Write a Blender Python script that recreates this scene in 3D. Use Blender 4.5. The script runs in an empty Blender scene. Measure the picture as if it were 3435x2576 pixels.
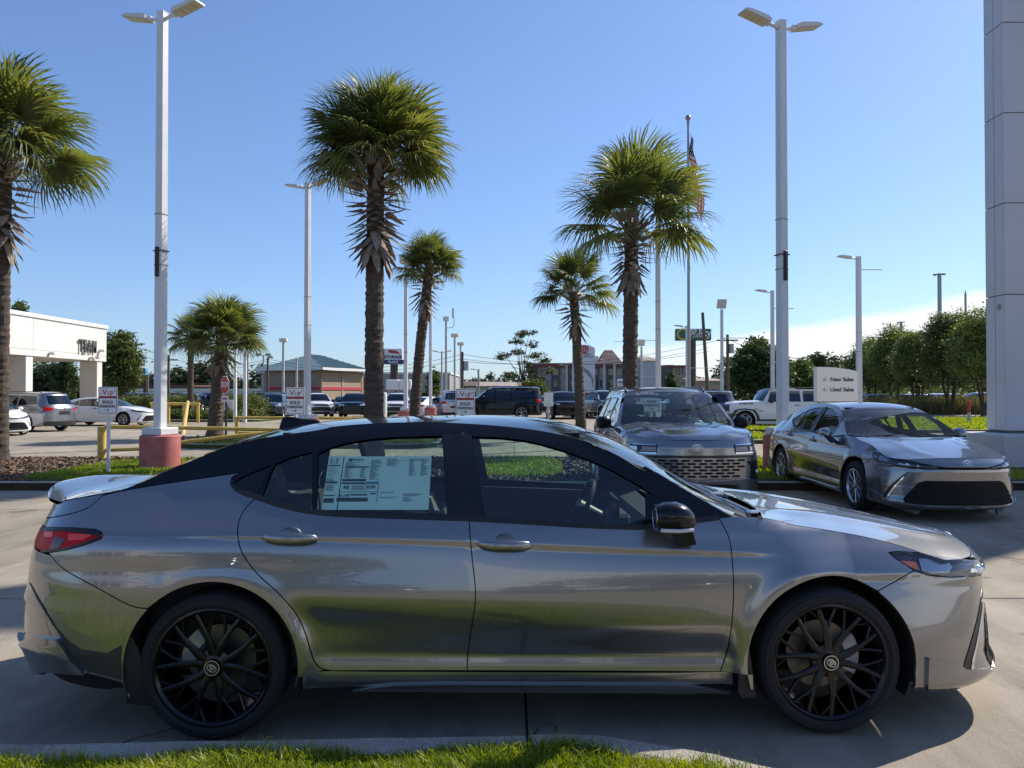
import bpy, math, random
import numpy as np
from mathutils import Vector, Matrix
from mathutils.geometry import delaunay_2d_cdt
PI = math.pi
rnd = random.Random(7)
SC = bpy.context.scene
COL = SC.collection
# ---------------------------------------------------------------- camera
CAM_H, F, CX, CY, HOR = 1.567, 2580.0, 1717.5, 1288.0, 1322.0
PITCH = math.atan((HOR - CY) / F)
cd = bpy.data.cameras.new('camera')
cd.sensor_fit = 'HORIZONTAL'; cd.sensor_width = 36.0
cd.lens = 36.0 * F / 3435.0
cd.clip_start = 0.05; cd.clip_end = 4000
cam = bpy.data.objects.new('camera', cd); COL.objects.link(cam)
cam.location = (0, 0, CAM_H); cam.rotation_euler = (PI / 2 + PITCH, 0, 0)
SC.camera = cam
# ---------------------------------------------------------------- sun, sky, exposure
SUN_AZ, SUN_EL = math.radians(36), math.radians(42)     # azimuth from +X towards +Y
w = bpy.data.worlds.new('World'); SC.world = w; w.use_nodes = True
nt = w.node_tree; nt.nodes.clear()
def N(nt, t, **k):
    n = nt.nodes.new(t)
    for a, b in k.items(): setattr(n, a, b)
    return n
sky = N(nt, 'ShaderNodeTexSky', sky_type='NISHITA', sun_disc=False)
sky.sun_elevation = SUN_EL; sky.sun_rotation = PI / 2 - SUN_AZ
sky.altitude = 10; sky.air_density = 1.0; sky.dust_density = 0.6; sky.ozone_density = 3.2
bg = N(nt, 'ShaderNodeBackground'); bg.inputs['Strength'].default_value = 0.115
out = N(nt, 'ShaderNodeOutputWorld')
hs = N(nt, 'ShaderNodeHueSaturation'); hs.inputs['Saturation'].default_value = 1.0; hs.inputs['Value'].default_value = 1.0
gm = N(nt, 'ShaderNodeGamma'); gm.inputs['Gamma'].default_value = .85; nt.links.new(sky.outputs[0], gm.inputs['Color'])
tn = N(nt, 'ShaderNodeVectorMath', operation='MULTIPLY'); tn.inputs[1].default_value = (.905, 1.085, 1.385); nt.links.new(gm.outputs[0], tn.inputs[0]); nt.links.new(tn.outputs[0], hs.inputs['Color'])
# thin cloud bank low on the right, long soft bands by noise in direction space
tc = N(nt, 'ShaderNodeTexCoord'); sp = N(nt, 'ShaderNodeSeparateXYZ'); nt.links.new(tc.outputs['Generated'], sp.inputs[0])
def mth(op, a, b=None, clamp=False, t=None):
    t = t or nt
    n = N(t, 'ShaderNodeMath', operation=op); n.use_clamp = clamp
    for i, v in enumerate((a, b)):
        if v is None: continue
        if isinstance(v, (int, float)): n.inputs[i].default_value = v
        else: t.links.new(v, n.inputs[i])
    return n.outputs[0]
no = N(nt, 'ShaderNodeTexNoise'); no.inputs['Scale'].default_value = 3.0; no.inputs['Detail'].default_value = 7; no.inputs['Roughness'].default_value = .55
mp = N(nt, 'ShaderNodeMapping'); mp.inputs['Scale'].default_value = (1, 1, 5)
nt.links.new(tc.outputs['Generated'], mp.inputs[0]); nt.links.new(mp.outputs[0], no.inputs['Vector'])
az = mth('ARCTAN2', sp.outputs[0], sp.outputs[1])          # 0 ahead, + to the right
edge = mth('ADD', mth('MULTIPLY', az, 0.13), 0.044)        # cloud top rises to the right
edge = mth('ADD', edge, mth('MULTIPLY', mth('SUBTRACT', no.outputs[0], 0.5), 0.05))
edge = mth('MINIMUM', edge, 0.19)
cl = mth('MULTIPLY', mth('SUBTRACT', edge, sp.outputs[2]), 80.0, clamp=True)
cl = mth('MULTIPLY', cl, mth('MULTIPLY', mth('ADD', no.outputs[0], .50), 1.0, clamp=True))
cl = mth('MULTIPLY', cl, mth('MULTIPLY', mth('SUBTRACT', az, 0.06), 4.0, clamp=True))
mx = N(nt, 'ShaderNodeMix', data_type='RGBA')
nt.links.new(cl, mx.inputs['Factor']); nt.links.new(hs.outputs[0], mx.inputs['A']); mx.inputs['B'].default_value = (7.0, 7.1, 7.2, 1)
nt.links.new(mx.outputs['Result'], bg.inputs['Color']); nt.links.new(bg.outputs[0], out.inputs[0])
sd = bpy.data.lights.new('sun', 'SUN'); sd.energy = 5.0; sd.angle = math.radians(0.53); sd.color = (1.0, 0.93, 0.82)
sun = bpy.data.objects.new('sun', sd); COL.objects.link(sun)
S_DIR = Vector((math.cos(SUN_AZ) * math.cos(SUN_EL), math.sin(SUN_AZ) * math.cos(SUN_EL), math.sin(SUN_EL)))
sun.rotation_euler = S_DIR.to_track_quat('Z', 'Y').to_euler()
SC.view_settings.view_transform = 'Standard'; SC.view_settings.look = 'None'
SC.view_settings.exposure = 0.40; SC.view_settings.gamma = 1.0; SC.view_settings.use_curve_mapping = False
SC.cycles.max_bounces = 8; SC.cycles.transparent_max_bounces = 16; SC.cycles.use_denoising = True
SC.cycles.sample_clamp_indirect = 6.0
# ---------------------------------------------------------------- pixel of the photograph + depth -> point
_cp, _sp = math.cos(PITCH), math.sin(PITCH)
def P(u, v, Y):
    dx, dz = (u - CX) / F, -(v - CY) / F
    ry = _cp - dz * _sp; rz = _sp + dz * _cp
    t = Y / ry
    return Vector((dx * t, Y, CAM_H + rz * t))
def gY(v): return CAM_H * F / (v - HOR)
def PX(u, Y): return (u - CX) / F * Y
def PZ(v, Y): return P(CX, v, Y).z
def project(p):
    x, y, z = p[..., 0], p[..., 1], p[..., 2] - CAM_H
    d = y * _cp + z * _sp; up = -y * _sp + z * _cp
    return np.stack([CX + F * x / d, CY - F * up / d], -1)
# ---------------------------------------------------------------- materials
MATS = {}
def M(name, c=(.5, .5, .5), r=.5, metal=0, coat=0, var=0.0, vs=5.0, bump=0.0, bs=60.0, bd=.01, spec=.5, emit=None, c2=None, vd=4, coords='Object', stretch=None, sss=0, trans=0):
    if name in MATS: return MATS[name]
    m = bpy.data.materials.new(name); m.use_nodes = True
    t = m.node_tree; b = t.nodes['Principled BSDF']
    b.inputs['Base Color'].default_value = (*c, 1); b.inputs['Roughness'].default_value = r
    b.inputs['Metallic'].default_value = metal; b.inputs['Coat Weight'].default_value = coat
    b.inputs['Coat Roughness'].default_value = .04; b.inputs['Specular IOR Level'].default_value = spec
    if trans: b.inputs['Transmission Weight'].default_value = trans
    if emit: b.inputs['Emission Color'].default_value = (*emit[:3], 1); b.inputs['Emission Strength'].default_value = emit[3]
    if var or bump or c2:
        tc = N(t, 'ShaderNodeTexCoord'); mp = N(t, 'ShaderNodeMapping')
        if stretch: mp.inputs['Scale'].default_value = stretch
        t.links.new(tc.outputs[coords], mp.inputs[0])
        if var or c2:
            n = N(t, 'ShaderNodeTexNoise'); n.inputs['Scale'].default_value = vs; n.inputs['Detail'].default_value = vd; n.inputs['Roughness'].default_value = .6
            t.links.new(mp.outputs[0], n.inputs['Vector'])
            mr = N(t, 'ShaderNodeMapRange'); mr.inputs['From Min'].default_value = .3; mr.inputs['From Max'].default_value = .7
            t.links.new(n.outputs[0], mr.inputs[0])
            mi = N(t, 'ShaderNodeMix', data_type='RGBA'); t.links.new(mr.outputs[0], mi.inputs['Factor'])
            a = c2 or tuple(min(1, x * (1 + var)) for x in c)
            lo = tuple(x * (1 - var) for x in c)
            mi.inputs['A'].default_value = (*lo, 1); mi.inputs['B'].default_value = (*a, 1)
            t.links.new(mi.outputs['Result'], b.inputs['Base Color'])
        if bump:
            n2 = N(t, 'ShaderNodeTexNoise'); n2.inputs['Scale'].default_value = bs; n2.inputs['Detail'].default_value = 5
            t.links.new(mp.outputs[0], n2.inputs['Vector'])
            bp = N(t, 'ShaderNodeBump'); bp.inputs['Strength'].default_value = bump; bp.inputs['Distance'].default_value = bd
            t.links.new(n2.outputs[0], bp.inputs['Height']); t.links.new(bp.outputs[0], b.inputs['Normal'])
    MATS[name] = m
    return m
def thin_fresnel(t):
    # Schlick, the same from both faces of a thin pane
    g = N(t, 'ShaderNodeNewGeometry'); d = N(t, 'ShaderNodeVectorMath', operation='DOT_PRODUCT'); t.links.new(g.outputs['Incoming'], d.inputs[0]); t.links.new(g.outputs['Normal'], d.inputs[1])
    c = mth('SUBTRACT', 1.0, mth('ABSOLUTE', d.outputs['Value'], t=t), clamp=True, t=t); p_ = mth('POWER', c, 5.0, t=t)
    n = N(t, 'ShaderNodeMath', operation='MULTIPLY_ADD'); t.links.new(p_, n.inputs[0]); n.inputs[1].default_value = .93; n.inputs[2].default_value = .07
    return n
def glass_mat(name, tint, rough=0.0, ior=1.5, gcol=(1, 1, 1)):
    if name in MATS: return MATS[name]
    m = bpy.data.materials.new(name); m.use_nodes = True; t = m.node_tree; t.nodes.clear()
    o = N(t, 'ShaderNodeOutputMaterial'); mx = N(t, 'ShaderNodeMixShader'); fr = thin_fresnel(t)
    tr = N(t, 'ShaderNodeBsdfTransparent'); tr.inputs['Color'].default_value = (*tint, 1)
    gl = N(t, 'ShaderNodeBsdfGlossy'); gl.inputs['Roughness'].default_value = rough; gl.inputs['Color'].default_value = (*gcol, 1)
    t.links.new(fr.outputs[0], mx.inputs[0]); t.links.new(tr.outputs[0], mx.inputs[1]); t.links.new(gl.outputs[0], mx.inputs[2]); t.links.new(mx.outputs[0], o.inputs[0])
    MATS[name] = m
    return m
def leaf_mat(name, c, c2, vs=2.0, trans=.35, r=.5):
    """thin leaf: diffuse + gloss + light through the blade; colour differs per object and by clumps"""
    if name in MATS: return MATS[name]
    m = bpy.data.materials.new(name); m.use_nodes = True; t = m.node_tree; b = t.nodes['Principled BSDF']; o = t.nodes['Material Output']
    tc = N(t, 'ShaderNodeTexCoord'); n = N(t, 'ShaderNodeTexNoise'); n.inputs['Scale'].default_value = vs; n.inputs['Detail'].default_value = 4
    t.links.new(tc.outputs['Object'], n.inputs['Vector'])
    mr = N(t, 'ShaderNodeMapRange'); mr.inputs['From Min'].default_value = .3; mr.inputs['From Max'].default_value = .7; t.links.new(n.outputs[0], mr.inputs[0])
    mi = N(t, 'ShaderNodeMix', data_type='RGBA'); t.links.new(mr.outputs[0], mi.inputs['Factor'])
    mi.inputs['A'].default_value = (*c, 1); mi.inputs['B'].default_value = (*c2, 1)
    oi = N(t, 'ShaderNodeObjectInfo'); rv = N(t, 'ShaderNodeMapRange'); rv.inputs['To Min'].default_value = .70; rv.inputs['To Max'].default_value = 1.30; t.links.new(oi.outputs['Random'], rv.inputs[0])
    rh = N(t, 'ShaderNodeMapRange'); rh.inputs['To Min'].default_value = .515; rh.inputs['To Max'].default_value = .475; t.links.new(oi.outputs['Random'], rh.inputs[0])
    ov = N(t, 'ShaderNodeHueSaturation'); t.links.new(rv.outputs[0], ov.inputs['Value']); t.links.new(rh.outputs[0], ov.inputs['Hue']); t.links.new(mi.outputs['Result'], ov.inputs['Color'])
    t.links.new(ov.outputs[0], b.inputs['Base Color']); b.inputs['Roughness'].default_value = r; b.inputs['Specular IOR Level'].default_value = .4
    tl = N(t, 'ShaderNodeBsdfTranslucent'); mm = N(t, 'ShaderNodeMixShader'); mm.inputs[0].default_value = trans
    hs = N(t, 'ShaderNodeHueSaturation'); hs.inputs['Value'].default_value = 1.6; hs.inputs['Saturation'].default_value = 1.15; hs.inputs['Hue'].default_value = .49
    t.links.new(ov.outputs[0], hs.inputs['Color']); t.links.new(hs.outputs[0], tl.inputs['Color'])
    t.links.new(b.outputs[0], mm.inputs[1]); t.links.new(tl.outputs[0], mm.inputs[2]); t.links.new(mm.outputs[0], o.inputs[0])
    MATS[name] = m
    return m
# ---------------------------------------------------------------- objects
def link(o, parent=None):
    COL.objects.link(o)
    if parent is not None: o.parent = parent
    return o
def tag(o, label=None, cat=None, group=None, kind=None):
    if label: o['label'] = label
    if cat: o['category'] = cat
    if group: o['group'] = group
    if kind: o['kind'] = kind
    return o
def thing(name, label, cat, loc=(0, 0, 0), rz=0, group=None):
    o = bpy.data.objects.new(name, None); link(o); o.empty_display_size = .2
    o.location = loc; o.rotation_euler = (0, 0, rz)
    return tag(o, label, cat, group)
def inst(name, me, parent=None, loc=(0, 0, 0), rot=(0, 0, 0), scale=None, mat=None):
    o = bpy.data.objects.new(name, me); link(o, parent); o.location = loc; o.rotation_euler = rot
    if scale is not None: o.scale = scale if hasattr(scale, '__len__') else (scale,) * 3
    if mat is not None: set_mat(o, mat)
    return o
def set_mat(o, mat, slot=0):
    o.material_slots[slot].link = 'OBJECT'; o.material_slots[slot].material = mat
def copy_tree(o, parent=None):
    c = o.copy(); COL.objects.link(c); c.parent = parent
    for ch in list(o.children): copy_tree(ch, c)
    return c
class MB:
    def __init__(s): s.v = []; s.f = []; s.m = []; s.mi = 0; s.sm = []; s.smooth = False
    def add(s, vs, fs):
        b = len(s.v); s.v += [tuple(x) for x in vs]
        for f in fs: s.f.append([i + b for i in f]); s.m.append(s.mi); s.sm.append(s.smooth)
        return s
    def box(s, x0, x1, y0, y1, z0, z1, T=None):
        v = [(x, y, z) for z in (z0, z1) for y in (y0, y1) for x in (x0, x1)]
        if T is not None: v = [tuple(T @ Vector(p)) for p in v]
        return s.add(v, [(0, 2, 3, 1), (4, 5, 7, 6), (0, 1, 5, 4), (2, 6, 7, 3), (0, 4, 6, 2), (1, 3, 7, 5)])
    def bbox(s, x0, x1, y0, y1, z0, z1, b=.01, T=None):
        """box with chamfered edges"""
        X = (x0, x1); Y = (y0, y1); Z = (z0, z1); v = []; idx = {}
        for i in (0, 1):
            for j in (0, 1):
                for k in (0, 1):
                    sx, sy, sz = (1, -1)[i], (1, -1)[j], (1, -1)[k]
                    for a, d in (('x', (0, b * sy, b * sz)), ('y', (b * sx, 0, b * sz)), ('z', (b * sx, b * sy, 0))):
                        idx[i, j, k, a] = len(v); v.append((X[i] + d[0], Y[j] + d[1], Z[k] + d[2]))
        I = lambda *a: idx[a]
        f = []
        for i in (0, 1): f.append([I(i, 0, 0, 'x'), I(i, 1, 0, 'x'), I(i, 1, 1, 'x'), I(i, 0, 1, 'x')][::1 if i else -1])
        for j in (0, 1): f.append([I(0, j, 0, 'y'), I(0, j, 1, 'y'), I(1, j, 1, 'y'), I(1, j, 0, 'y')][::1 if j else -1])
        for k in (0, 1): f.append([I(0, 0, k, 'z'), I(1, 0, k, 'z'), I(1, 1, k, 'z'), I(0, 1, k, 'z')][::1 if k else -1])
        for j in (0, 1):
            for k in (0, 1): f.append([I(0, j, k, 'y'), I(1, j, k, 'y'), I(1, j, k, 'z'), I(0, j, k, 'z')])
        for i in (0, 1):
            for k in (0, 1): f.append([I(i, 0, k, 'x'), I(i, 1, k, 'x'), I(i, 1, k, 'z'), I(i, 0, k, 'z')])
        for i in (0, 1):
            for j in (0, 1): f.append([I(i, j, 0, 'x'), I(i, j, 1, 'x'), I(i, j, 1, 'y'), I(i, j, 0, 'y')])
        for i in (0, 1):
            for j in (0, 1):
                for k in (0, 1): f.append([I(i, j, k, 'x'), I(i, j, k, 'y'), I(i, j, k, 'z')])
        if T is not None: v = [tuple(T @ Vector(p)) for p in v]
        return s.add(v, f)
    def tube(s, pts, r, n=8, cap=True, flat=None):
        pts = [Vector(p) for p in pts]; rr = r if hasattr(r, '__len__') else [r] * len(pts)
        vs = []; prev = None
        for i, p in enumerate(pts):
            d = (pts[min(i + 1, len(pts) - 1)] - pts[max(i - 1, 0)]).normalized()
            if prev is None:
                a = Vector((0, 0, 1)) if abs(d.z) < .9 else Vector((1, 0, 0))
                nx = d.cross(a).normalized()
            else:
                nx = (prev - d * prev.dot(d)).normalized()
            prev = nx; ny = d.cross(nx)
            for k in range(n):
                a = 2 * PI * (k + .5) / n
                vs.append(p + (nx * math.cos(a) + ny * math.sin(a) * (flat or 1)) * rr[i])
        fs = []
        for i in range(len(pts) - 1):
            for k in range(n):
                fs.append((i * n + k, i * n + (k + 1) % n, (i + 1) * n + (k + 1) % n, (i + 1) * n + k))
        if cap: fs.append(tuple(range(n))[::-1]); fs.append(tuple((len(pts) - 1) * n + k for k in range(n)))
        return s.add(vs, fs)
    def cyl(s, p, r, h, n=20, r2=None):
        return s.tube([p, (p[0], p[1], p[2] + h)], [r, r if r2 is None else r2], n)
    def lathe(s, prof, n=32, axis='y', T=None, closed=False):
        """prof: (radius, along-axis)"""
        vs = []
        for r, a in prof:
            for k in range(n):
                t = 2 * PI * k / n
                p = (r * math.cos(t), a, r * math.sin(t)) if axis == 'y' else (r * math.cos(t), r * math.sin(t), a)
                vs.append(T @ Vector(p) if T is not None else p)
        fs = []
        m = len(prof)
        for i in range(m if closed else m - 1):
            j = (i + 1) % m
            for k in range(n): fs.append((i * n + k, i * n + (k + 1) % n, j * n + (k + 1) % n, j * n + k))
        return s.add(vs, fs)
    def prism(s, poly, y0, y1, axis='y', T=None):
        """polygon in the plane across `axis`, extruded"""
        n = len(poly); vs = []
        for a in (y0, y1):
            for p, q in poly:
                pt = (p, a, q) if axis == 'y' else ((a, p, q) if axis == 'x' else (p, q, a))
                vs.append(T @ Vector(pt) if T is not None else pt)
        fs = [tuple(range(n))[::-1], tuple(range(n, 2 * n))] + [(i, (i + 1) % n, n + (i + 1) % n, n + i) for i in range(n)]
        return s.add(vs, fs)
    def ell(s, c, r, n=12, m=8, T=None):
        vs = []; fs = []
        for i in range(m + 1):
            a = PI * i / m
            for k in range(n):
                t = 2 * PI * k / n
                p = Vector((c[0] + r[0] * math.sin(a) * math.cos(t), c[1] + r[1] * math.sin(a) * math.sin(t), c[2] + r[2] * math.cos(a)))
                vs.append(T @ p if T is not None else p)
        for i in range(m):
            for k in range(n): fs.append((i * n + k, (i + 1) * n + k, (i + 1) * n + (k + 1) % n, i * n + (k + 1) % n))
        return s.add(vs, fs)
    def mesh(s, name, mats):
        me = bpy.data.meshes.new(name); me.from_pydata(s.v, [], s.f)
        for m in (mats if isinstance(mats, (list, tuple)) else [mats]): me.materials.append(m)
        me.polygons.foreach_set('material_index', s.m); me.polygons.foreach_set('use_smooth', s.sm)
        me.validate(); me.update()
        return me
    def build(s, name, mats, parent=None, smooth=None, loc=(0, 0, 0), rot=(0, 0, 0), fix=True):
        if smooth is not None: s.sm = [smooth] * len(s.f)
        me = s.mesh(name, mats)
        if fix and len(s.f) < 20000:
            import bmesh
            b = bmesh.new(); b.from_mesh(me); bmesh.ops.recalc_face_normals(b, faces=b.faces); b.to_mesh(me); b.free()
        if smooth:
            try: me.set_sharp_from_angle(angle=math.radians(38))
            except Exception: pass
        return inst(name, me, parent, loc, rot)
def struct(name, mb, mat, kind='structure', **k):
    o = mb.build(name, mat, None, **k); o['kind'] = kind
    return o
def raw_mesh(name, V, Fc, mats, smooth=True, normals=None, mi=None):
    me = bpy.data.meshes.new(name); me.from_pydata([tuple(map(float, p)) for p in V], [], [list(map(int, f)) for f in Fc])
    for m in (mats if isinstance(mats, (list, tuple)) else [mats]): me.materials.append(m)
    me.polygons.foreach_set('use_smooth', [smooth] * len(me.polygons))
    if mi is not None: me.polygons.foreach_set('material_index', mi)
    me.update()
    if normals is not None:
        me.normals_split_custom_set_from_vertices([tuple(map(float, x)) for x in normals])
    return me
def quads_mesh(name, V, mat, smooth=False):
    """V: (n,4,3) numpy -> n quads fast"""
    V = np.asarray(V, np.float32); n = V.shape[0]; k = V.shape[1]
    me = bpy.data.meshes.new(name)
    me.vertices.add(n * k); me.vertices.foreach_set('co', V.reshape(-1))
    me.loops.add(n * k); me.loops.foreach_set('vertex_index', np.arange(n * k, dtype=np.int32))
    me.polygons.add(n); me.polygons.foreach_set('loop_start', np.arange(0, n * k, k, dtype=np.int32))
    me.polygons.foreach_set('loop_total', np.full(n, k, np.int32))
    me.materials.append(mat); me.update(calc_edges=True)
    if smooth: me.polygons.foreach_set('use_smooth', [True] * n)
    return me
def text_mesh(name, s, size, mat, depth=.002, align='CENTER', bold=0.0, sx=1.0, spacing=1.0):
    cu = bpy.data.curves.new(name, 'FONT'); cu.body = s; cu.size = size; cu.extrude = depth; cu.align_x = align; cu.align_y = 'CENTER'
    cu.offset = bold; cu.space_character = spacing; cu.resolution_u = 3
    o = bpy.data.objects.new(name, cu); COL.objects.link(o)
    dg = bpy.context.evaluated_depsgraph_get(); me = bpy.data.meshes.new_from_object(o.evaluated_get(dg))
    COL.objects.unlink(o); bpy.data.objects.remove(o)
    me.materials.clear(); me.materials.append(mat); me.name = name
    if sx != 1.0: me.transform(Matrix.Diagonal((sx, 1, 1, 1)))
    return me
def text(name, s, size, mat, parent, loc, rot=(PI / 2, 0, 0), **k):
    return inst(name, text_mesh(name, s, size, mat, **k), parent, loc, rot)
def crom(pts, closed=False, n=6):
    """Catmull-Rom through points"""
    pts = [np.array(p, float) for p in pts]; m = len(pts); o = []
    if m < 3 and not closed: return [tuple(pts[0] + (pts[-1] - pts[0]) * i / n) for i in range(n + 1)]
    for i in range(m if closed else m - 1):
        if closed: a, b, c, d = pts[i - 1], pts[i], pts[(i + 1) % m], pts[(i + 2) % m]
        else: a, b, c, d = pts[max(i - 1, 0)], pts[i], pts[i + 1], pts[min(i + 2, m - 1)]
        for j in range(n):
            t = j / n
            o.append(tuple(.5 * ((2 * b) + (c - a) * t + (2 * a - 5 * b + 4 * c - d) * t * t + (3 * b - a - 3 * c + d) * t ** 3)))
    if not closed: o.append(tuple(pts[-1]))
    return o
# ---------------------------------------------------------------- car bodies: a side surface y = -W(x, z) that turns round the nose and tail
def interp_s(x, xs, ys):
    """smooth monotone-ish interpolation (dense Catmull-Rom, then linear)"""
    p = np.array(crom(list(zip(xs, ys)), n=8)); o = np.argsort(p[:, 0], kind='stable')
    return np.interp(x, p[o, 0], p[o, 1])
class Shape:
    def __init__(s, W, xf, xr, xcf, xcr, kf=(.55, .62), kr=(.6, .7), L=1.5, T=None):
        s.W, s.xf, s.xr, s.xcf, s.xcr, s.kf, s.kr, s.L = W, xf, xr, xcf, xcr, kf, kr, L
        s.qf, s.qr = xcf + L, xcr - L; s.T = T
    def pos(s, q, z):
        q = np.array(q, float); z = np.array(z, float); sg = np.ones_like(q)
        m = q > s.qf; q = np.where(m, 2 * s.qf - q, q); sg = np.where(m, -1, sg)
        m = q < s.qr; q = np.where(m, 2 * s.qr - q, q); sg = np.where(m, -1, sg)
        qc = np.clip(q, s.xcr, s.xcf); Wv = s.W(qc, z); x = qc.copy(); y = Wv.copy()
        for side in (0, 1):
            if side == 0: t = np.clip((q - s.xcf) / s.L, 0, 1); xe = s.xf(z); x0 = s.xcf; k = s.kf; mk = q > s.xcf
            else: t = np.clip((s.xcr - q) / s.L, 0, 1); xe = s.xr(z); x0 = s.xcr; k = s.kr; mk = q < s.xcr
            u = 1 - t
            bx = u**3 * x0 + 3 * u*u*t * (x0 + k[0] * (xe - x0)) + 3 * u*t*t * (xe - (k[2] if len(k) > 2 else 0) * np.sign(xe)) + t**3 * xe
            by = u**3 * Wv + 3 * u*u*t * Wv + 3 * u*t*t * Wv * k[1]
            x = np.where(mk, bx, x); y = np.where(mk, by, y)
        return np.stack([x, -sg * y, z], -1)
    def frame(s, q, z, e=2e-3):
        a = (s.pos(q + e, z) - s.pos(q - e, z)); b = (s.pos(q, z + e) - s.pos(q, z - e))
        n = np.cross(a, b); n /= np.maximum(np.linalg.norm(n, axis=-1, keepdims=True), 1e-9)
        a /= np.maximum(np.linalg.norm(a, axis=-1, keepdims=True), 1e-9); b /= np.maximum(np.linalg.norm(b, axis=-1, keepdims=True), 1e-9)
        return a, b, n
    def xq(s, x, z):
        """q of the point with this x (near side)"""
        x = np.array(x, float); z = np.array(z, float); lo = np.full_like(x, s.qr); hi = np.full_like(x, s.qf)
        for _ in range(26):
            mid = (lo + hi) / 2; px = s.pos(mid, z)[..., 0]
            lo = np.where(px < x, mid, lo); hi = np.where(px < x, hi, mid)
        return (lo + hi) / 2
    def proj(s, q, z):
        p = s.pos(q, z); R = s.T
        w_ = p @ R[:3, :3].T + R[:3, 3]
        return project(w_)
    def inv(s, uv):
        uv = np.array(uv, float)
        if not hasattr(s, '_g'):
            Q, Z = np.meshgrid(np.linspace(s.qr + .1, s.qf - .1, 260), np.linspace(.12, 1.5, 120)); s._g = (Q.ravel(), Z.ravel(), s.proj(Q.ravel(), Z.ravel()))
        Q, Z, UV = s._g; q = np.empty(len(uv)); z = np.empty(len(uv))
        for i, p in enumerate(uv):
            d = ((UV - p)**2).sum(1); j = d.argmin(); q[i], z[i] = Q[j], Z[j]
        for _ in range(8):
            e = 1e-3; p0 = s.proj(q, z); a = (s.proj(q + e, z) - p0) / e; b = (s.proj(q, z + e) - p0) / e; r = uv - p0
            det = a[:, 0] * b[:, 1] - a[:, 1] * b[:, 0]; det = np.where(abs(det) < 1e3, np.sign(det) * 1e3 + 1e-9, det)
            dq = (r[:, 0] * b[:, 1] - r[:, 1] * b[:, 0]) / det; dz = (a[:, 0] * r[:, 1] - a[:, 1] * r[:, 0]) / det
            q = np.clip(q + np.clip(dq, -.08, .08), -2.62, 2.55); z += np.clip(dz, -.08, .08)
        bad = np.linalg.norm(s.proj(q, z) - uv, axis=1) > 3
        if bad.any():
            R = s.T[:3, :3]; O = s.T[:3, 3]; u2 = uv[bad]
            dx = (u2[:, 0] - CX) / F; dz = -(u2[:, 1] - CY) / F; d = np.stack([dx, _cp - dz * _sp, _sp + dz * _cp], 1); Y = np.full(len(u2), 3.8)
            for _ in range(40):
                w_ = d * (Y / d[:, 1])[:, None]; w_[:, 2] += CAM_H; l = (w_ - O) @ R
                qq = np.clip(s.xq(l[:, 0], l[:, 2]), -2.58, 2.52); p = s.pos(qq, l[:, 2]); Yn = (p @ R.T + O)[:, 1]; Y = .6 * Y + .4 * Yn
            q[bad] = qq; z[bad] = l[:, 2]
        return np.stack([q, z], -1)
def inpoly(pts, poly):
    x, y = pts[:, 0], pts[:, 1]; c = np.zeros(len(pts), bool); n = len(poly)
    for i in range(n):
        x1, y1 = poly[i]; x2, y2 = poly[(i + 1) % n]
        if y1 == y2: continue
        m = ((y1 > y) != (y2 > y)) & (x < (x2 - x1) * (y - y1) / (y2 - y1) + x1); c ^= m
    return c
def dedupe(poly, e=8e-4):
    o = []
    for p in poly:
        if not o or math.hypot(p[0] - o[-1][0], p[1] - o[-1][1]) > e: o.append((float(p[0]), float(p[1])))
    if len(o) > 2 and math.hypot(o[0][0] - o[-1][0], o[0][1] - o[-1][1]) <= e: o.pop()
    return o
def resample(poly, h):
    o = []; n = len(poly)
    for i in range(n):
        a, b = poly[i], poly[(i + 1) % n]; k = max(1, int(math.ceil(math.hypot(b[0] - a[0], b[1] - a[1]) / h)))
        for j in range(k): o.append((a[0] + (b[0] - a[0]) * j / k, a[1] + (b[1] - a[1]) * j / k))
    return o
def polyarea(p):
    return .5 * sum(p[i][0] * p[(i + 1) % len(p)][1] - p[(i + 1) % len(p)][0] * p[i][1] for i in range(len(p)))
def shrink(poly, g):
    p = np.array(poly); 
    if polyarea(poly) < 0: p = p[::-1]
    a = p - np.roll(p, 1, 0); b = np.roll(p, -1, 0) - p
    na = np.stack([-a[:, 1], a[:, 0]], 1); nb = np.stack([-b[:, 1], b[:, 0]], 1)
    na /= np.maximum(np.linalg.norm(na, axis=1, keepdims=True), 1e-9); nb /= np.maximum(np.linalg.norm(nb, axis=1, keepdims=True), 1e-9)
    m = na + nb; d = np.maximum((m * na).sum(1, keepdims=True), .5)
    return p + m / d * g, -(m / np.maximum(np.linalg.norm(m, axis=1, keepdims=True), 1e-9))
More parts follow.
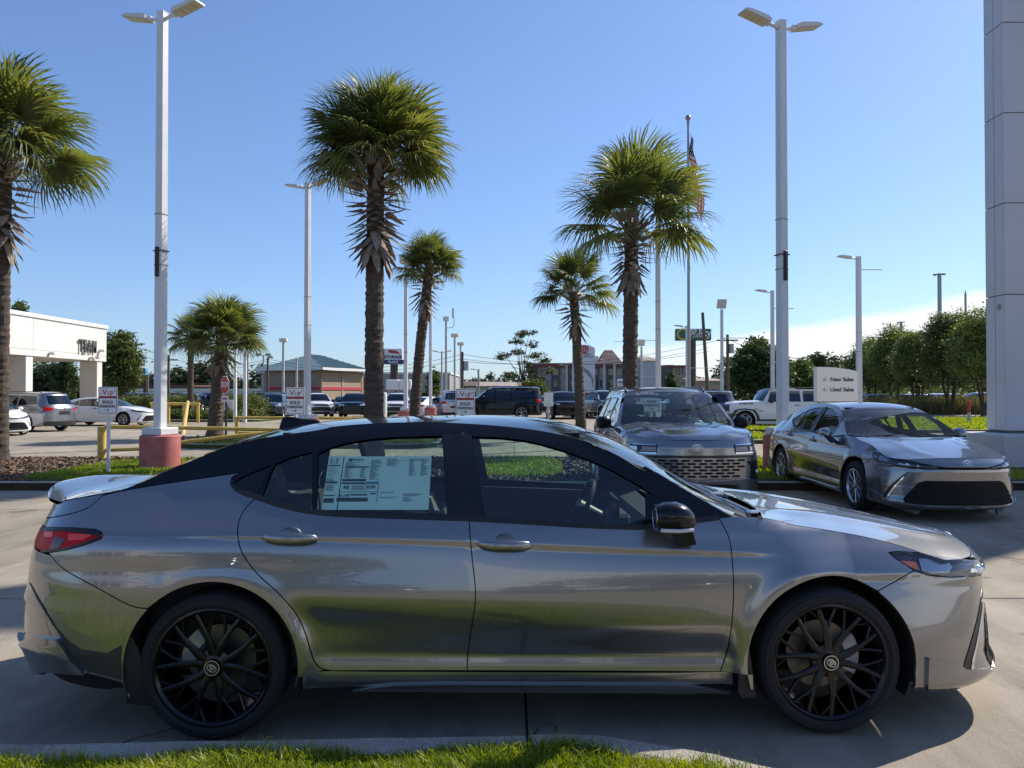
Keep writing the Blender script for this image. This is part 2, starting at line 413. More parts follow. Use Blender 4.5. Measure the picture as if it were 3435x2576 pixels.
def tri_domain(poly, holes, hx, hz):
    """constrained triangulation of a polygon with holes, interior grid hx x hz -> points, faces"""
    loops = [poly] + list(holes); V = []; E = []
    for lp in loops:
        b = len(V); V += [tuple(p) for p in lp]; E += [(b + i, b + (i + 1) % len(lp)) for i in range(len(lp))]
    A = np.array(V); lo, hi = A.min(0), A.max(0)
    nb = len(V)
    gx = np.arange(lo[0] + hx * .5, hi[0], hx); gz = np.arange(lo[1] + hz * .5, hi[1], hz)
    if len(gx) and len(gz):
        G = np.stack(np.meshgrid(gx, gz), -1).reshape(-1, 2); k = inpoly(G, poly)
        for h in holes: k &= ~inpoly(G, h)
        G = G[k]
        if len(G):
            B = np.array(resample([tuple(p) for p in poly], min(hx, hz)) + [q for h in holes for q in resample([tuple(p) for p in h], min(hx, hz))])
            keep = np.ones(len(G), bool)
            for i in range(0, len(G), 400):
                d = np.abs(G[i:i + 400, None, :] - B[None]); dd = (d[..., 0] / hx)**2 + (d[..., 1] / hz)**2; keep[i:i + 400] = dd.min(1) > .16
            V += [tuple(map(float, p)) for p in G[keep]]
    r = delaunay_2d_cdt([Vector(p) for p in V], E, [], 0, 1e-6)
    pv = np.array([tuple(p) for p in r[0]]); F_ = np.array([list(f) for f in r[2] if len(f) == 3])
    c = pv[F_].mean(1); k = inpoly(c, poly)
    for h in holes: k &= ~inpoly(c, h)
    F_ = F_[k]
    ar = (pv[F_[:, 1], 0] - pv[F_[:, 0], 0]) * (pv[F_[:, 2], 1] - pv[F_[:, 0], 1]) - (pv[F_[:, 2], 0] - pv[F_[:, 0], 0]) * (pv[F_[:, 1], 1] - pv[F_[:, 0], 1])
    F_[ar < 0] = F_[ar < 0][:, ::-1]
    return pv, F_
def panel(sh, name, poly, mat, holes=(), h=(.03, .012), off=0.0, gap=.0025, rim=.02, sym=False, crown=0.0):
    """a body panel cut out of the surface, with turned-in edges. Returns mesh (near side)."""
    poly = resample(dedupe(poly), max(h[0], .02)); pg, pn = shrink(poly, gap)
    hs_ = []
    for hl in holes:
        hp, hn = shrink(resample(dedupe(hl), .02), 0); hs_.append((hp, -hn))
    pv, F_ = tri_domain([tuple(p) for p in pg], [[tuple(p) for p in hp] for hp, _ in hs_], *h)
    P3 = sh.pos(pv[:, 0], pv[:, 1]); ta, tb, n = sh.frame(pv[:, 0], pv[:, 1])
    o = off
    if crown:
        B = np.array(resample([tuple(p) for p in pg], .01)); d = np.sqrt((((pv[:, None] - B[None])**2).sum(-1)).min(1)); o = off + crown * (1 - np.exp(-d / (abs(crown) * 2 + .004)))[:, None]
    P3 = P3 + n * o
    V = [P3]; Fc = [F_]; NN = [n]; base = len(P3)
    if rim:
        for lp, ln in [(pg, pn)] + hs_:
            p3 = sh.pos(lp[:, 0], lp[:, 1]); a, b, nn = sh.frame(lp[:, 0], lp[:, 1]); on = a * ln[:, :1] + b * ln[:, 1:]
            k = len(lp); top = p3 + nn * off; bot = p3 + nn * (off - rim)
            i = np.arange(k); j = (i + 1) % k
            V += [top, bot]; NN += [on, on]
            Fc += [np.stack([base + i, base + k + i, base + k + j], 1), np.stack([base + i, base + k + j, base + j], 1)]
            base += 2 * k
    V = np.concatenate(V); NN = np.concatenate(NN); Fc = np.concatenate(Fc)
    return raw_mesh(name, V, Fc, mat, normals=NN)
def mir(me):
    """mirror image across the car's middle plane"""
    n = len(me.vertices); co = np.empty(n * 3, np.float32); me.vertices.foreach_get('co', co); co = co.reshape(-1, 3).copy(); co[:, 1] *= -1
    k = len(me.loops); nl = np.empty(k * 3, np.float32); me.corner_normals.foreach_get('vector', nl); nl = nl.reshape(-1, 3)
    lv = np.empty(k, np.int32); me.loops.foreach_get('vertex_index', lv)
    nv = np.zeros((n, 3), np.float32); nv[lv] = nl; nv[:, 1] *= -1
    F_ = [list(p.vertices)[::-1] for p in me.polygons]
    mi = [p.material_index for p in me.polygons]; sm = me.polygons[0].use_smooth if len(me.polygons) else True
    return raw_mesh(me.name, co, F_, list(me.materials), smooth=sm, normals=nv if sm else None, mi=mi)
def patch(name, R, C, mat, na=40, nb=24, p=2.2, b0=-1, b1=1, a0=0, a1=1, off=0, ridge=None, px=2, thick=0):
    """surface spanned over the car between its two edge rails R and the middle line C (same parameter)"""
    R = np.array(R, float); C = np.array(C, float)
    def rs(A):
        t = np.linspace(0, 1, len(A)); a = np.linspace(a0, a1, na + 1); return np.stack([np.interp(a, t, A[:, k]) for k in range(3)], 1)
    def even(A):
        d = np.r_[0, np.cumsum(np.linalg.norm(np.diff(A, axis=0), axis=1))]; t = np.linspace(0, d[-1], 120); return np.stack([np.interp(t, d, A[:, k]) for k in range(3)], 1)
    R, C = rs(even(R)), rs(even(C))
    b = np.linspace(b0, b1, nb + 1); e = abs(b)
    X = C[:, None, 0] + (R[:, None, 0] - C[:, None, 0]) * e[None]**px; Y = R[:, None, 1] * (-b[None]) * -1
    Y = -abs(R[:, None, 1]) * (-b[None]) * -1
    Z = C[:, None, 2] + (R[:, None, 2] - C[:, None, 2]) * e[None]**p
    if ridge is not None: Z = Z + ridge(np.linspace(a0, a1, na + 1)[:, None], b[None])
    V = np.stack([X, Y, Z], -1)
    gu = np.gradient(V, axis=0); gv = np.gradient(V, axis=1); nn = np.cross(gu, gv); nn /= np.maximum(np.linalg.norm(nn, axis=-1, keepdims=True), 1e-9)
    nn = np.where(nn[..., 2:] < 0, -nn, nn)
    V = V + nn * off
    n1, n2 = V.shape[:2]; V = V.reshape(-1, 3); nn = nn.reshape(-1, 3); Fc = []
    k_ = (n1 // 2) * n2 + n2 // 2; flip = np.cross(V[k_ + n2] - V[k_], V[k_ + n2 + 1] - V[k_])[2] > 0
    for i in range(n1 - 1):
        for j in range(n2 - 1):
            f = [i * n2 + j, (i + 1) * n2 + j, (i + 1) * n2 + j + 1, i * n2 + j + 1]; Fc.append(f if flip else f[::-1])
    if thick:
        base = len(V); bd = [i * n2 for i in range(n1)] + [(n1 - 1) * n2 + j for j in range(1, n2)] + [i * n2 + n2 - 1 for i in range(n1 - 2, -1, -1)] + [j for j in range(n2 - 2, 0, -1)]
        top = V[bd]; bot = top - nn[bd] * thick; on = top - V.mean(0); on[:, 2] = 0; on /= np.maximum(np.linalg.norm(on, axis=1, keepdims=True), 1e-6)
        V = np.concatenate([V, top, bot]); nn = np.concatenate([nn, on, on]); k = len(bd)
        for i in range(k): Fc.append([base + i, base + k + i, base + k + (i + 1) % k, base + (i + 1) % k])
    return raw_mesh(name, V, Fc, mat, normals=nn)
def tilt_table(knots, W0, z0):
    """integrates outward lean angles (deg, + = faces up) into half widths"""
    z = np.linspace(.1, 1.6, 601); t = np.interp(z, [k[0] for k in knots], [k[1] for k in knots]); s = -np.tan(np.radians(t)) * (z[1] - z[0])
    w_ = np.r_[0, np.cumsum((s[1:] + s[:-1]) / 2)]; return z, w_ - np.interp(z0, z, w_) + W0
# ---- paints
def paint(name, c, metal=.75, r=.38):
    if name in MATS: return MATS[name]
    m = bpy.data.materials.new(name); m.use_nodes = True; t = m.node_tree; b = t.nodes['Principled BSDF']
    b.inputs['Base Color'].default_value = (*c, 1); b.inputs['Metallic'].default_value = metal; b.inputs['Roughness'].default_value = r
    b.inputs['Coat Weight'].default_value = 1.0; b.inputs['Coat Roughness'].default_value = .008; b.inputs['Coat IOR'].default_value = 1.65 if metal else (1.36 if c[0] < .05 else 1.5)
    if metal == 0: b.inputs['Specular IOR Level'].default_value = .1
    tc = N(t, 'ShaderNodeTexCoord'); n = N(t, 'ShaderNodeTexNoise'); n.inputs['Scale'].default_value = 1400; n.inputs['Detail'].default_value = 1
    t.links.new(tc.outputs['Object'], n.inputs['Vector'])
    bp = N(t, 'ShaderNodeBump'); bp.inputs['Strength'].default_value = .06; bp.inputs['Distance'].default_value = .0004
    t.links.new(n.outputs[0], bp.inputs['Height']); t.links.new(bp.outputs[0], b.inputs['Normal'])
    MATS[name] = m
    return m
M_GREY = paint('grey_metallic_paint', (.25, .246, .248), .85, .25)
M_BLKP = paint('gloss_black_paint', (.003, .004, .007), 0, .3)
M_WHT = paint('white_paint', (.72, .73, .74), 0, .4)
M_SILV = paint('silver_paint', (.42, .43, .45), .8, .35)
M_SILD = paint('dark_silver_paint', (.21, .22, .245), .8, .35)
M_DKGR = paint('dark_grey_paint', (.06, .065, .075), .6, .35)
M_NAVY = paint('dark_blue_paint', (.012, .018, .035), .3, .35)
M_REDP = paint('dark_red_paint', (.10, .012, .012), .3, .35)
M_TRIM = M('black_plastic_trim', (.012, .012, .013), .45)
M_SATIN = M('black_satin_trim', (.007, .007, .008), .3)
M_RUB = M('tyre_rubber', (.012, .012, .014), .8, bump=.2, bs=200, bd=.002)
M_BRIM = M('black_gloss_rim', (.005, .005, .006), .22, coat=.12, spec=.35)
M_ALU = M('machined_aluminium', (.55, .56, .58), .28, metal=1)
M_DISC = M('brake_disc_steel', (.16, .155, .15), .4, metal=1)
M_CAL = M('brake_caliper', (.42, .45, .5), .4, metal=.6)
M_CHR = M('chrome', (.8, .8, .82), .08, metal=1)
M_GLS = glass_mat('car_window_glass', (.70, .83, .78))
M_GLW = glass_mat('windscreen_glass', (.72, .82, .79))
M_GLD = glass_mat('privacy_glass', (.07, .085, .095), gcol=(.8, .9, 1))
M_LENS = glass_mat('clear_lamp_lens', (.86, .88, .9))
M_RED = M('red_lamp_lens', (.55, .008, .010), .4, coat=.12, spec=.08)
M_REDD = M('dark_red_lamp', (.10, .004, .006), .2, coat=.4)
M_AMB = M('amber_reflector', (.55, .12, .02), .25, coat=.5)
M_INT = M('dark_interior', (.03, .033, .038), .8)
M_SEAT = M('charcoal_seat_fabric', (.11, .115, .13), .75, bump=.3, bs=120, bd=.003)
M_BADGE = M('badge_metal', (.8, .81, .83), .42, metal=1)
def ellring(mb, c, a, b, t, n=28, z=0.0, dep=.003, T=None):
    """flat elliptical ring in the local x-z plane facing -y"""
    vs = []; fs = []
    for k in range(n):
        th = 2 * PI * k / n; cx, sx_ = math.cos(th), math.sin(th)
        for (ra, rb, yy) in ((a, b, 0), (a, b, -dep), (a - t, b - t, -dep), (a - t, b - t, 0)):
            vs.append((c[0] + ra * cx, yy, c[1] + rb * sx_))
    for k in range(n):
        q = (k + 1) % n
        for j in range(4): fs.append((k * 4 + j, k * 4 + (j + 1) % 4, q * 4 + (j + 1) % 4, q * 4 + j))
    if T is not None: vs = [tuple(T @ Vector(v)) for v in vs]
    return mb.add(vs, fs)
def emblem_mb(s, T=None):
    """three overlapping ovals, width s"""
    mb = MB(); ellring(mb, (0, 0), s * .5, s * .34, s * .05, T=T)
    ellring(mb, (0, s * .11), s * .33, s * .16, s * .045, T=T, dep=.0035); ellring(mb, (0, s * .02), s * .13, s * .30, s * .045, T=T, dep=.004)
    return mb
def tyre_mb(R, w, r):
    s_ = min(.03, (R - r) * .35); h = w / 2
    prof = [(r - .004, -h + .022), (r + .006, -h + .012), (r + (R - r) * .28, -h + .001), (r + (R - r) * .30, -h - .0025), (r + (R - r) * .40, -h - .0025), (r + (R - r) * .42, -h), (r + (R - r) * .62, -h + .001), (r + (R - r) * .64, -h - .001), (r + (R - r) * .66, -h + .002), (R - s_ * 1.1, -h + .006), (R - s_ * .45, -h + .016), (R - .004, -h + .034), (R, -h + .055), (R, h - .055), (R - .004, h - .034), (R - s_, h - .012), (r + (R - r) * .45, h), (r - .004, h - .022)]
    return MB().lathe(prof, 56, closed=False)
_wc = {}
def wheel(parent, x, y, z, R, wdt, r, style, steer=0, side=-1, detail=2, rimmat=None, spin=0.0, badge=True):
    """wheel empty-less: tyre part with rim, spokes as children. outward is -y"""
    key = (R, wdt, r, style, detail, badge)
    if key not in _wc:
        d = {}; h = wdt / 2; yo = -h + .012
        d['tyre'] = tyre_mb(R, wdt, r)
        mb = MB().lathe([(r + .006, yo - .002), (r - .004, yo - .004), (r - .014, yo + .004), (r - .022, yo + .03), (r - .03, h - .03), (r - .004, h - .02)], 56)
        d['rim'] = mb
        sp = []
        if style == 'black10':
            for k in range(10):
                a = 2 * PI * k / 10; c_, s_ = math.cos, math.sin; mb = MB()
                def pt(rad, an, yy): return (rad * c_(an), yy, rad * s_(an))
                def bar(p, n_=4):
                    vs = []; fs = []
                    for (rad, an, wd, y0, y1) in p:
                        da = wd / 2 / rad
                        vs += [pt(rad, an - da, y0 + .004), pt(rad, an - da * .35, y0), pt(rad, an + da * .35, y0), pt(rad, an + da, y0 + .004), pt(rad, an + da * .8, y1), pt(rad, an - da * .8, y1)]
                    m_ = len(p)
                    for i in range(m_ - 1):
                        for j in range(6): fs.append((i * 6 + j, i * 6 + (j + 1) % 6, (i + 1) * 6 + (j + 1) % 6, (i + 1) * 6 + j))
                    fs += [tuple(range(6))[::-1], tuple((m_ - 1) * 6 + j for j in range(6))]
                    mb.add(vs, fs)
                sg = 1 if k % 2 else -1
                bar([(.05, a - sg * .10, .034, yo + .018, yo + .05), (.10, a - sg * .05, .032, yo + .012, yo + .04), (.16, a + sg * .02, .023, yo + .008, yo + .03), (r - .012, a + sg * .10, .020, yo + .004, yo + .03)])
                bar([(.125, a, .014, yo + .014, yo + .03), (.18, a - sg * .12, .013, yo + .012, yo + .03), (r - .014, a - sg * .23, .015, yo + .008, yo + .03)])
                bar([(.19, a + sg * .04, .012, yo + .012, yo + .03), (r - .014, a + sg * .27, .012, yo + .010, yo + .03)])
                sp.append(mb)
            hub = MB().lathe([(.0, yo + .012), (.034, yo + .012), (.036, yo + .018), (.075, yo + .028), (.08, yo + .06), (0, yo + .06)], 28)
            for k in range(5):
                a = 2 * PI * k / 5 + .3; hub.lathe([(.0, yo + .026), (.008, yo + .026), (.0125, yo + .022), (.014, yo + .03)], 10, T=Matrix.Translation((.057 * math.cos(a), 0, .057 * math.sin(a))))
            d['hub'] = hub
        else:
            n = {'alu5': 5, 'alu10': 10, 'alu6': 6, 'multi': 12}[style]
            for k in range(n):
                a = 2 * PI * k / n; mb = MB(); tw = .10 if n == 5 else .045
                pr = ((-tw, -tw * 1.7), (tw, tw * 1.7)) if n == 5 else ((0, .06 if n > 6 else 0),)
                for a0, a1 in pr:
                    vs = []; wd0, wd1 = (.032, .022) if n < 7 else (.02, .015)
                    for rad, an, wd, y0 in ((.04, a + a0, wd0, yo + .014), (r * .55, a + (a0 + a1) / 2, (wd0 + wd1) / 2, yo + .012), (r - .008, a + a1, wd1 * 1.2, yo + .004)):
                        da = wd / 2 / rad
                        for aa, yy in ((an - da, y0 + .006), (an - da * .4, y0), (an + da * .4, y0), (an + da, y0 + .006), (an + da, y0 + .03), (an - da, y0 + .03)): vs.append((rad * math.cos(aa), yy, rad * math.sin(aa)))
                    fs = [(i * 6 + j, i * 6 + (j + 1) % 6, (i + 1) * 6 + (j + 1) % 6, (i + 1) * 6 + j) for i in range(2) for j in range(6)] + [tuple(range(6))[::-1], tuple(12 + j for j in range(6))]
                    mb.add(vs, fs)
                sp.append(mb)
            d['hub'] = MB().lathe([(0, yo + .006), (.026, yo + .006), (.03, yo + .012), (.055, yo + .02), (.06, yo + .05), (0, yo + .05)], 20)
        rm = rimmat or (M_BRIM if style == 'black10' else M_ALU)
        me = {k: (v.build(k, M_RUB if k == 'tyre' else rm, smooth=True)) for k, v in d.items()}
        out_ = {}
        for k, o in me.items(): out_[k] = o.data; bpy.data.objects.remove(o)
        if detail < 2:
            j = MB()
            for m_ in sp: j.add(m_.v, m_.f)
            sp = [j]
        sm_ = []
        for m_ in sp:
            o = m_.build('spoke' if detail >= 2 else 'spokes', rm); sm_.append(o.data); bpy.data.objects.remove(o)
        out_['spokes'] = sm_
        _wc[key] = out_
    c = _wc[key]
    rz = steer + (PI if side > 0 else 0)
    t = inst('wheel', c['tyre'], parent, (x, y, z), (0, spin, rz))
    rmo = inst('rim', c['rim'], t); 
    if rimmat: set_mat(rmo, rimmat)
    for s_ in c['spokes']:
        o = inst(s_.name.split('.')[0], s_, t)
        if rimmat: set_mat(o, rimmat)
    o = inst('hub', c['hub'], t)
    if rimmat: set_mat(o, rimmat)
    return t
M_WELL = M('wheel_well_liner', (.006, .006, .007), .9)
def brake(parent, x, y, z, R=.15, cal=True, far=False):
    sg = 1 if y > 0 else -1
    b = MB().lathe([(.05, y - sg * .03), (.07, y - sg * .03), (.075, y), (R, y), (R + .002, y - sg * .012), (.06, y - sg * .012)], 36, T=Matrix.Translation((x, 0, z)))
    o = b.build('brake_disc', M_DISC, parent, smooth=True)
    if cal:
        mb = MB()
        vs = []; fs = []
        for i in range(7):
            a = math.radians(-30 + i * 11) if cal == 'f' else math.radians(125 + i * 9)
            for rr, yy in ((.095, sg * .03), (.095, -sg * .03), (R + .018, -sg * .03), (R + .018, sg * .036), (.11, sg * .042)):
                vs.append((x + rr * math.cos(a), y + yy, z + rr * math.sin(a)))
        for i in range(6):
            for j in range(5): fs.append((i * 5 + j, i * 5 + (j + 1) % 5, (i + 1) * 5 + (j + 1) % 5, (i + 1) * 5 + j))
        fs += [tuple(range(5)), tuple(30 + j for j in range(5))[::-1]]
        mb.add(vs, fs); mb.build('brake_caliper', M_CAL, parent)
# ---------------------------------------------------------------- the near sedan: traced from the photograph onto its own body surface
MAIN_T = Matrix.Translation((0.0353, 4.418, 0)) @ Matrix.Rotation(math.radians(1.382), 4, 'Z')
XR, XFW, HZ = -1.41, 1.41, .335
_kc = [(.1, -30), (.19, -25), (.24, -8), (.30, 6), (.328, 9), (.350, 12), (.362, 5), (.372, -6), (.392, -12), (.43, -17), (.49, -15), (.535, -9), (.565, -3), (.60, 1), (.64, 4.5), (.69, 8), (.78, 12.5), (.842, 16), (.851, -1), (.872, -1), (.881, 19), (.92, 23), (.98, 28), (1.05, 31), (1.2, 33), (1.32, 37), (1.40, 48), (1.6, 60)]
_kn = [k for k in _kc if not .845 < k[0] < .89] + [(.865, 16)]; _kn.sort()
_zc, _Wc = tilt_table(_kc, .906, .62); _zn, _Wn = tilt_table(_kn, .906, .62)
_ZS = ([1.10, 1.23, 1.34, 1.48, 1.67, 1.80, 1.89, 2.02, 2.24, 2.5], [1.02, .966, .938, .913, .876, .846, .814, .773, .747, .73])
_ZR = ([-2.6, -2.33, -2.2, -1.95, -1.80, -1.6], [1.03, 1.03, 1.04, 1.085, 1.14, 1.4])
def camry_W(x, z):
    x, z = np.broadcast_arrays(np.asarray(x, float), np.asarray(z, float))
    d1 = np.interp(x, [-1.4, -.95, 0, 1.05, 1.6], [.05, .095, .02, -.07, -.05]); g1 = np.exp(-((z - .55) / .13)**2)
    g2 = np.exp(-((z - .87) / .09)**2); ze = z - d1 * g1 + .05 * (x - .1) * g2
    f = np.clip((1.25 - x) / .25, 0, 1) * np.clip((x + 1.75) / .35, 0, 1); f = f * f * (3 - 2 * f)
    W = np.interp(ze, _zc, _Wc) * f + np.interp(ze, _zn, _Wn) * (1 - f)
    # haunches and plan taper
    up = np.clip((z - .92) / .2, 0, 1)
    W = W - up * (.085 * np.clip((-.7 - x) / 1.2, 0, 1)**1.6 + .05 * np.clip((x - .5) / .7, 0, 1)**2)
    W = W + (1 - up) * .012 * np.exp(-((x + 1.45) / .5)**2) * np.clip((z - .6) / .2, 0, 1)
    lo = np.clip((.62 - z) / .3, 0, 1); W = W - .02 * lo * np.clip((abs(x) - 1.6) / .6, 0, 1)
    for cx in (XR, XFW):
        r = np.hypot(x - cx, z - HZ); a = np.exp(-(np.maximum(r - .405, 0) / .055)**2) * np.clip((.86 - z) / .12, 0, 1) * np.clip((z - .16) / .06, 0, 1)
        W = W * (1 - a) + (.921 - .04 * np.maximum(z - .5, 0)) * a
    kb = np.clip((x - 1.22) / .36, 0, 1); W = W - kb * kb * (3 - 2 * kb) * .055 * np.clip((z - .42) / .28, 0, 1)**1.25
    zs = np.interp(x, *_ZS) - .13; m = np.clip((z - zs) / .13, 0, 1.6); W = W - np.where(x > 1.0, .038 * m**2, 0) * np.clip((x - 1.0) / .25, 0, 1)
    zr = np.interp(x, *_ZR) - .10; m = np.clip((z - zr) / .10, 0, 1.6); W = W - np.where(x < -1.8, .05 * m**2, 0) * np.clip((-1.8 - x) / .15, 0, 1)
    return W
_XF = ([.15, .20, .24, .30, .44, .55, .62, .655, .685, .72, .785, .9, 1.1], [2.40, 2.515, 2.52, 2.485, 2.475, 2.485, 2.49, 2.485, 2.515, 2.49, 2.42, 2.36, 2.3])
_XRr = ([.15, .19, .25, .36, .39, .42, .58, .64, .78, .91, 1.0, 1.03, 1.2], [-2.38, -2.42, -2.48, -2.535, -2.56, -2.545, -2.555, -2.535, -2.525, -2.475, -2.455, -2.455, -2.42])
CAM = Shape(camry_W, lambda z: np.interp(z, *_XF), lambda z: np.interp(z, *_XRr), 1.55, -1.62, (.66, .72, .03), (.72, .78, .02), 1.5, np.array(MAIN_T))
_ZM = {'A': (0, 1350, 1.8435), 'B': (0, 1900, 1.9235), 'C': (1000, 1350, 1.8433), 'D': (2100, 1350, 1.657), 'E': (2350, 1850, 2.0387), 'S': (0, 0, .644), 'U': (0, 0, 1.0)}
def src(pts):
    o = []; z = None
    for p in pts:
        if isinstance(p, str): z = _ZM[p]; continue
        o.append((z[0] + p[0] / z[2], z[1] + p[1] / z[2]))
    return o
def cv(*pts, n=5, sm=True):
    s_ = src(pts); s_ = crom(s_, n=n) if sm and len(s_) > 2 else resample_open(s_)
    return [tuple(p) for p in CAM.inv(s_)]
def resample_open(p, k=4):
    o = []
    for a, b in zip(p, p[1:]): o += [(a[0] + (b[0] - a[0]) * j / k, a[1] + (b[1] - a[1]) * j / k) for j in range(k)]
    return o + [p[-1]]
def arcq(sh, cx, cz, r, a0, a1, n=30):
    """wheel-arch arc (degrees, 0 = forward, 90 = up) as (q, z)"""
    a = np.radians(np.linspace(a0, a1, n)); x = cx + r * np.cos(a); z = cz + r * np.sin(a)
    return list(zip(sh.xq(x, z), z))
def camry_panels():
    D = {}
    tip = ['A', (1425, 490)]
    belt_r = cv('A', (1425, 490), (1440, 515), (1480, 545), (1588, 585))
    belt_m = cv('A', (1588, 585), (1750, 638), (1935, 675), 'C', (300, 692), (600, 703), (1056, 718))
    belt_f = cv('C', (1056, 718), (1400, 738), (1800, 762), (2120, 772), 'D', (150, 682), (330, 664), (515, 640))
    c_rear = cv('A', (1588, 585), (1540, 625), (1500, 680), (1475, 740), (1470, 810), (1480, 880), (1510, 950), (1560, 1020), (1620, 1085), (1700, 1155), (1790, 1250), (1850, 1335), (1890, 1430), (1920, 1530), (1945, 1600), (1985, 1640), (2050, 1656))
    sill_r = cv('A', (2050, 1656), 'C', (500, 1655), (1045, 1655))
    c_B = cv('C', (1056, 718), (1062, 800), (1075, 950), (1090, 1080), (1097, 1180), (1090, 1280), (1070, 1400), (1050, 1550), (1045, 1655))
    sill_f = cv('C', (1045, 1655), (1700, 1657), 'U', (2415, 2252))
    c_F = cv('D', (515, 640), (560, 720), (583, 800), (592, 900), (598, 1000), (597, 1100), (590, 1200), (575, 1320), (550, 1420), 'U', (2415, 2252))
    D['belt'] = belt_r + belt_m[1:] + belt_f[1:]
    rear_door = belt_m + c_B[1:] + sill_r[::-1][1:] + c_rear[::-1][1:]
    front_door = belt_f + c_F[1:] + sill_f[::-1][1:] + c_B[::-1][1:]
    # front wing
    shut = cv('D', (592, 630), (700, 631), (820, 648), (950, 680), (1100, 702), (1300, 737), (1450, 772), (1560, 803), (1648, 834))
    hl_top = cv('D', (1648, 834), (1560, 828), (1500, 826), (1460, 832))
    hl_bot = cv('D', (1460, 832), (1500, 866), (1545, 893), (1600, 932))
    hl_bot2 = cv('D', (1600, 932), (1660, 951), (1720, 962), (1800, 968), (1880, 966))
    bf = cv('D', (1600, 932), (1500, 990), (1400, 1045), sm=False)
    e = bf[-1]; pe = CAM.pos([e[0]], [e[1]])[0]; aF = math.degrees(math.atan2(pe[2] - HZ, pe[0] - XFW))
    RF = .392
    arF = arcq(CAM, XFW, HZ, RF, aF, 199)
    q2 = sill_f[-1][0]; zb = .205
    wing = [cv('D', (515, 640), (592, 630), sm=False)[0]] + shut + hl_top[1:] + hl_bot[1:] + bf[1:] + arF[1:] + [(arF[-1][0] - .002, sill_f[-1][1])] + c_F[::-1]
    D['shut'] = shut
    # quarter panel
    RR = .388
    top = cv('A', (1425, 490), (1440, 455), (1490, 430), (1300, 458), (1100, 487), (900, 518), (735, 547), (632, 573), n=4)
    tr = cv('A', (632, 573), (590, 612), (540, 650), (450, 682), (300, 712))
    z_t = tr[-1][1]; tr = tr + [(-2.85, z_t - .02), (-3.1225, z_t - .03)]
    tl_top = [(-2.62, .925)] + cv('A', (300, 772), (450, 779), (590, 787), (625, 800), (633, 815))
    tl_bot = cv('A', (633, 815), (620, 838), (520, 878), (400, 910), (300, 926))
    sh_r = cv('A', (300, 926), (400, 1030), (600, 1142), (800, 1250), (912, 1272))
    e = sh_r[-1]; pe = CAM.pos([e[0]], [e[1]])[0]; aR = math.degrees(math.atan2(pe[2] - HZ, pe[0] - XR))
    arR = arcq(CAM, XR, HZ, RR, aR, -14)
    rk = cv('A', (1868, 1563), (1945, 1563), sm=False)
    quarter = belt_r[::-1] + top[1:] + tr[1:-1] + [(-2.85, .93), (-2.62, .925)] + tl_top[1:] + tl_bot[1:] + sh_r[1:] + arR[1:] + [(arR[-1][0] + .01, rk[0][1] - .1)]
    k = min(range(len(c_rear)), key=lambda i: abs(c_rear[i][1] - (rk[0][1] - .1)) + (0 if c_rear[i][0] < -.5 else 9))
    quarter += c_rear[:-3][::-1]
    # rear bumper: from the shut line to the middle of the tail
    zl = tl_bot[-1][1]
    bot_r = cv('B', (785, 748), (560, 690), (400, 672), (270, 652))
    arR2 = arcq(CAM, XR, HZ, RR, aR, 200)
    rbump = sh_r[::-1][:-1] + [(-2.62, zl), (-2.9, zl), (-3.1225, zl)] + [(-3.1225, .19), (-2.7, .19)] + bot_r[::-1] + arR2[::-1][:-1]
    # tail lamp and trunk rear
    taillamp = tl_top + tl_bot[1:] + [(-2.62, zl + .004), (-2.86, zl + .03), (-2.86, .905)]
    trunkrear = [(-3.1225, z_t - .03), (-2.85, z_t - .02), (-2.85, .93), (-2.86, zl + .0), (-3.1225, zl)]
    k2 = tr[:-2]
    te_ = cv('A', (735, 547), (632, 562), (500, 586), (412, 602)); te_ = [p for p in te_ if p[0] > -2.42] + [(-2.46, 1.034), (-2.62, 1.038)]
    D['tedge'] = te_
    trunkrear = te_[3:] + [(-3.1225, 1.062), (-3.1225, zl + .002), (-2.865, zl + .002), (-2.86, .925), (-2.64, .928), (-2.62, z_t - .006)] + k2[::-1]
    # front bumper
    fb_bot = cv('E', (1450, 942), (1545, 940), (1700, 922), (1880, 892), (1960, 850))
    arF2 = arcq(CAM, XFW, HZ, RF, aF, -8)
    zt = .640
    fbump = bf[::-1][:-1] + hl_bot2 + [(2.62, .647), (2.8, .652), (3.0525, .652)] + [(3.0525, .175), (2.7, .18), (2.55, .19)] + fb_bot[::-1] + arF2[::-1][:-1]
    headlamp = hl_top[::-1][0:] + hl_bot[1:] + hl_bot2[1:] + [(2.62, .652), (2.78, .660), (2.80, .676), (2.66, .690), (2.5, .700)] + cv('D', (1815, 842), (1800, 829), (1648, 834), sm=False)[0:2]
    headlamp = hl_top[::-1] ; headlamp = [cv('D', (1648, 834), (1650, 834), sm=False)[0]] + hl_top[1:] + hl_bot[1:] + hl_bot2[1:] + [(2.62, .655), (2.80, .662), (2.81, .678), (2.60, .706), (2.42, .738), (2.30, .752)]
    beak = [(2.30, .757), (2.42, .743), (2.60, .711), (2.82, .681), (3.0525, .680), (3.0525, .790), (2.75, .782), (2.45, .768)]
    slot = [(2.6, .650), (2.80, .652), (3.0525, .654), (3.0525, .678), (2.82, .679), (2.66, .69)]
    D['doors'] = (rear_door, front_door); D['wing'] = wing; D['quarter'] = quarter; D['rbump'] = rbump; D['tail'] = taillamp
    D['trunkrear'] = trunkrear; D['fbump'] = fbump; D['head'] = headlamp; D['beak'] = beak; D['slot'] = slot
    # rocker and skirt
    D['rocker'] = cv('S', (653, 1419), (690, 1449), (1100, 1450.5), (1583, 1452.5), (1583, 1480), (1100, 1480), (760, 1484), (653, 1489), sm=False)
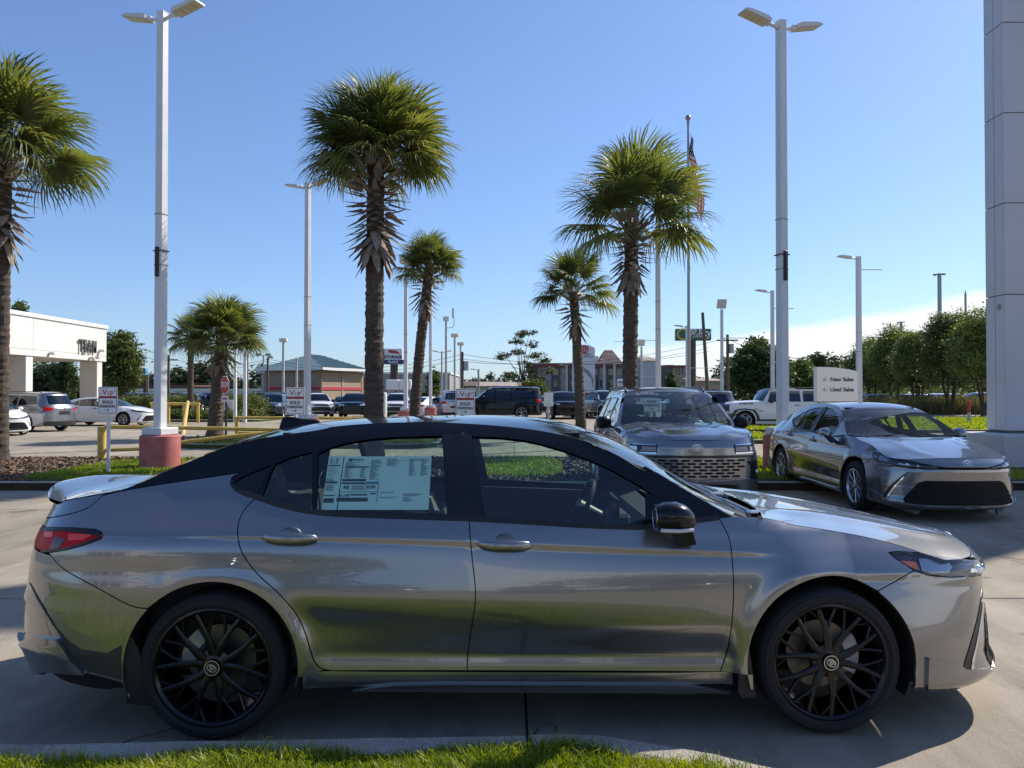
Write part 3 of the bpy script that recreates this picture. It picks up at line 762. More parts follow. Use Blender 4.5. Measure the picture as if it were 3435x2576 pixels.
    D['skirt'] = cv('S', (756, 1487), (850, 1476), (950, 1474), (1480, 1476), (1540, 1482), (1583, 1492), (1583, 1494), (1100, 1492), (756, 1490), sm=False)
    # greenhouse
    rail = cv('A', (735, 547), (870, 493), (1060, 408), (1250, 330), (1400, 272), (1555, 232), (1800, 190), (2000, 165), 'C', (200, 148), (400, 130), (600, 121), (850, 119), (1100, 131), (1300, 147), (1500, 172), (1700, 214), (1850, 268), (2000, 340), (2150, 422), 'D', (100, 347), (200, 405), (300, 465), (400, 524), (500, 582), (592, 632), n=3)
    D['rail'] = rail
    low = [p for p in cv('A', (735, 547), (900, 518), (1100, 487), (1300, 458), (1490, 430), (1440, 455), (1425, 490), n=4)]
    D['side'] = rail + cv('D', (592, 631), (515, 641), sm=False)[1:] + belt_f[::-1][1:] + belt_m[::-1][1:] + belt_r[::-1][1:] + low[::-1][1:-1]
    D['gq'] = cv('A', (1700, 378), (1800, 335), (1928, 302), (1930, 656), (1850, 645), (1740, 620), (1622, 583), (1655, 480), sm=False)
    D['gr'] = cv('C', (125, 312), (200, 275), (300, 247), (450, 222), (600, 210), (885, 203), (893, 250), (920, 688), (600, 680), (300, 668), (110, 662), (118, 500), sm=False)
    D['gf'] = cv('C', (1075, 207), (1250, 212), (1400, 230), (1500, 252), (1650, 296), (1800, 352), (1950, 420), (2100, 505), (2212, 578), 'D', (60, 480), (110, 520), (112, 640), (0, 676), 'C', (2140, 756), (1800, 745), (1400, 722), (1160, 706), (1120, 480), sm=False)
    D['gtip'] = cv('A', (1443, 490), (1500, 455), (1600, 412), (1672, 385), (1628, 480), (1585, 572), (1500, 540), sm=False)
    return D
CD = camry_panels()
CAM_MESH = {}
def ridge_camry(a, b):
    return .012 * np.exp(-((abs(b) - (.62 - .12 * a)) / .10)**2) * np.clip(a * 4, 0, 1) * np.clip((1 - a) * 5, 0, 1)
_CC = crom([(-2.16, 1.052), (-2.11, 1.078), (-1.888, 1.172), (-1.69, 1.255), (-1.48, 1.335), (-1.25, 1.392), (-1.0, 1.424), (-.7, 1.440), (-.3, 1.449), (0.0, 1.443), (.2, 1.420), (.4, 1.366), (.656, 1.256), (.865, 1.128), (1.07, 1.018), (1.16, .978)], n=8)
def greenhouse_curves():
    r = np.array(CD['rail']); P3 = CAM.pos(r[:, 0], r[:, 1])
    x = P3[:, 0]; P3 = P3[np.argsort(x)]; x = P3[:, 0]
    xa = np.linspace(x[0], x[-1], 160); R = np.stack([xa, np.interp(xa, x, P3[:, 1]), np.interp(xa, x, P3[:, 2])], 1)
    k = np.ones(5) / 5
    for c in (1, 2):
        pad = np.r_[[R[0, c]] * 2, R[:, c], [R[-1, c]] * 2]; R[:, c] = np.convolve(pad, k, 'valid')
    c = np.array(_CC); t = (xa - xa[0]) / (xa[-1] - xa[0])
    xc = np.interp(xa, [xa[0], -1.2, .2, xa[-1]], [c[0, 0], -1.3, .25, c[-1, 0]])
    C = np.stack([xc, 0 * xc, np.interp(xc, c[:, 0], c[:, 1])], 1)
    return R, C
def camry_mesh():
    if CAM_MESH: return CAM_MESH
    m = CAM_MESH; D = CD
    m['front_door'] = panel(CAM, 'front_door', D['doors'][1], M_GREY, h=(.035, .007)); m['rear_door'] = panel(CAM, 'rear_door', D['doors'][0], M_GREY, h=(.035, .007))
    m['front_wing'] = panel(CAM, 'front_wing', D['wing'], M_GREY, h=(.022, .012)); m['quarter_panel'] = panel(CAM, 'quarter_panel', D['quarter'], M_GREY, h=(.025, .012))
    m['rear_bumper'] = panel(CAM, 'rear_bumper', D['rbump'], M_GREY, h=(.03, .015)); m['trunk_rear'] = panel(CAM, 'trunk_rear', D['trunkrear'], M_GREY, h=(.03, .015))
    m['front_bumper'] = panel(CAM, 'front_bumper', D['fbump'], M_GREY, h=(.03, .015)); m['nose_panel'] = panel(CAM, 'nose_panel', D['beak'], M_GREY, h=(.03, .02), off=.004)
    m['nose_slot'] = panel(CAM, 'nose_slot', D['slot'], M_SATIN, h=(.04, .02), off=-.02)
    m['rocker_panel'] = panel(CAM, 'rocker_panel', D['rocker'], M_GREY, h=(.05, .02), off=-.004); m['side_skirt'] = panel(CAM, 'side_skirt', D['skirt'], M_GREY, h=(.05, .02), off=.014, crown=.01)
    m['headlamp_lens'] = panel(CAM, 'lens', D['head'], M_LENS, h=(.03, .02), off=.001, gap=.003); m['tail'] = panel(CAM, 'tail_lamp', D['tail'], M_RED, h=(.03, .02), off=.003, crown=.004)
    m['head_back'] = panel(CAM, 'headlamp', D['head'], M_SATIN, h=(.03, .02), off=-.03, gap=.003, rim=0)
    m['side_frame'] = panel(CAM, 'side_frame', D['side'], M_BLKP, holes=[D['gq'], D['gr'], D['gf'], D['gtip']], h=(.03, .02), gap=.001, rim=.02)
    for k, n in (('gq', 'quarter_window'), ('gr', 'rear_door_window'), ('gf', 'front_door_window'), ('gtip', 'corner_trim')):
        m[k] = panel(CAM, n, D[k], M_GLS if k != 'gtip' else M_SATIN, h=(.05, .03), off=-.008, gap=-.006, rim=0)
    m['pillar'] = panel(CAM, 'pillar_cover', cv('C', (897, 195), (1072, 200), (1157, 712), (924, 698), sm=False), M_SATIN, h=(.1, .05), off=.003, gap=0, rim=.004)
    # belt moulding: a thin black strip under the windows
    b = np.array(D['belt']); lo = b.copy(); lo[:, 1] -= .009; hi = b.copy(); hi[:, 1] += .013
    m['belt_moulding'] = panel(CAM, 'belt_moulding', [tuple(p) for p in hi] + [tuple(p) for p in lo[::-1]], M_TRIM, h=(.1, .05), off=.004, gap=0, rim=.006)
    R, C = greenhouse_curves()
    t = lambda x, A: np.interp(x, A[:, 0], np.r_[0, np.cumsum(np.linalg.norm(np.diff(A, axis=0), axis=1))] / np.linalg.norm(np.diff(A, axis=0), axis=1).sum())
    a_w, a_b = t(.37, C), t(-1.32, C)
    m['roof'] = patch('roof', R, C, M_BLKP, na=50, nb=36, a0=a_b, a1=a_w); m['windscreen'] = patch('windscreen', R, C, M_GLW, na=20, nb=36, a0=a_w, a1=1, p=2.4)
    m['rear_window'] = patch('rear_window', R, C, M_GLD, na=20, nb=36, a0=0, a1=a_b, p=2.4)
    for k_, (a0, a1) in (('windscreen_edge', (a_w, 1)), ('rear_window_edge', (0, a_b))):
        for sgn, (b0, b1) in enumerate(((-1, -.93), (.93, 1))): m[k_ + str(sgn)] = patch(k_, R, C, M_BLKP, na=20, nb=3, a0=a0, a1=a1, b0=b0, b1=b1, p=2.4, off=.003)
    m['windscreen_top'] = patch('windscreen_band', R, C, M_BLKP, na=3, nb=36, a0=a_w, a1=a_w + .022, off=.002, p=2.4)
    s = np.array(D['shut']); hp = CAM.pos(s[:, 0], s[:, 1]); hp = hp[hp[:, 0] > 1.10]
    q = np.array([2.05, 2.2, 2.35, 2.47]); ext = CAM.pos(q, np.interp(q, [1.9, 2.3, 2.47], [.78, .757, .768])); ext = ext[ext[:, 0] > hp[-1, 0] + .03]
    hp = np.concatenate([hp, ext]); hp = np.concatenate([[[1.13, hp[0, 1], hp[0, 2] + .008]], hp])
    hc = crom([(1.24, 0, .978), (1.5, 0, .955), (1.7, 0, .925), (1.95, 0, .880), (2.13, 0, .845), (2.28, 0, .815), (2.40, 0, .790)], n=8)
    m['hood'] = patch('hood', hp, hc, M_GREY, na=50, nb=44, p=2.6, ridge=ridge_camry, thick=.02, px=2.2)
    # deck lid
    te_ = np.array(D['tedge']); te = CAM.pos(te_[:, 0], te_[:, 1]); te = te[np.argsort(te[:, 0])] + [0, .004, .003]
    tcn = np.array([[-2.475, 0, 1.075], [-2.37, 0, 1.072], [-2.3, 0, 1.062], [-2.2, 0, 1.057], [-2.12, 0, 1.068]])
    m['trunk_lid'] = patch('trunk_lid', te, tcn, M_GREY, na=24, nb=36, p=3, thick=.02)
    q_ = np.array([-2.66, -2.54, -2.44, -2.36]); sp = CAM.pos(q_, np.full(4, 1.036)) + np.array([[-.035, -.008, .018], [-.028, -.010, .018], [-.012, -.006, .014], [0, 0, .008]]); sc = np.array([[-2.52, 0, 1.092], [-2.49, 0, 1.094], [-2.42, 0, 1.084], [-2.33, 0, 1.066]])
    m['rear_spoiler'] = patch('rear_spoiler', sp, sc, M_GREY, na=8, nb=36, p=3, thick=.018)
    # inner shell, dark, behind every gap
    zl = .22; Q = np.linspace(CAM.qr + .02, CAM.qf - .02, 2)
    sh = [(CAM.qr, .20)] + arcq(CAM, XR, HZ, .40, 200, -20)[0:] + arcq(CAM, XFW, HZ, .40, 200, -20) + [(CAM.qf, .20), (CAM.qf, .72), (2.55, .70), (2.2, .72), (1.9, .80), (1.6, .87), (1.2, .94), (1.0, .955), (0, .95), (-.9, .95), (-1.5, .96), (-2.0, .97), (-2.5, .97), (CAM.qr, .98)]
    m['inner_shell'] = panel(CAM, 'inner_shell', sh, M_WELL, h=(.08, .05), off=-.045, gap=0, rim=0)
    # bumper overlays: a band darker than the paint at the rear, front vent
    m['rear_dark_band'] = panel(CAM, 'rear_dark_band', cv('A', (186, 1112), (215, 1165), (300, 1310), (370, 1425), 'B', (470, 600), (560, 668), (780, 722), (782, 505), (690, 556), (520, 533), (440, 480), (340, 365), (240, 205), 'A', (192, 1120), sm=False), M_DKT, h=(.03, .02), off=.004, gap=0, rim=.008)
    m['rear_flap'] = panel(CAM, 'bumper_flap', [(-2.62, .395), (-2.62, .20)] + cv('B', (250, 655), (400, 675), (560, 690), (540, 660), (470, 590), (392, 462), (250, 448), sm=False) + [(-2.50, .372)], M_GREY, h=(.03, .02), off=.022, gap=0, rim=.03)
    m['front_flap'] = panel(CAM, 'bumper_lip', cv('E', (1547, 722), (1740, 765), (1800, 800)) + [(2.36, .225), (2.6, .205), (3.05, .20), (3.05, .17), (2.6, .17)] + cv('E', (1870, 888), (1700, 915), (1540, 936), (1545, 800), sm=False), M_GREY, h=(.03, .02), off=.016, gap=0, rim=.03)
    m['front_vent'] = panel(CAM, 'bumper_vent', [(2.02, .235), (2.11, .235), (2.24, .40), (2.38, .56), (2.40, .60), (2.33, .56), (2.16, .40)], M_SATIN, h=(.03, .02), off=.003, gap=0, rim=.01)
    m['vent_blade'] = panel(CAM, 'vent_blade', [(2.09, .245), (2.12, .245), (2.37, .54), (2.36, .555)], M_CHR, h=(.03, .02), off=.006, gap=0, rim=.006)
    g = [(2.38, .228), (2.35, .265), (2.56, .485), (2.64, .51), (3.05, .515), (3.05, .222), (2.6, .222)]
    m['grille'] = panel(CAM, 'grille', g, M_WELL, h=(.03, .02), off=.004, gap=0, rim=.01)
    for k in list(m):
        if k in ('roof', 'windscreen', 'rear_window', 'hood', 'trunk_lid', 'rear_spoiler', 'windscreen_top') or k[-1] in '01': continue
        m[k + '_R'] = mir(m[k])
    return m
M_GRB = M('black_grille_plastic', (.012, .012, .013), .5, spec=.3)
M_REDB2 = M('bright_red_lamp', (.95, .045, .03), .35, coat=.25)
M_REFL = M('lamp_chrome_reflector', (.38, .39, .41), .3, metal=1)
M_DKT = M('rear_bumper_dark_grey', (.03, .03, .03), .4)  # dark grey of the band overlaid on the rear bumper
def seat(parent, x, y, face=1, wd=.50, name='seat', back_h=.62):
    sm = MB(); sm.bbox(-.26, .26, -wd / 2, wd / 2, .0, .16, .05)
    o = sm.build('seat_cushion', M_SEAT, None, smooth=True, loc=(x, y, .30)); o.parent = parent; o.rotation_euler = (0, -.1, 0)
    bk = MB(); bk.bbox(-.07, .07, -wd / 2, wd / 2, 0, back_h, .055)
    for s in (-1, 1): bk.bbox(.03, .13, s * (wd / 2 - .05) - .05, s * (wd / 2 - .05) + .05, .05, back_h - .12, .035)
    o = bk.build('seat_back', M_SEAT, None, smooth=True, loc=(x - .27, y, .38)); o.parent = parent; o.rotation_euler = (0, -.36, 0)
    h = MB(); h.bbox(-.045, .045, -.13, .13, back_h + .04, back_h + .22, .04); h.tube([(0, -.06, back_h - .02), (0, -.06, back_h + .08)], .007, 6); h.tube([(0, .06, back_h - .02), (0, .06, back_h + .08)], .007, 6)
    h.build('headrest', M_SEAT, o, smooth=True)
def interior(root):
    b = MB(); b.box(-1.3, 1.1, -.78, .78, .22, .26); b.box(-1.95, -1.25, -.70, .70, .26, .95)
    b.build('cabin_floor', M_INT, root)
    d = MB(); pr = [(.62, .62), (.60, .80), (.68, .905), (.80, .935), (1.0, .955), (1.14, .955), (1.14, .5), (.8, .5)]
    d.prism([(p[0], p[1]) for p in pr], -.70, .70); d.bbox(.50, .63, -.13, .13, .55, .90, .02); d.build('dashboard', M_INT, root)
    s = MB(); s.bbox(.545, .56, -.15, .15, .86, .99, .008); s.build('centre_screen', M_SATIN, root)
    for y in (-.36, .36): seat(root, -.12, y)
    s = MB(); s.bbox(-1.25, -.72, -.66, .66, .32, .50, .05); s.build('seat_cushion', M_SEAT, root, smooth=True)
    s = MB(); s.bbox(-.07, .07, -.66, .66, 0, .60, .05)
    for y in (-.42, 0, .42): s.bbox(-.05, .05, y - .13, y + .13, .58, .78, .04)
    o = s.build('seat_back', M_SEAT, root, smooth=True, loc=(-1.24, 0, .42)); o.rotation_euler = (0, -.42, 0)
    st = MB(); T = Matrix.Translation((.40, .36, .86)) @ Matrix.Rotation(math.radians(-65), 4, 'Y')
    st.tube([T @ Vector((.185 * math.cos(a), .185 * math.sin(a), 0)) for a in np.linspace(0, 2 * PI, 33)], .016, 8, cap=False)
    for a in (0.2, PI - .2, 4.71): st.tube([T @ Vector((0, 0, .01)), T @ Vector((.18 * math.sin(a), .18 * math.cos(a), 0))], [.03, .014], 6)
    st.tube([T @ Vector((0, 0, .02)), T @ Vector((0, 0, -.3))], [.055, .03], 10); st.build('steering_wheel', M_TRIM, root, smooth=True)
    for s_ in (-1, 1):
        c = MB(); c.prism([(-1.15, .3), (1.0, .3), (1.05, .90), (.2, .935), (-1.1, .98)], s_ * .76, s_ * .80); c.build('door_trim', M_INT, root)
        for x in (.93, -.28):
            pass
    for x0, z0, x1, z1 in ((-.36, .95, -.30, 1.37),):
        for s_ in (-1, 1): MB().tube([(x0, s_ * .66, z0 - .05), (x1, s_ * .53, z1)], [.05, .045], 6, flat=.4).build('pillar_trim', M_INT, root)
    c = MB(); c.bbox(.28, .34, -.11, .11, 1.20, 1.27, .02); c.tube([(.33, 0, 1.27), (.36, 0, 1.35)], .01, 6); c.build('rear_view_mirror', M_TRIM, root)
    h = MB(); h.box(-1.2, .3, -.52, .52, 1.365, 1.375); h.build('headliner', M_INT, root)
def door_handle(root, u, v, x=None):
    if x is None: q, z = CAM.inv([(u, v)])[0]
    else: q, z = x, v
    out_ = []
    for s in (-1, 1):
        p = CAM.pos(np.array([q]), np.array([z]))[0]; y = p[1]; _, _, n = CAM.frame(np.array([q]), np.array([z])); n = n[0]; a = math.asin(-n[2]) if False else math.atan2(n[2], -n[1])
        T = Matrix.Translation((p[0], p[1], p[2])) @ Matrix.Rotation(-a, 4, 'X')
        if s > 0: T = Matrix.Diagonal((1, -1, 1, 1)) @ T
        mb = MB(); vs = []; fs = []; n_ = 18; m_ = 10
        for i in range(n_ + 1):
            t = i / n_; xx = -.130 + .26 * t; hw = .025 * (1 - abs(2 * t - 1)**3.2)**.5 + .001; bo = .036 * (1 - abs(2 * t - 1)**2.4) + .004
            for k in range(m_):
                a_ = 2 * PI * k / m_; vs.append((xx, -bo + .013 * -math.sin(a_) * (hw / .026), hw * math.cos(a_) + .003 * (1 - 2 * t)))
        for i in range(n_):
            for k in range(m_): fs.append((i * m_ + k, i * m_ + (k + 1) % m_, (i + 1) * m_ + (k + 1) % m_, (i + 1) * m_ + k))
        fs += [tuple(range(m_)), tuple(n_ * m_ + k for k in range(m_))[::-1]]
        mb.add([tuple(T @ Vector(p_)) for p_ in vs], fs)
        h = mb.build('door_handle', M_GREY, root, smooth=True)
        c = MB(); c.ell((0.0, .012, 0), (.055, .018, .050), 20, 10, T=T); c.build('handle_cup', M_DKG2, h, smooth=True)
        out_.append(h)
    return out_
M_DKG2 = paint('handle_cup_paint', (.10, .10, .105), .7, .4)
def mirror(root, mat=None, low=None):
    for s in (-1, 1):
        F_ = lambda T_: (Matrix.Diagonal((1, -1, 1, 1)) @ T_) if s > 0 else T_
        T = F_(Matrix.Translation((.672, -.975, 1.012)) @ Matrix.Scale(.84, 4))
        mb = MB(); vs = []; fs = []
        prof = [(-.105, .060, .062, 0), (-.10, .078, .074, 0), (-.06, .092, .086, .002), (0, .098, .086, .004), (.05, .088, .074, .000), (.09, .062, .052, -.012), (.112, .022, .022, -.022)]
        n_ = 20
        for x_, ry, rz, zo in prof:
            for k in range(n_):
                a = 2 * PI * k / n_; c_, s2 = math.cos(a), math.sin(a); e = .72
                vs.append((x_, ry * math.copysign(abs(c_)**e, c_), zo + rz * math.copysign(abs(s2)**e, s2) * (1 if s2 > 0 else .85)))
        for i in range(len(prof) - 1):
            for k in range(n_): fs.append((i * n_ + k, i * n_ + (k + 1) % n_, (i + 1) * n_ + (k + 1) % n_, (i + 1) * n_ + k))
        fs += [tuple(range(n_)), tuple((len(prof) - 1) * n_ + k for k in range(n_))]
        mb.add([tuple(T @ Vector(p)) for p in vs], fs)
        o = mb.build('wing_mirror', mat or M_BLKP, root, smooth=True)
        g = MB(); g.lathe([(0, 0), (.062, 0), (.06, .002)], 24, axis='z', T=T @ Matrix.Translation((-.1065, 0, 0)) @ Matrix.Rotation(-PI / 2, 4, 'Y') @ Matrix.Scale(1.0, 4)); g.build('mirror_glass', M_CHR, o)
        st = MB(); st.tube([T @ Vector((-.09, -.07, -.052)), T @ Vector((.0, -.096, -.052)), T @ Vector((.08, -.070, -.05))], .009, 8); st.build('indicator_strip', M_LENS2, o, smooth=True)
        ft = MB(); vs = [(-.02, .03, -.06), (.085, .03, -.055), (.10, .085, -.06), (-.0, .09, -.06), (.02, .10, -.165), (.115, .10, -.16), (.125, .17, -.155), (.02, .17, -.165)]
        vs = [(-.02, -.03, -.055), (.085, -.03, -.05), (.09, .06, -.05), (-.0, .06, -.055), (.03, .07, -.17), (.135, .07, -.155), (.135, .17, -.155), (.02, .17, -.17)]
        ft.add([tuple(T @ Vector(p)) for p in vs], [(0, 1, 2, 3), (4, 7, 6, 5), (0, 4, 5, 1), (1, 5, 6, 2), (2, 6, 7, 3), (3, 7, 4, 0)]); ft.build('mirror_foot', M_TRIM, o)
M_LENS2 = M('clear_indicator_plastic', (.6, .6, .62), .12, coat=1)
def build_sedan(root, body, roof, style, R=.333, r=.262, wr=None, roofside=None, fin=True, sticker=True, steer=0):
    m = camry_mesh()
    def put(k, name=None, mat=None, par=root, both=True):
        a = inst(name or m[k].name, m[k], par); 
        if mat: set_mat(a, mat)
        if both and k + '_R' in m:
            b = inst(name or m[k].name, m[k + '_R'], par)
            if mat: set_mat(b, mat)
            return a, b
        return a
    fd = put('front_door', mat=body); rd = put('rear_door', mat=body)
    for k in ('front_wing', 'quarter_panel', 'rear_bumper', 'trunk_rear', 'front_bumper', 'nose_panel', 'rocker_panel', 'side_skirt', 'rear_flap', 'front_flap'): put(k, mat=body)
    for k in ('nose_slot', 'belt_moulding', 'inner_shell', 'pillar', 'rear_dark_band', 'front_vent', 'vent_blade', 'gq', 'gr', 'gf', 'gtip'): put(k)
    put('side_frame', mat=roofside or roof); put('roof', mat=roof, both=False); put('windscreen', both=False); put('rear_window', both=False); put('windscreen_top', both=False)
    for k in ('windscreen_edge0', 'windscreen_edge1', 'rear_window_edge0', 'rear_window_edge1'): inst(k[:-1], m[k], root).data
    if roofside:
        pass
    put('hood', mat=body, both=False); put('trunk_lid', mat=body, both=False); put('rear_spoiler', mat=body, both=False)
    tl = put('tail')
    for i, tt in enumerate(tl):
        for kk, (nm, pts, mt) in enumerate((('lamp_surround', cv('A', (262, 768), (450, 774), (600, 784), (634, 812), (624, 838), (592, 822), (450, 800), (262, 790), sm=False), M_SATIN), ('lamp_surround', cv('A', (622, 840), (520, 880), (400, 913), (262, 926), (262, 915), (400, 900), (520, 866), (606, 832), sm=False), M_SATIN),
                ('lamp_facet', cv('A', (345, 826), (420, 846), (372, 898), (318, 905), sm=False), M_REDD), ('lamp_facet', cv('A', (432, 812), (575, 818), (520, 848), (430, 852), sm=False), M_REDB2), ('lamp_facet', cv('A', (285, 796), (338, 800), (332, 832), (285, 832), sm=False), M_REDB2))):
            k = 'f' + nm + str(kk); f_ = m.get(k) or m.setdefault(k, panel(CAM, nm, pts, mt, h=(.05, .03), off=.0085, gap=0, rim=.003)); inst(nm, f_ if i == 0 else m.setdefault(k + 'R', mir(f_)), tt)
    hb = put('head_back'); 
    for i, h in enumerate(hb):
        inst('lens', m['headlamp_lens' + ('_R' if i else '')], h)
        F_ = Matrix.Diagonal((1, -1, 1, 1)) if i else Matrix.Identity(4)
        for q, z, rr in ((2.36, .705, .030), (2.50, .685, .022)):
            p = CAM.pos(np.array([q]), np.array([z]))[0]; a, b, n = CAM.frame(np.array([q]), np.array([z])); p = p - n[0] * .022
            T = F_ @ Matrix.Translation(Vector(p)); MB().ell((0, 0, 0), (rr, rr, rr * .8), 14, 8, T=T).build('projector', M_CHR, h, smooth=True)
        am = panel(CAM, 'amber_marker', cv('D', (1530, 872), (1615, 880), (1642, 928), (1580, 905), sm=False), M_AMB, h=(.05, .02), off=-.008, gap=0, rim=.004) if 'amber' not in m else m['amber']
        m['amber'] = am; inst('amber_marker', am if i == 0 else m.setdefault('amber_R', mir(am)), h)
        rf = m.get('refl') or panel(CAM, 'reflector', cv('D', (1640, 856), (1740, 856), (1800, 862), (1830, 905), (1810, 948), (1720, 945), (1660, 930), sm=False), M_REFL, h=(.03, .02), off=-.018, gap=0, rim=.01, crown=-.012)
        m['refl'] = rf; inst('reflector', rf if i == 0 else m.setdefault('refl_R', mir(rf)), h)
        dr = m.get('drl') or panel(CAM, 'light_strip', [(2.22, .700), (2.62, .664), (2.74, .664), (2.74, .670), (2.62, .674), (2.25, .716)], M_CHR, h=(.05, .02), off=-.010, gap=0, rim=.004)
        m['drl'] = dr; inst('light_strip', dr if i == 0 else m.setdefault('drl_R', mir(dr)), h)
    # grille slats
    gg = put('grille')
    for i, g in enumerate(gg):
        mb = MB()
        for z in np.arange(.24, .51, .027):
            qa = np.interp(z, [.22, .265, .485, .52], [2.38, 2.38, 2.60, 2.68]) + .10; qs = np.linspace(qa, 3.05, 9); p = CAM.pos(qs, np.full(9, z)); _, _, n = CAM.frame(qs, np.full(9, z))
            for j in range(8):
                a, b = p[j] + n[j] * .012, p[j + 1] + n[j + 1] * .012
                vs = [a, b, b + [0, 0, .007], a + [0, 0, .007], p[j] - n[j] * .0, p[j + 1], p[j + 1] + [0, 0, .007], p[j] + [0, 0, .007]]
                if i: vs = [np.array([v_[0], -v_[1], v_[2]]) for v_ in vs]
                mb.add(vs, [(0, 1, 2, 3), (3, 2, 6, 7), (0, 4, 5, 1)])
        o = mb.build('grille_slats', M_GRB, g)
        mb = MB()
        for q in np.arange(2.40, 2.72, .022):
            zt = np.interp(q, [2.36, 2.56, 2.64], [.29, .485, .505]); zz = np.arange(.235, zt, .0135)
            for k, z in enumerate(zz[:-1]):
                if k % 2 == int(round((q - 2.58) / .022)) % 2: continue
                p = CAM.pos(np.array([q - .010, q + .010]), np.array([z, z + .0135])); _, _, n = CAM.frame(np.array([q]), np.array([z])); p = p + n[0] * .0125
                if i: p = p * [1, -1, 1]
                mb.tube([p[0], p[1]], .002, 4)
        mb.build('grille_mesh', M_GRB, g)
    p = CAM.pos(np.array([3.05]), np.array([.725]))[0]
    em = emblem_mb(.115, Matrix.Translation((p[0] + .012, 0, .733)) @ Matrix.Rotation(math.radians(-12), 4, 'Y') @ Matrix.Rotation(PI / 2, 4, 'Z')); em.build('emblem', M_BADGE, root)
    for q in ((990, 1800), (1700, 1828)): pass
    for (u, v) in ((974, 1802), (1694, 1825)): door_handle(root, u, v)
    mirror(root, roof if not sticker and False else (roof if sticker else body))
    interior(root)
    # wheels, wells, brakes, underbody
    for x in (XR, XFW):
        for s in (-1, 1):
            t = wheel(root, x, s * .795, HZ, R, .235, r, style, steer=steer if x > 0 else 0, side=s, rimmat=wr, spin=.2 if x > 0 else .1)
            if s < 0:
                e = emblem_mb(.046, Matrix.Translation((0, -.235 / 2 + .008, 0)) @ Matrix.Rotation(.4, 4, 'Y')); e.build('cap_emblem', M_BADGE, t)
                MB().tube([(0, -.2350 / 2 + .0125, 0), (0, -.235 / 2 + .0095, 0)], .033, 24).build('hub_cap', M_SATIN, t)
                rg = MB(); ellring(rg, (0, 0), .034, .034, .0025, T=Matrix.Translation((0, -.235 / 2 + .010, 0))); rg.build('cap_ring', M_BADGE, t)
            brake(root, x, s * .765, HZ, .158, 'f' if x > 0 else 'r')
            w_ = MB(); a = np.radians(np.linspace(-25, 205, 24)); yo = s * .865; yi = s * .50
            vs = [(x + .40 * math.cos(t_), yy, HZ + .40 * math.sin(t_)) for t_ in a for yy in (yo, yi)]
            w_.add(vs, [(2 * i, 2 * i + 1, 2 * i + 3, 2 * i + 2) for i in range(23)]); w_.add([(x + .41 * math.cos(t_), yi, HZ + .41 * math.sin(t_)) for t_ in a], [tuple(range(24))])
            w_.build('wheel_well', M_WELL, root)
    for s in (-1, 1):
        for pts in ([(-1.78, .50), (-1.80, .42), (-1.79, .18), (-1.68, .165), (-1.70, .30), (-1.74, .42)], [(1.02, .46), (.985, .38), (.98, .20), (1.0, .175), (1.06, .18), (1.04, .35)]):
            MB().prism(pts, s * .80, s * .90).build('mud_flap', M_TRIM, root)
    MB().box(-2.05, 2.15, -.55, .55, .18, .235).build('underbody', M_WELL, root); MB().box(-.98, .98, -.84, .84, .19, .24).build('underbody', M_WELL, root)
    # cowl with wipers
    c = MB(); c.prism([(1.02, .935), (1.20, .945), (1.27, .95), (1.24, .90), (1.0, .90)], -.70, .70); c.build('cowl', M_TRIM, root)
    for y0, y1, xx in ((-.62, .02, 1.09), (.10, .66, 1.11)):
        wp = MB(); wp.tube([(xx + .05, y0, .985), (xx + .02, (y0 + y1) / 2, 1.0), (xx - .02, y1, 1.0)], .007, 5); wp.bbox(xx + .03, xx + .10, y0 - .02, y0 + .04, .955, .99, .008); wp.tube([(xx + .035, y0 + .05, .975), (xx, y1, .985)], .005, 5); wp.build('wiper', M_ALU if sticker else M_TRIM, root)
    if fin:
        f = MB(); vs = []; pf = [(-1.30, .0, .0, .034), (-1.10, 0, 0, .028), (-1.0, 0, 0, .012)]
        base = [(-1.31, 1.375), (-1.0, 1.418)]; 
        out_ = [(-1.315, 1.37), (-1.315, 1.418), (-1.300, 1.446), (-1.27, 1.455), (-1.20, 1.452), (-1.12, 1.440), (-1.06, 1.430), (-.98, 1.422)]
        rows = []
        for (x_, zt) in [(-1.355 + (a_ + 1.315) * .66, b_ - (.012 if a_ < -1.1 else .004)) for a_, b_ in out_]:
            zb = np.interp(x_, [-1.36, -1.28, -1.1, -.9], [1.355, 1.378, 1.405, 1.425]); hh = max(zt - zb, .001)
            for f_ in (0, .35, .7, 1): rows.append((x_, .036 * (1 - f_)**.8 * (1 if x_ < -1.22 else max(0, (-1.12 - x_) / .10)) + .002, zb + hh * f_))
        vs = [(a, -b, c_) for a, b, c_ in rows] + [(a, b, c_) for a, b, c_ in rows]; n_ = len(rows); fs = []
        for i in range(len(out_) - 1):
            for j in range(3):
                a = i * 4 + j; fs.append((a, a + 4, a + 5, a + 1)); fs.append((n_ + a, n_ + a + 1, n_ + a + 5, n_ + a + 4))
            fs.append((i * 4 + 3, i * 4 + 7, n_ + i * 4 + 7, n_ + i * 4 + 3))
        fs.append((0, 1, 2, 3, n_ + 3, n_ + 2, n_ + 1, n_)); f.add(vs, fs); f.build('roof_antenna', M_BLKP, root, smooth=True)
    return root
M_PAPER = M('window_sticker_paper', (.74, .86, .82), .6)
M_INK = M('sticker_ink', (.05, .06, .07), .7)
M_INKB = M('sticker_blue_ink', (.06, .22, .34), .7)
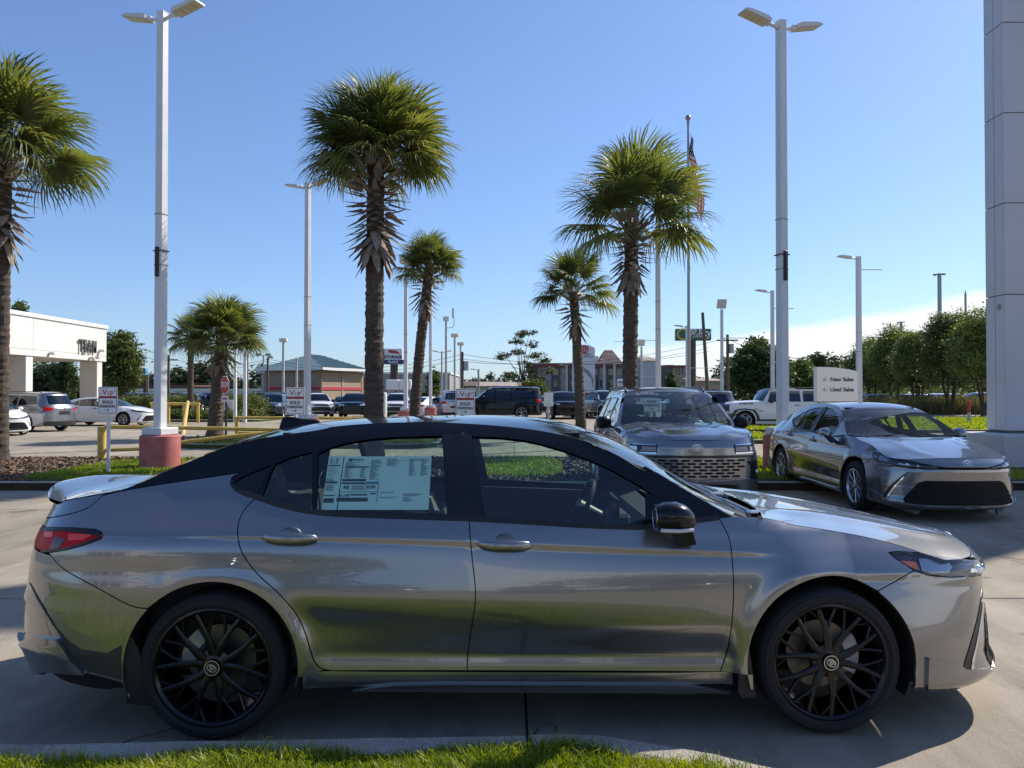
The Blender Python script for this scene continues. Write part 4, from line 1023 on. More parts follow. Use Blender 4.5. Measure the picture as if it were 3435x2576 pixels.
def sticker(root):
    """price label stuck inside the rear door window: flat sheet just behind the glass"""
    s = thing('window_sticker', 'large printed price sheet inside the rear door window of the near grey sedan', 'sticker'); s.location = root.matrix_world.translation if False else (0, 0, 0)
    q = CAM.inv(src(['C', (165, 318), (808, 318), (792, 652), (128, 656), (262, 318), (236, 652)]))
    P4 = CAM.pos(q[:, 0], q[:, 1]); _, _, n = CAM.frame(q[:, 0], q[:, 1]); P4 = P4 - n * .014
    W4 = [MAIN_T @ Vector(p) for p in P4]
    return s, W4
# ---------------------------------------------------------------- other vehicles: same kind of body surface, own proportions
def gen_shape(sp):
    W2, zb, zr, tg = sp['W'] / 2, sp['belt'], sp['roof'], sp.get('tg', 22)
    kn = [(.1, -18), (.30, -10), (.42, -4), (.55, -1), (.70, 3), (zb - .22, 5), (zb - .08, 9), (zb, tg * .7), (zb + .05, tg), (zr - .15, tg + 2), (zr - .04, tg + 16), (zr + .3, 70)]
    zt, Wt = tilt_table(kn, W2 - .01, .62); cx = (sp['xr_w'], sp['xf_w']); hz = sp['R']; fl = sp.get('flare', .018); hl = sp['hood']
    hx, hzz = [p[0] for p in hl], [p[1] for p in hl]
    def Wf(x, z):
        x, z = np.broadcast_arrays(np.asarray(x, float), np.asarray(z, float)); W = np.interp(z, zt, Wt)
        up = np.clip((z - zb) / .3, 0, 1); W = W - up * .05 * np.clip((abs(x) - .6) / 1.2, 0, 1)**1.5
        for c in cx:
            r = np.hypot(x - c, z - hz); a = np.exp(-(np.maximum(r - hz - .07, 0) / .06)**2) * np.clip((z - .16) / .06, 0, 1) * np.clip((zb - z) / .2, 0, 1); W = W * (1 - a) + (W2 + fl - .012) * a
        zs = np.interp(x, hx, hzz) - .09; m = np.clip((z - zs) / .09, 0, 1.5); W = W - np.where(x > hx[0] - .05, .03 * m**2, 0)
        return W
    fx = [p[0] for p in sp['nose']]; fv = [p[1] for p in sp['nose']]; rx = [p[0] for p in sp['tail']]; rv = [p[1] for p in sp['tail']]
    return Shape(Wf, lambda z: np.interp(z, fx, fv), lambda z: np.interp(z, rx, rv), sp['xf_w'] + .12, sp['xr_w'] - .12, sp.get('kf', (.72, .74, .02)), sp.get('kr', (.75, .8, .02)), 1.3, np.eye(4))
def gp(pts, sh):
    """('f', y from the middle of the nose, z), ('r', y from the middle of the tail, z) or (x, z)"""
    o = []
    for p in pts:
        if p[0] == 'f' or p[0] == 'r':
            q = np.linspace(sh.xcf, sh.qf, 120) if p[0] == 'f' else np.linspace(sh.xcr, sh.qr, 120)
            yy = -sh.pos(q, np.full(120, p[2]))[:, 1]; o.append((float(np.interp(-p[1], -yy, q)), p[2]))
        else: o.append((float(sh.xq(np.array([p[0]]), np.array([p[1]]))[0]), p[1]))
    return o
GEN = {}
def gen_meshes(kind, sp):
    if kind in GEN: return GEN[kind]
    sh = gen_shape(sp); m = {'shape': sh}; h = sp.get('h', (.09, .04)); R = sp['R']; zlo = sp.get('zlo', .24); ra = R + .055
    def arc(cx): return arcq(sh, cx, R, ra, 180 + math.degrees(math.asin(min(.95, (R - zlo) / ra))), -math.degrees(math.asin(min(.95, (R - zlo) / ra))), 18)
    rail = crom(sp['rail'], n=4); railq = [(float(sh.xq(np.array([x]), np.array([z]))[0]), z) for x, z in rail]
    hood = crom(sp['hood'], n=3); hq = [(float(sh.xq(np.array([x]), np.array([z]))[0]), z) for x, z in hood]; ztop_f = hood[-1][1]
    ztr = rail[0][1]; e = 0.0
    body = [(sh.qr, zlo)] + arc(sp['xr_w']) + arc(sp['xf_w']) + [(sh.qf, zlo), (sh.qf, ztop_f + sp.get('nose_up', 0))] + hq[::-1] + railq[::-1]
    if 'deck' in sp: body += [(float(sh.xq(np.array([x]), np.array([z]))[0]), z) for x, z in sp['deck']] + [(sh.qr, sp['deck'][-1][1])]
    else: body += [(sh.qr, ztr + .01)]
    wins = [(n, gp(p, sh)) for n, p in sp['windows']]; doors = [(n, gp(p, sh)) for n, p in sp.get('doors', [])]
    def cen(p): return np.array([[sum(a[0] for a in p) / len(p), sum(a[1] for a in p) / len(p)]])
    free = []; dwin = {i: [] for i in range(len(doors))}
    for n, p in wins:
        for i, (dn, dp) in enumerate(doors):
            if inpoly(cen(p), dp)[0]: dwin[i].append((n, p)); break
        else: free.append((n, p))
    m['body'] = panel(sh, 'body_shell', body, M_WHT, holes=[p for n, p in free] + [p for n, p in doors], h=h, gap=0, rim=.03)
    m['doors'] = [(n, panel(sh, n, p, M_WHT, holes=[w_ for _, w_ in dwin[i]], h=h, gap=.004, rim=.02)) for i, (n, p) in enumerate(doors)]
    m['wins'] = [(n, panel(sh, n, p, M_GLD, h=(.3, .2), off=-.008, gap=-.008, rim=0)) for n, p in wins]
    m['over'] = []
    for name, pts, mat, off in sp['over']: m['over'].append((name, panel(sh, name, gp(pts, sh), mat, h=h, gap=0, rim=max(.006, abs(off)), off=off), mat))
    P3 = sh.pos(np.array([q for q, z in railq]), np.array([z for q, z in railq])); P3 = P3[np.argsort(P3[:, 0])]
    cr = crom(sp['crown'], n=5); C = np.array([(x, 0, z) for x, z in cr]); t = lambda x: np.interp(x, C[:, 0], np.r_[0, np.cumsum(np.linalg.norm(np.diff(C, axis=0), axis=1))] / np.linalg.norm(np.diff(C, axis=0), axis=1).sum())
    aw = t(sp['wtop']); ab = t(sp['rtop']) if 'rtop' in sp else 0
    m['roof'] = patch('roof', P3, C, M_WHT, na=20, nb=16, a0=ab, a1=aw, p=sp.get('rp', 2.6)); m['windscreen'] = patch('windscreen', P3, C, M_GLD, na=10, nb=16, a0=aw, a1=1, b0=-.94, b1=.94, p=sp.get('rp', 2.6))
    m['we'] = [patch('windscreen_frame', P3, C, M_WHT, na=10, nb=2, a0=aw, a1=1, b0=a, b1=b, p=sp.get('rp', 2.6)) for a, b in ((-1, -.94), (.94, 1))]
    if ab: m['rear_window'] = patch('rear_window', P3, C, M_GLD, na=10, nb=16, a0=0, a1=ab, p=2.6)
    hp = sh.pos(np.array([q for q, z in hq]), np.array([z for q, z in hq])); hc = [(x, 0, z) for x, z in crom(sp['hoodc'], n=5)]
    m['hood'] = patch('hood', hp, hc, M_WHT, na=16, nb=20, p=sp.get('hp', 3), ridge=sp.get('ridge'), thick=.02)
    if 'deck' in sp:
        dp = gp(sp['deck'], sh); D3 = sh.pos(np.array([q for q, z in dp]), np.array([z for q, z in dp])); D3 = D3[np.argsort(D3[:, 0])]
        m['trunk'] = patch('trunk_lid', D3, [(x, 0, z) for x, z in sp['deckc']], M_WHT, na=8, nb=16, p=3, thick=.02)
    GEN[kind] = m
    return m
def gen_car(kind, root, paint_, roofp=None, style='alu5', cap=None, interior_=True, glass=None, rimmat=None, steer=0, extras=None):
    sp = SPECS[kind]; m = gen_meshes(kind, sp); sh = m['shape']; R = sp['R']
    def both(name, me, mat=None, par=root):
        k = 'R_' + str(id(me)); r = m.get(k) or m.setdefault(k, mir(me)); o = [inst(name, me, par), inst(name, r, par)]
        if mat: [set_mat(x, mat) for x in o]
        return o
    both('body_shell', m['body'], paint_)
    for n, me in m['doors']:
        d = both(n, me, paint_)
        for k, o in enumerate(d):
            dx = np.mean([v.co.x for v in me.vertices][:60]); zz = sp['belt'] - .10; xx = sp['handles'][m['doors'].index((n, me))] if 'handles' in sp else dx
            p = sh.pos(sh.xq(np.array([xx]), np.array([zz])), np.array([zz]))[0]; s = 1 if k else -1
            MB().bbox(xx - .10, xx + .10, s * (abs(p[1]) + .01) - .018, s * (abs(p[1]) + .01) + .018, zz - .016, zz + .016, .01).build('door_handle', sp.get('handlemat') or paint_, o, smooth=True)
    for n, me in m['wins']: both(n, me, glass)
    for n, me, mat in m['over']: both(n, me, paint_ if mat is None else mat)
    inst('roof', m['roof'], root, mat=roofp or paint_); inst('windscreen', m['windscreen'], root, mat=glass); [inst('windscreen_frame', x, root, mat=paint_) for x in m['we']]; inst('hood', m['hood'], root, mat=paint_)
    if 'rear_window' in m: inst('rear_window', m['rear_window'], root)
    if 'trunk' in m: inst('trunk_lid', m['trunk'], root, mat=paint_)
    for x in (sp['xr_w'], sp['xf_w']):
        for s in (-1, 1):
            wheel(root, x, s * (sp['W'] / 2 - .12), R, R, .23, sp.get('rim', R * .69), style, side=s, detail=1, rimmat=rimmat, steer=steer if x > 0 else 0, spin=.3 * x)
            a = np.radians(np.linspace(-20, 200, 14)); ra = R + .06; yo, yi = s * (sp['W'] / 2 - .06), s * .45; w_ = MB()
            w_.add([(x + ra * math.cos(t_), yy, R + ra * math.sin(t_)) for t_ in a for yy in (yo, yi)], [(2 * i, 2 * i + 1, 2 * i + 3, 2 * i + 2) for i in range(13)]); w_.add([(x + ra * math.cos(t_), yi, R + ra * math.sin(t_)) for t_ in a], [tuple(range(14))]); w_.build('wheel_well', M_WELL, root)
    y2 = sp['W'] / 2; zl = sp.get('zlo', .24); x0, x1 = sp['tail'][0][1] + .12, sp['nose'][0][1] - .12
    ub = MB(); ub.box(x0, x1, -.42, .42, zl - .02, zl + .25); ub.box(sp['xr_w'] + R + .07, sp['xf_w'] - R - .07, -y2 + .1, y2 - .1, zl, zl + .3); ub.box(x0 + .1, sp['xf_w'] + R, -.42, .42, zl + .2, sp['belt'] - .2); ub.build('underbody', M_WELL, root)
    cb = MB(); cb.box(sp['cabin'][0], sp['cabin'][1], -y2 + .16, y2 - .16, .5, sp['belt'] - .05)
    for x_ in sp['seats']:
        for y in (-.38, .38):
            cb.bbox(x_ - .10, x_ + .04, y - .23, y + .23, sp['belt'] - .3, sp['belt'] + .14, .04); cb.bbox(x_ - .09, x_ + .0, y - .12, y + .12, sp['belt'] + .17, sp['belt'] + .34, .03)
    cb.build('cabin_interior', M_INT, root)
    for s in (-1, 1):
        mx, mz = sp['mirror']; p = sh.pos(np.array([mx]), np.array([mz]))[0]; yy = s * (abs(p[1]) + .13)
        mb = MB(); mb.bbox(mx - .06, mx + .09, yy - .11, yy + .11, mz - .02, mz + .15, .045); mb.box(mx - .02, mx + .05, min(yy, s * abs(p[1])), max(yy, s * abs(p[1])), mz - .02, mz + .02)
        mb.build('wing_mirror', sp.get('mirmat') or paint_, root, smooth=True)
    if extras: extras(root, sh, sp, paint_)
    return root
M_PLAST = M('grey_plastic_cladding', (.03, .03, .032), .6)
M_LAMPF = M('lamp_reflector', (.55, .57, .60), .18, metal=.7, coat=1)
def suv_spec(L=4.6, W=1.86, H=1.69, wb=2.69, fo=.90, R=.355, zb=1.06, hoodz=(1.10, 1.0), tg=21, grille='std', rear_slope=.18, wtop=.30, doors=False, ab=1.02):
    xf_w = wb / 2; xr_w = -wb / 2; nx = xf_w + fo; tx = nx - L; zr = H - .07
    sp = dict(W=W, belt=zb, roof=zr, tg=tg, R=R, xf_w=xf_w, xr_w=xr_w, zlo=.26)
    sp['hood'] = [(ab, hoodz[0]), ((ab + nx) / 2 - .05, (hoodz[0] + hoodz[1]) / 2 + .015), (nx - .26, hoodz[1]), (nx - .12, hoodz[1] - .04)]
    sp['hoodc'] = [(ab + .10, hoodz[0] + .05), ((ab + nx) / 2, (hoodz[0] + hoodz[1]) / 2 + .06), (nx - .12, hoodz[1] + .02), (nx - .04, hoodz[1] - .04)]
    sp['rail'] = [(tx + .10 + rear_slope, zr - .05), (tx + .45 + rear_slope, zr - .01), (-.6, zr + .01), (wtop - .2, zr), (wtop, zr - .04), ((wtop + ab) / 2 + .02, (zr + hoodz[0]) / 2 + .01), (ab, hoodz[0] - .005)]
    sp['crown'] = [(tx + .06 + rear_slope, H - .05), (tx + .5 + rear_slope, H - .01), (-.5, H), (wtop - .1, H - .02), (wtop + .04, H - .07), ((wtop + ab) / 2 + .10, (H + hoodz[0]) / 2 + .0), (ab + .13, hoodz[0] + .03)]
    sp['wtop'] = wtop + .04
    sp['nose'] = [(.24, nx - .08), (.32, nx - .02), (.5, nx), (.75, nx), (hoodz[1] - .12, nx - .01), (hoodz[1], nx - .07), (hoodz[1] + .1, nx - .16)]
    sp['tail'] = [(.24, tx + .06), (.4, tx), (.7, tx + .01), (zb - .08, tx + .02), (zb, tx + .06), (zr, tx + .06 + rear_slope), (H, tx + .06 + rear_slope + .04)]
    b0 = zb + .035; t0 = zr - .10
    xp = .05
    sp['windows'] = [('front_door_window', [(xp + .02, b0), (ab - .28, b0 + .01), (wtop + .18, t0 - .02), (xp + .02, t0 + .01)]), ('rear_door_window', [(-.84, b0), (xp - .05, b0), (xp - .05, t0 + .01), (-.80, t0 + .005)]),
                     ('quarter_window', [(tx + .62, b0 + .06), (-.90, b0), (-.88, t0 + .0), (tx + .62 + rear_slope * .6, t0 - .03)]), ('rear_window', [('r', .0001, b0 + .04), ('r', .60, b0 + .04), ('r', .54, zr - .12), ('r', .0001, zr - .09)])]
    sp['cabin'] = (tx + .35, ab - .2); sp['seats'] = (-.1, -.95); sp['mirror'] = (ab - .30, zb + .02); sp['handles'] = (.12, -.78)
    if doors:
        sp['doors'] = [('front_door', [(xp - .01, .34), (.90, .34), (.93, zb - .05), (ab - .20, zb + .025), (wtop + .22, zr - .085), (xp - .01, zr - .05)]), ('rear_door', [(xp - .02, .34), (xp - .02, zr - .05), (-.84, zr - .06), (-.87, zb), (-.98, .82), (-.84, .5), (-.78, .34)])]
    hz0 = hoodz[1]
    sp['over'] = [('cladding', [(xr_w - R - .02, .26), (xr_w + R + .1, .26), (xf_w - R - .1, .26), (xf_w - R - .1, .40), (xr_w + R + .1, .40)][1:], M_PLAST, .006),
                  ('lower_grille', [('f', .0001, .27), ('f', .62, .27), ('f', .55, .42), ('f', .0001, .43)], M_TRIM, .006), ('fog_lamp_recess', [('f', .80, .45), ('f', .68, .45), ('f', .72, .62), ('f', .82, .66)], M_TRIM, .005),
                  ('headlamp', [('f', .52, hz0 - .16), ('f', .84, hz0 - .13), (nx - .62, hz0 - .09), ('f', .84, hz0 - .04), ('f', .50, hz0 - .07)], M_LAMPF, .006),
                  ('tail_lamp', [('r', .50, zb - .17), ('r', .82, zb - .20), (tx + .32, zb - .12), (tx + .35, zb - .02), ('r', .80, zb - .0), ('r', .50, zb - .06)], M_RED, .008),
                  ('rear_bumper_trim', [('r', .0001, .26), ('r', .8, .26), ('r', .8, .44), ('r', .0001, .46)], M_PLAST, .006), ('number_plate_recess', [('r', .0001, .72), ('r', .27, .72), ('r', .27, .86), ('r', .0001, .86)], M_TRIM, .004)]
    if grille == 'std': sp['over'].append(('grille', [('f', .0001, hz0 - .34), ('f', .50, hz0 - .33), ('f', .60, hz0 - .20), ('f', .46, hz0 - .09), ('f', .0001, hz0 - .09)], M_TRIM, .006))
    if grille == 'split': sp['over'] += [('grille', [('f', .0001, hz0 - .20), ('f', .48, hz0 - .19), ('f', .46, hz0 - .08), ('f', .0001, hz0 - .08)], M_TRIM, .006), ('lower_grille_frame', [('f', .0001, .46), ('f', .66, .46), ('f', .58, hz0 - .27), ('f', .0001, hz0 - .25)], M_TRIM, .008)]
    return sp
SPECS = {'suv': suv_spec(grille='split'), 'suv_b': suv_spec(L=4.46, H=1.65, wb=2.64, grille='std', hoodz=(1.06, .96), zb=1.02),
         'big_suv': suv_spec(L=4.95, W=1.93, H=1.78, wb=2.85, R=.37, grille='std', hoodz=(1.16, 1.08), zb=1.12, rear_slope=.22),
         'offroad': suv_spec(L=5.0, W=1.95, H=1.86, wb=2.85, R=.40, fo=.95, grille='std', hoodz=(1.20, 1.12), zb=1.17, tg=17, rear_slope=.10, doors=True),
         'santa': suv_spec(L=4.78, W=1.90, H=1.70, wb=2.76, R=.365, grille='std', hoodz=(1.08, .98), zb=1.07, doors=True, rear_slope=.26),
         'rav': suv_spec(L=4.6, W=1.86, H=1.685, wb=2.69, R=.36, fo=.93, grille='none', hoodz=(1.13, 1.03), zb=1.08, doors=True)}
def roof_rails(root, sh, sp, paint_):
    for s in (-1, 1):
        yy = s * (abs(sh.pos(np.array([-.5]), np.array([sp['roof'] - .02]))[0][1]) - .05); H = sp['roof'] + .07
        MB().tube([(sp['tail'][0][1] + .55, yy, H - .055), (sp['tail'][0][1] + .65, yy, H - .015), (-.3, yy, H - .005), (.1, yy, H - .015), (.22, yy, H - .07)], .018, 6).build('roof_rail', M_SATIN, root, smooth=True)
def rack(root, sh, sp, paint_):
    roof_rails(root, sh, sp, paint_)
    mb = MB(); 
    for x in (-.9, -.4): mb.tube([(x, -.6, 1.93), (x, .6, 1.93)], .02, 6); [mb.box(x - .04, x + .04, y - .03, y + .03, 1.86, 1.97) for y in (-.55, .55)]
    mb.build('roof_rack', M_CHR, root)
def rav_extras(root, sh, sp, paint_):
    roof_rails(root, sh, sp, paint_)
    hz0 = 1.03
    def ov(name, pts, mat, off, par=root, rim=None, h=(.06, .04)):
        me = panel(sh, name, gp(pts, sh), mat, h=h, gap=0, rim=rim or max(.006, abs(off)), off=off); a = inst(name, me, par); b = inst(name, mir(me), par); return a, b
    # slim dark strip under the nose panel, hexagon grille openings, lower intake, side pods
    ov('nose_strip', [('f', .0001, .765), ('f', .80, .765), ('f', .80, .80), ('f', .0001, .80)], M_SATIN, .006)
    me_done = 0
    for r in range(6):
        z = .735 - r * .040
        for c in range(-5, 6):
            off = (c + (.5 if r % 2 else 0)) * .145
            if off < -.01 or off > .62 - .02 * r: continue
            w_ = .060; hh = .013; cy = off
            pts = [(cy - w_, z), (cy - w_ + .018, z + hh), (cy + w_ - .018, z + hh), (cy + w_, z), (cy + w_ - .018, z - hh), (cy - w_ + .018, z - hh)]
            if cy < .01: pts = [('f', max(p[0], .0001), p[1]) for p in pts if p[0] > -.05]; pts = [('f', .0001, z + hh), ('f', w_ - .018, z + hh), ('f', w_, z), ('f', w_ - .018, z - hh), ('f', .0001, z - hh)]
            elif cy - w_ < 0: continue
            else: pts = [('f', a, b) for a, b in pts]
            ov('grille_opening', pts, M_WELL, .003, rim=.003)
    ov('lower_intake', [('f', .0001, .27), ('f', .60, .27), ('f', .50, .43), ('f', .0001, .44)], M_SATIN, .006)
    ov('bumper_skid', [('f', .0001, .45), ('f', .52, .44), ('f', .62, .30), ('f', .80, .28), ('f', .90, .40), ('f', .70, .50), ('f', .0001, .475)], paint_, .022)
    ov('side_intake', [('f', .72, .50), ('f', .86, .44), ('f', .885, .72), ('f', .68, .72), ('f', .74, .62)], M_SATIN, .008)
    for s in (-1, 1):
        p = sh.pos(np.array([gp([('f', .83, .57)], sh)[0][0]]), np.array([.57]))[0]; MB().ell((p[0] + .0, s * abs(p[1]), .57), (.02, .03, .03), 12, 8).build('fog_lamp', M_LAMPF, root, smooth=True)
    hl = ov('headlamp', [('f', .50, .815), ('f', .86, .815), (1.95, .86), (1.95, .93), ('f', .86, .95), ('f', .48, .935)], M_SATIN, .004)
    for i, h in enumerate(hl):
        for nm, pts, mt in (('light_strip', [('f', .50, .92), ('f', .86, .93), (2.0, .93), (2.0, .942), ('f', .86, .946), ('f', .50, .932)], M_CHR), ('light_strip', [('f', .50, .818), ('f', .84, .818), (2.0, .85), (2.0, .865), ('f', .84, .833), ('f', .50, .832)], M_CHR),
                            ('projector', [('f', .72, .85), ('f', .80, .85), ('f', .80, .905), ('f', .72, .905)], M_LAMPF), ('lamp_body', [('f', .50, .845), ('f', .68, .845), ('f', .66, .908), ('f', .50, .905)], M_GRL)):
            me = panel(sh, nm, gp(pts, sh), mt, h=(.1, .1), gap=0, rim=.006, off=.010); inst(nm, mir(me) if i else me, h)
    x = sh.pos(np.array([sh.qf]), np.array([.92]))[0][0]
    emblem_mb(.13, Matrix.Translation((x + .008, 0, .90)) @ Matrix.Rotation(PI / 2, 4, 'Z')).build('emblem', M_BADGE, root)
    st = MB(); T = Matrix.Translation((.50, .38, 1.02)) @ Matrix.Rotation(math.radians(-62), 4, 'Y'); st.tube([T @ Vector((.185 * math.cos(a), .185 * math.sin(a), 0)) for a in np.linspace(0, 2 * PI, 25)], .015, 6, cap=False); st.build('steering_wheel', M_LAMPF, root, smooth=True)
    for y0, y1 in ((-.66, .0), (.06, .66)): MB().tube([(1.16, y0, 1.15), (1.12, y1, 1.185)], .008, 5).build('wiper', M_TRIM, root)
    ov('front_arch_trim', [(1.345 - .45, .38), (1.345 - .415, .36), (1.345 - .415, .38), (1.345 - .42, .39)], M_PLAST, .006)
M_GRL = M('grey_lamp_plastic', (.16, .165, .18), .3, coat=1)
SPECS['rav']['over'] = [o for o in SPECS['rav']['over'] if o[0] in ('cladding', 'tail_lamp', 'rear_bumper_trim')]
SPECS['rav']['mirmat'] = M_BLKP
SPECS['rav']['ridge'] = lambda a, b: .022 * np.clip((abs(b) - .52) / .10, 0, 1) * np.clip((.80 + .0 * a - abs(b)) / .12, 0, 1) * np.clip((1 - a) * 6, 0, 1)
for k_ in ('suv', 'offroad'): SPECS[k_]['mirmat'] = M_BLKP
# ---------------------------------------------------------------- ground
def ground_mat(name, c1, c2, sc=1.0, rough=.9, stain=.35, grain=.10, bump=.25, slab=False, c3=None):
    m = bpy.data.materials.new(name); m.use_nodes = True; t = m.node_tree; b = t.nodes['Principled BSDF']; b.inputs['Roughness'].default_value = rough; b.inputs['Specular IOR Level'].default_value = .3
    g = N(t, 'ShaderNodeNewGeometry')
    def noise(scale, det=4, r=.6, st=None):
        n = N(t, 'ShaderNodeTexNoise'); n.inputs['Scale'].default_value = scale; n.inputs['Detail'].default_value = det; n.inputs['Roughness'].default_value = r
        if st: mp = N(t, 'ShaderNodeMapping'); mp.inputs['Scale'].default_value = st; t.links.new(g.outputs['Position'], mp.inputs[0]); t.links.new(mp.outputs[0], n.inputs['Vector'])
        else: t.links.new(g.outputs['Position'], n.inputs['Vector'])
        return n.outputs[0]
    def mix(f, a, b_, mode='MIX'):
        x = N(t, 'ShaderNodeMix', data_type='RGBA', blend_type=mode)
        for k, v in (('Factor', f), ('A', a), ('B', b_)):
            if isinstance(v, (tuple, list)): x.inputs[k].default_value = (*v, 1)
            elif isinstance(v, (int, float)): x.inputs[k].default_value = v
            else: t.links.new(v, x.inputs[k])
        return x.outputs['Result']
    def rng(v, a, b_, c=0, d=1):
        r = N(t, 'ShaderNodeMapRange'); t.links.new(v, r.inputs[0]); r.inputs[1].default_value = a; r.inputs[2].default_value = b_; r.inputs[3].default_value = c; r.inputs[4].default_value = d; return r.outputs[0]
    col = mix(rng(noise(.5 * sc, 6), .35, .65), c1, c2)
    col = mix(rng(noise(3 * sc, 5, .7, (1, .25, 1)), .45, .75, 0, stain), col, c3 or tuple(x * .45 for x in c1))
    col = mix(rng(noise(90 * sc, 3, .7), .3, .7, grain * -1, grain), col, (1, 1, 1), 'OVERLAY') if False else col
    gr = rng(noise(140 * sc, 2, .7), .25, .75, 1 - grain * 2, 1 + grain * 2); mm = N(t, 'ShaderNodeVectorMath', operation='SCALE'); t.links.new(col, mm.inputs[0]); t.links.new(gr, mm.inputs['Scale']); col = mm.outputs[0]
    if slab:
        oi = N(t, 'ShaderNodeObjectInfo'); f = rng(oi.outputs['Random'], 0, 1, .86, 1.08); m2 = N(t, 'ShaderNodeVectorMath', operation='SCALE'); t.links.new(col, m2.inputs[0]); t.links.new(f, m2.inputs['Scale']); col = m2.outputs[0]
        sp_ = rng(noise(1.9, 3, .5), .66, .72, 0, .55); col = mix(sp_, col, (.05, .045, .04))
    t.links.new(col, b.inputs['Base Color'])
    bp = N(t, 'ShaderNodeBump'); bp.inputs['Strength'].default_value = bump; bp.inputs['Distance'].default_value = .01; t.links.new(noise(110 * sc, 4), bp.inputs['Height']); t.links.new(bp.outputs[0], b.inputs['Normal'])
    MATS[name] = m
    return m
M_CONC = ground_mat('weathered_concrete', (.262, .223, .173), (.355, .304, .24), slab=True, stain=.62, grain=.17)
M_KERB = ground_mat('kerb_concrete', (.42, .38, .33), (.50, .455, .39), 1.3, stain=.6, grain=.30, bump=1.0)
M_SOIL = ground_mat('turf_soil', (.045, .06, .018), (.07, .085, .025), 2)
M_MULCH = ground_mat('mulch_bed', (.04, .025, .015), (.09, .055, .035), 8, bump=1)
M_FIELD = ground_mat('far_field', (.09, .11, .04), (.14, .14, .06), .3)
M_ASPH = ground_mat('asphalt', (.055, .055, .055), (.075, .073, .07), 1)
M_GRASS = leaf_mat('grass_blades', (.11, .18, .018), (.27, .33, .045), vs=3.0, trans=.4, r=.45)
M_CHIP = M('mulch_chips', (.10, .06, .035), .85, var=.6, vs=30, c2=(.34, .22, .14))
M_CHIPD = M('dark_mulch_chips', (.035, .03, .028), .7, var=.6, vs=30, c2=(.16, .14, .13))
struct('ground', MB().box(-900, 900, -300, 1700, -.6, -.03), M_FIELD)
struct('frontage_road', MB().box(-400, 400, 66, 84, -.03, -.022), M_ASPH)
lot = struct('parking_lot', MB().box(-75, 75, -26, 66, -.2, -.012), M_ASPH)
SLX, SLY = 4.65, 4.6
_sl = MB().bbox(-SLX / 2 + .006, SLX / 2 - .006, -SLY / 2 + .006, SLY / 2 - .006, -.10, 0, .006).build('slab', M_CONC)
_slm = _sl.data; bpy.data.objects.remove(_sl)
for j in range(-5, 14):
    y = 5.94 + SLY * (j + .5)
    for i in range(-16, 16):
        x = .07 + SLX * (i + .5)
        if abs(x) - SLX > max(.70 * (y + 3), 14) or abs(x) > 70: continue
        inst('slab', _slm, lot, (x, y, -rnd.random() * .003), (rnd.uniform(-1, 1) * .0006, rnd.uniform(-1, 1) * .0006, 0))
# cracks: thin dark filled lines, slightly sunk edges
def crack(pts, w_=.008):
    p = crom([(a, b, .0012) for a, b in pts], n=5); mb = MB(); r_ = random.Random(3); L = []; R_ = []
    for i, q in enumerate(p):
        d = Vector(p[min(i + 1, len(p) - 1)]) - Vector(p[max(0, i - 1)]); n = Vector((-d.y, d.x, 0)).normalized() * w_ * r_.uniform(.3, 1); o = Vector((r_.uniform(-1, 1) * .01, r_.uniform(-1, 1) * .01, 0))
        L.append(tuple(Vector(q) + n + o)); R_.append(tuple(Vector(q) - n + o))
    k = len(p); mb.add(L + R_, [(i, i + 1, k + i + 1, k + i) for i in range(k - 1)])
    o = mb.build('crack', M_ASPH, lot); return o
crack([(-1.85, 3.32), (-1.72, 3.52), (-1.55, 3.68), (-1.45, 4.1)]); crack([(4.4, 7.9), (5.0, 7.2), (5.9, 6.7), (7, 6.1)]); crack([(.07, 3.35), (.12, 3.62), (.2, 3.66), (.22, 3.5)], .005); crack([(-6, 6.6), (-4.9, 7.0), (-4.1, 7.7)])
def kerb_line(parent, pts, w_=.15, h=.13, seg=3.0, closed=False, inner=1, mat=None):
    """kerb stones swept along a line; the body lies on the left (inner=1) of the direction"""
    p = [Vector((a, b, 0)) for a, b in pts]; d = [0]
    for a, b in zip(p, p[1:]): d.append(d[-1] + (b - a).length)
    n = max(1, round(d[-1] / seg)); me = []
    def at(s):
        for i in range(len(p) - 1):
            if s <= d[i + 1] + 1e-6: t = (s - d[i]) / max(d[i + 1] - d[i], 1e-6); return p[i].lerp(p[i + 1], t), (p[i + 1] - p[i]).normalized()
    for k in range(n):
        a, b = d[-1] * k / n + .004, d[-1] * (k + 1) / n - .004; m = max(2, int((b - a) / .15) + 1); vs = []
        for s in np.linspace(a, b, m):
            q, t = at(s); nr = Vector((-t.y, t.x, 0)) * inner; j = rnd.uniform(-.002, .002)
            for o_, z in ((0, -.05), (.004, h - .03), (.012, h - .010), (.03, h + j), (w_ - .02, h + j), (w_, h - .012), (w_, -.05)): vs.append(tuple(q + nr * o_ + Vector((0, 0, z))))
        fs = [(i * 7 + c, i * 7 + c + 1, (i + 1) * 7 + c + 1, (i + 1) * 7 + c) for i in range(m - 1) for c in range(6)] + [tuple(range(7)), tuple((m - 1) * 7 + c for c in range(7))[::-1]]
        MB().add(vs, fs).build('kerb_stone', mat or M_KERB, parent)
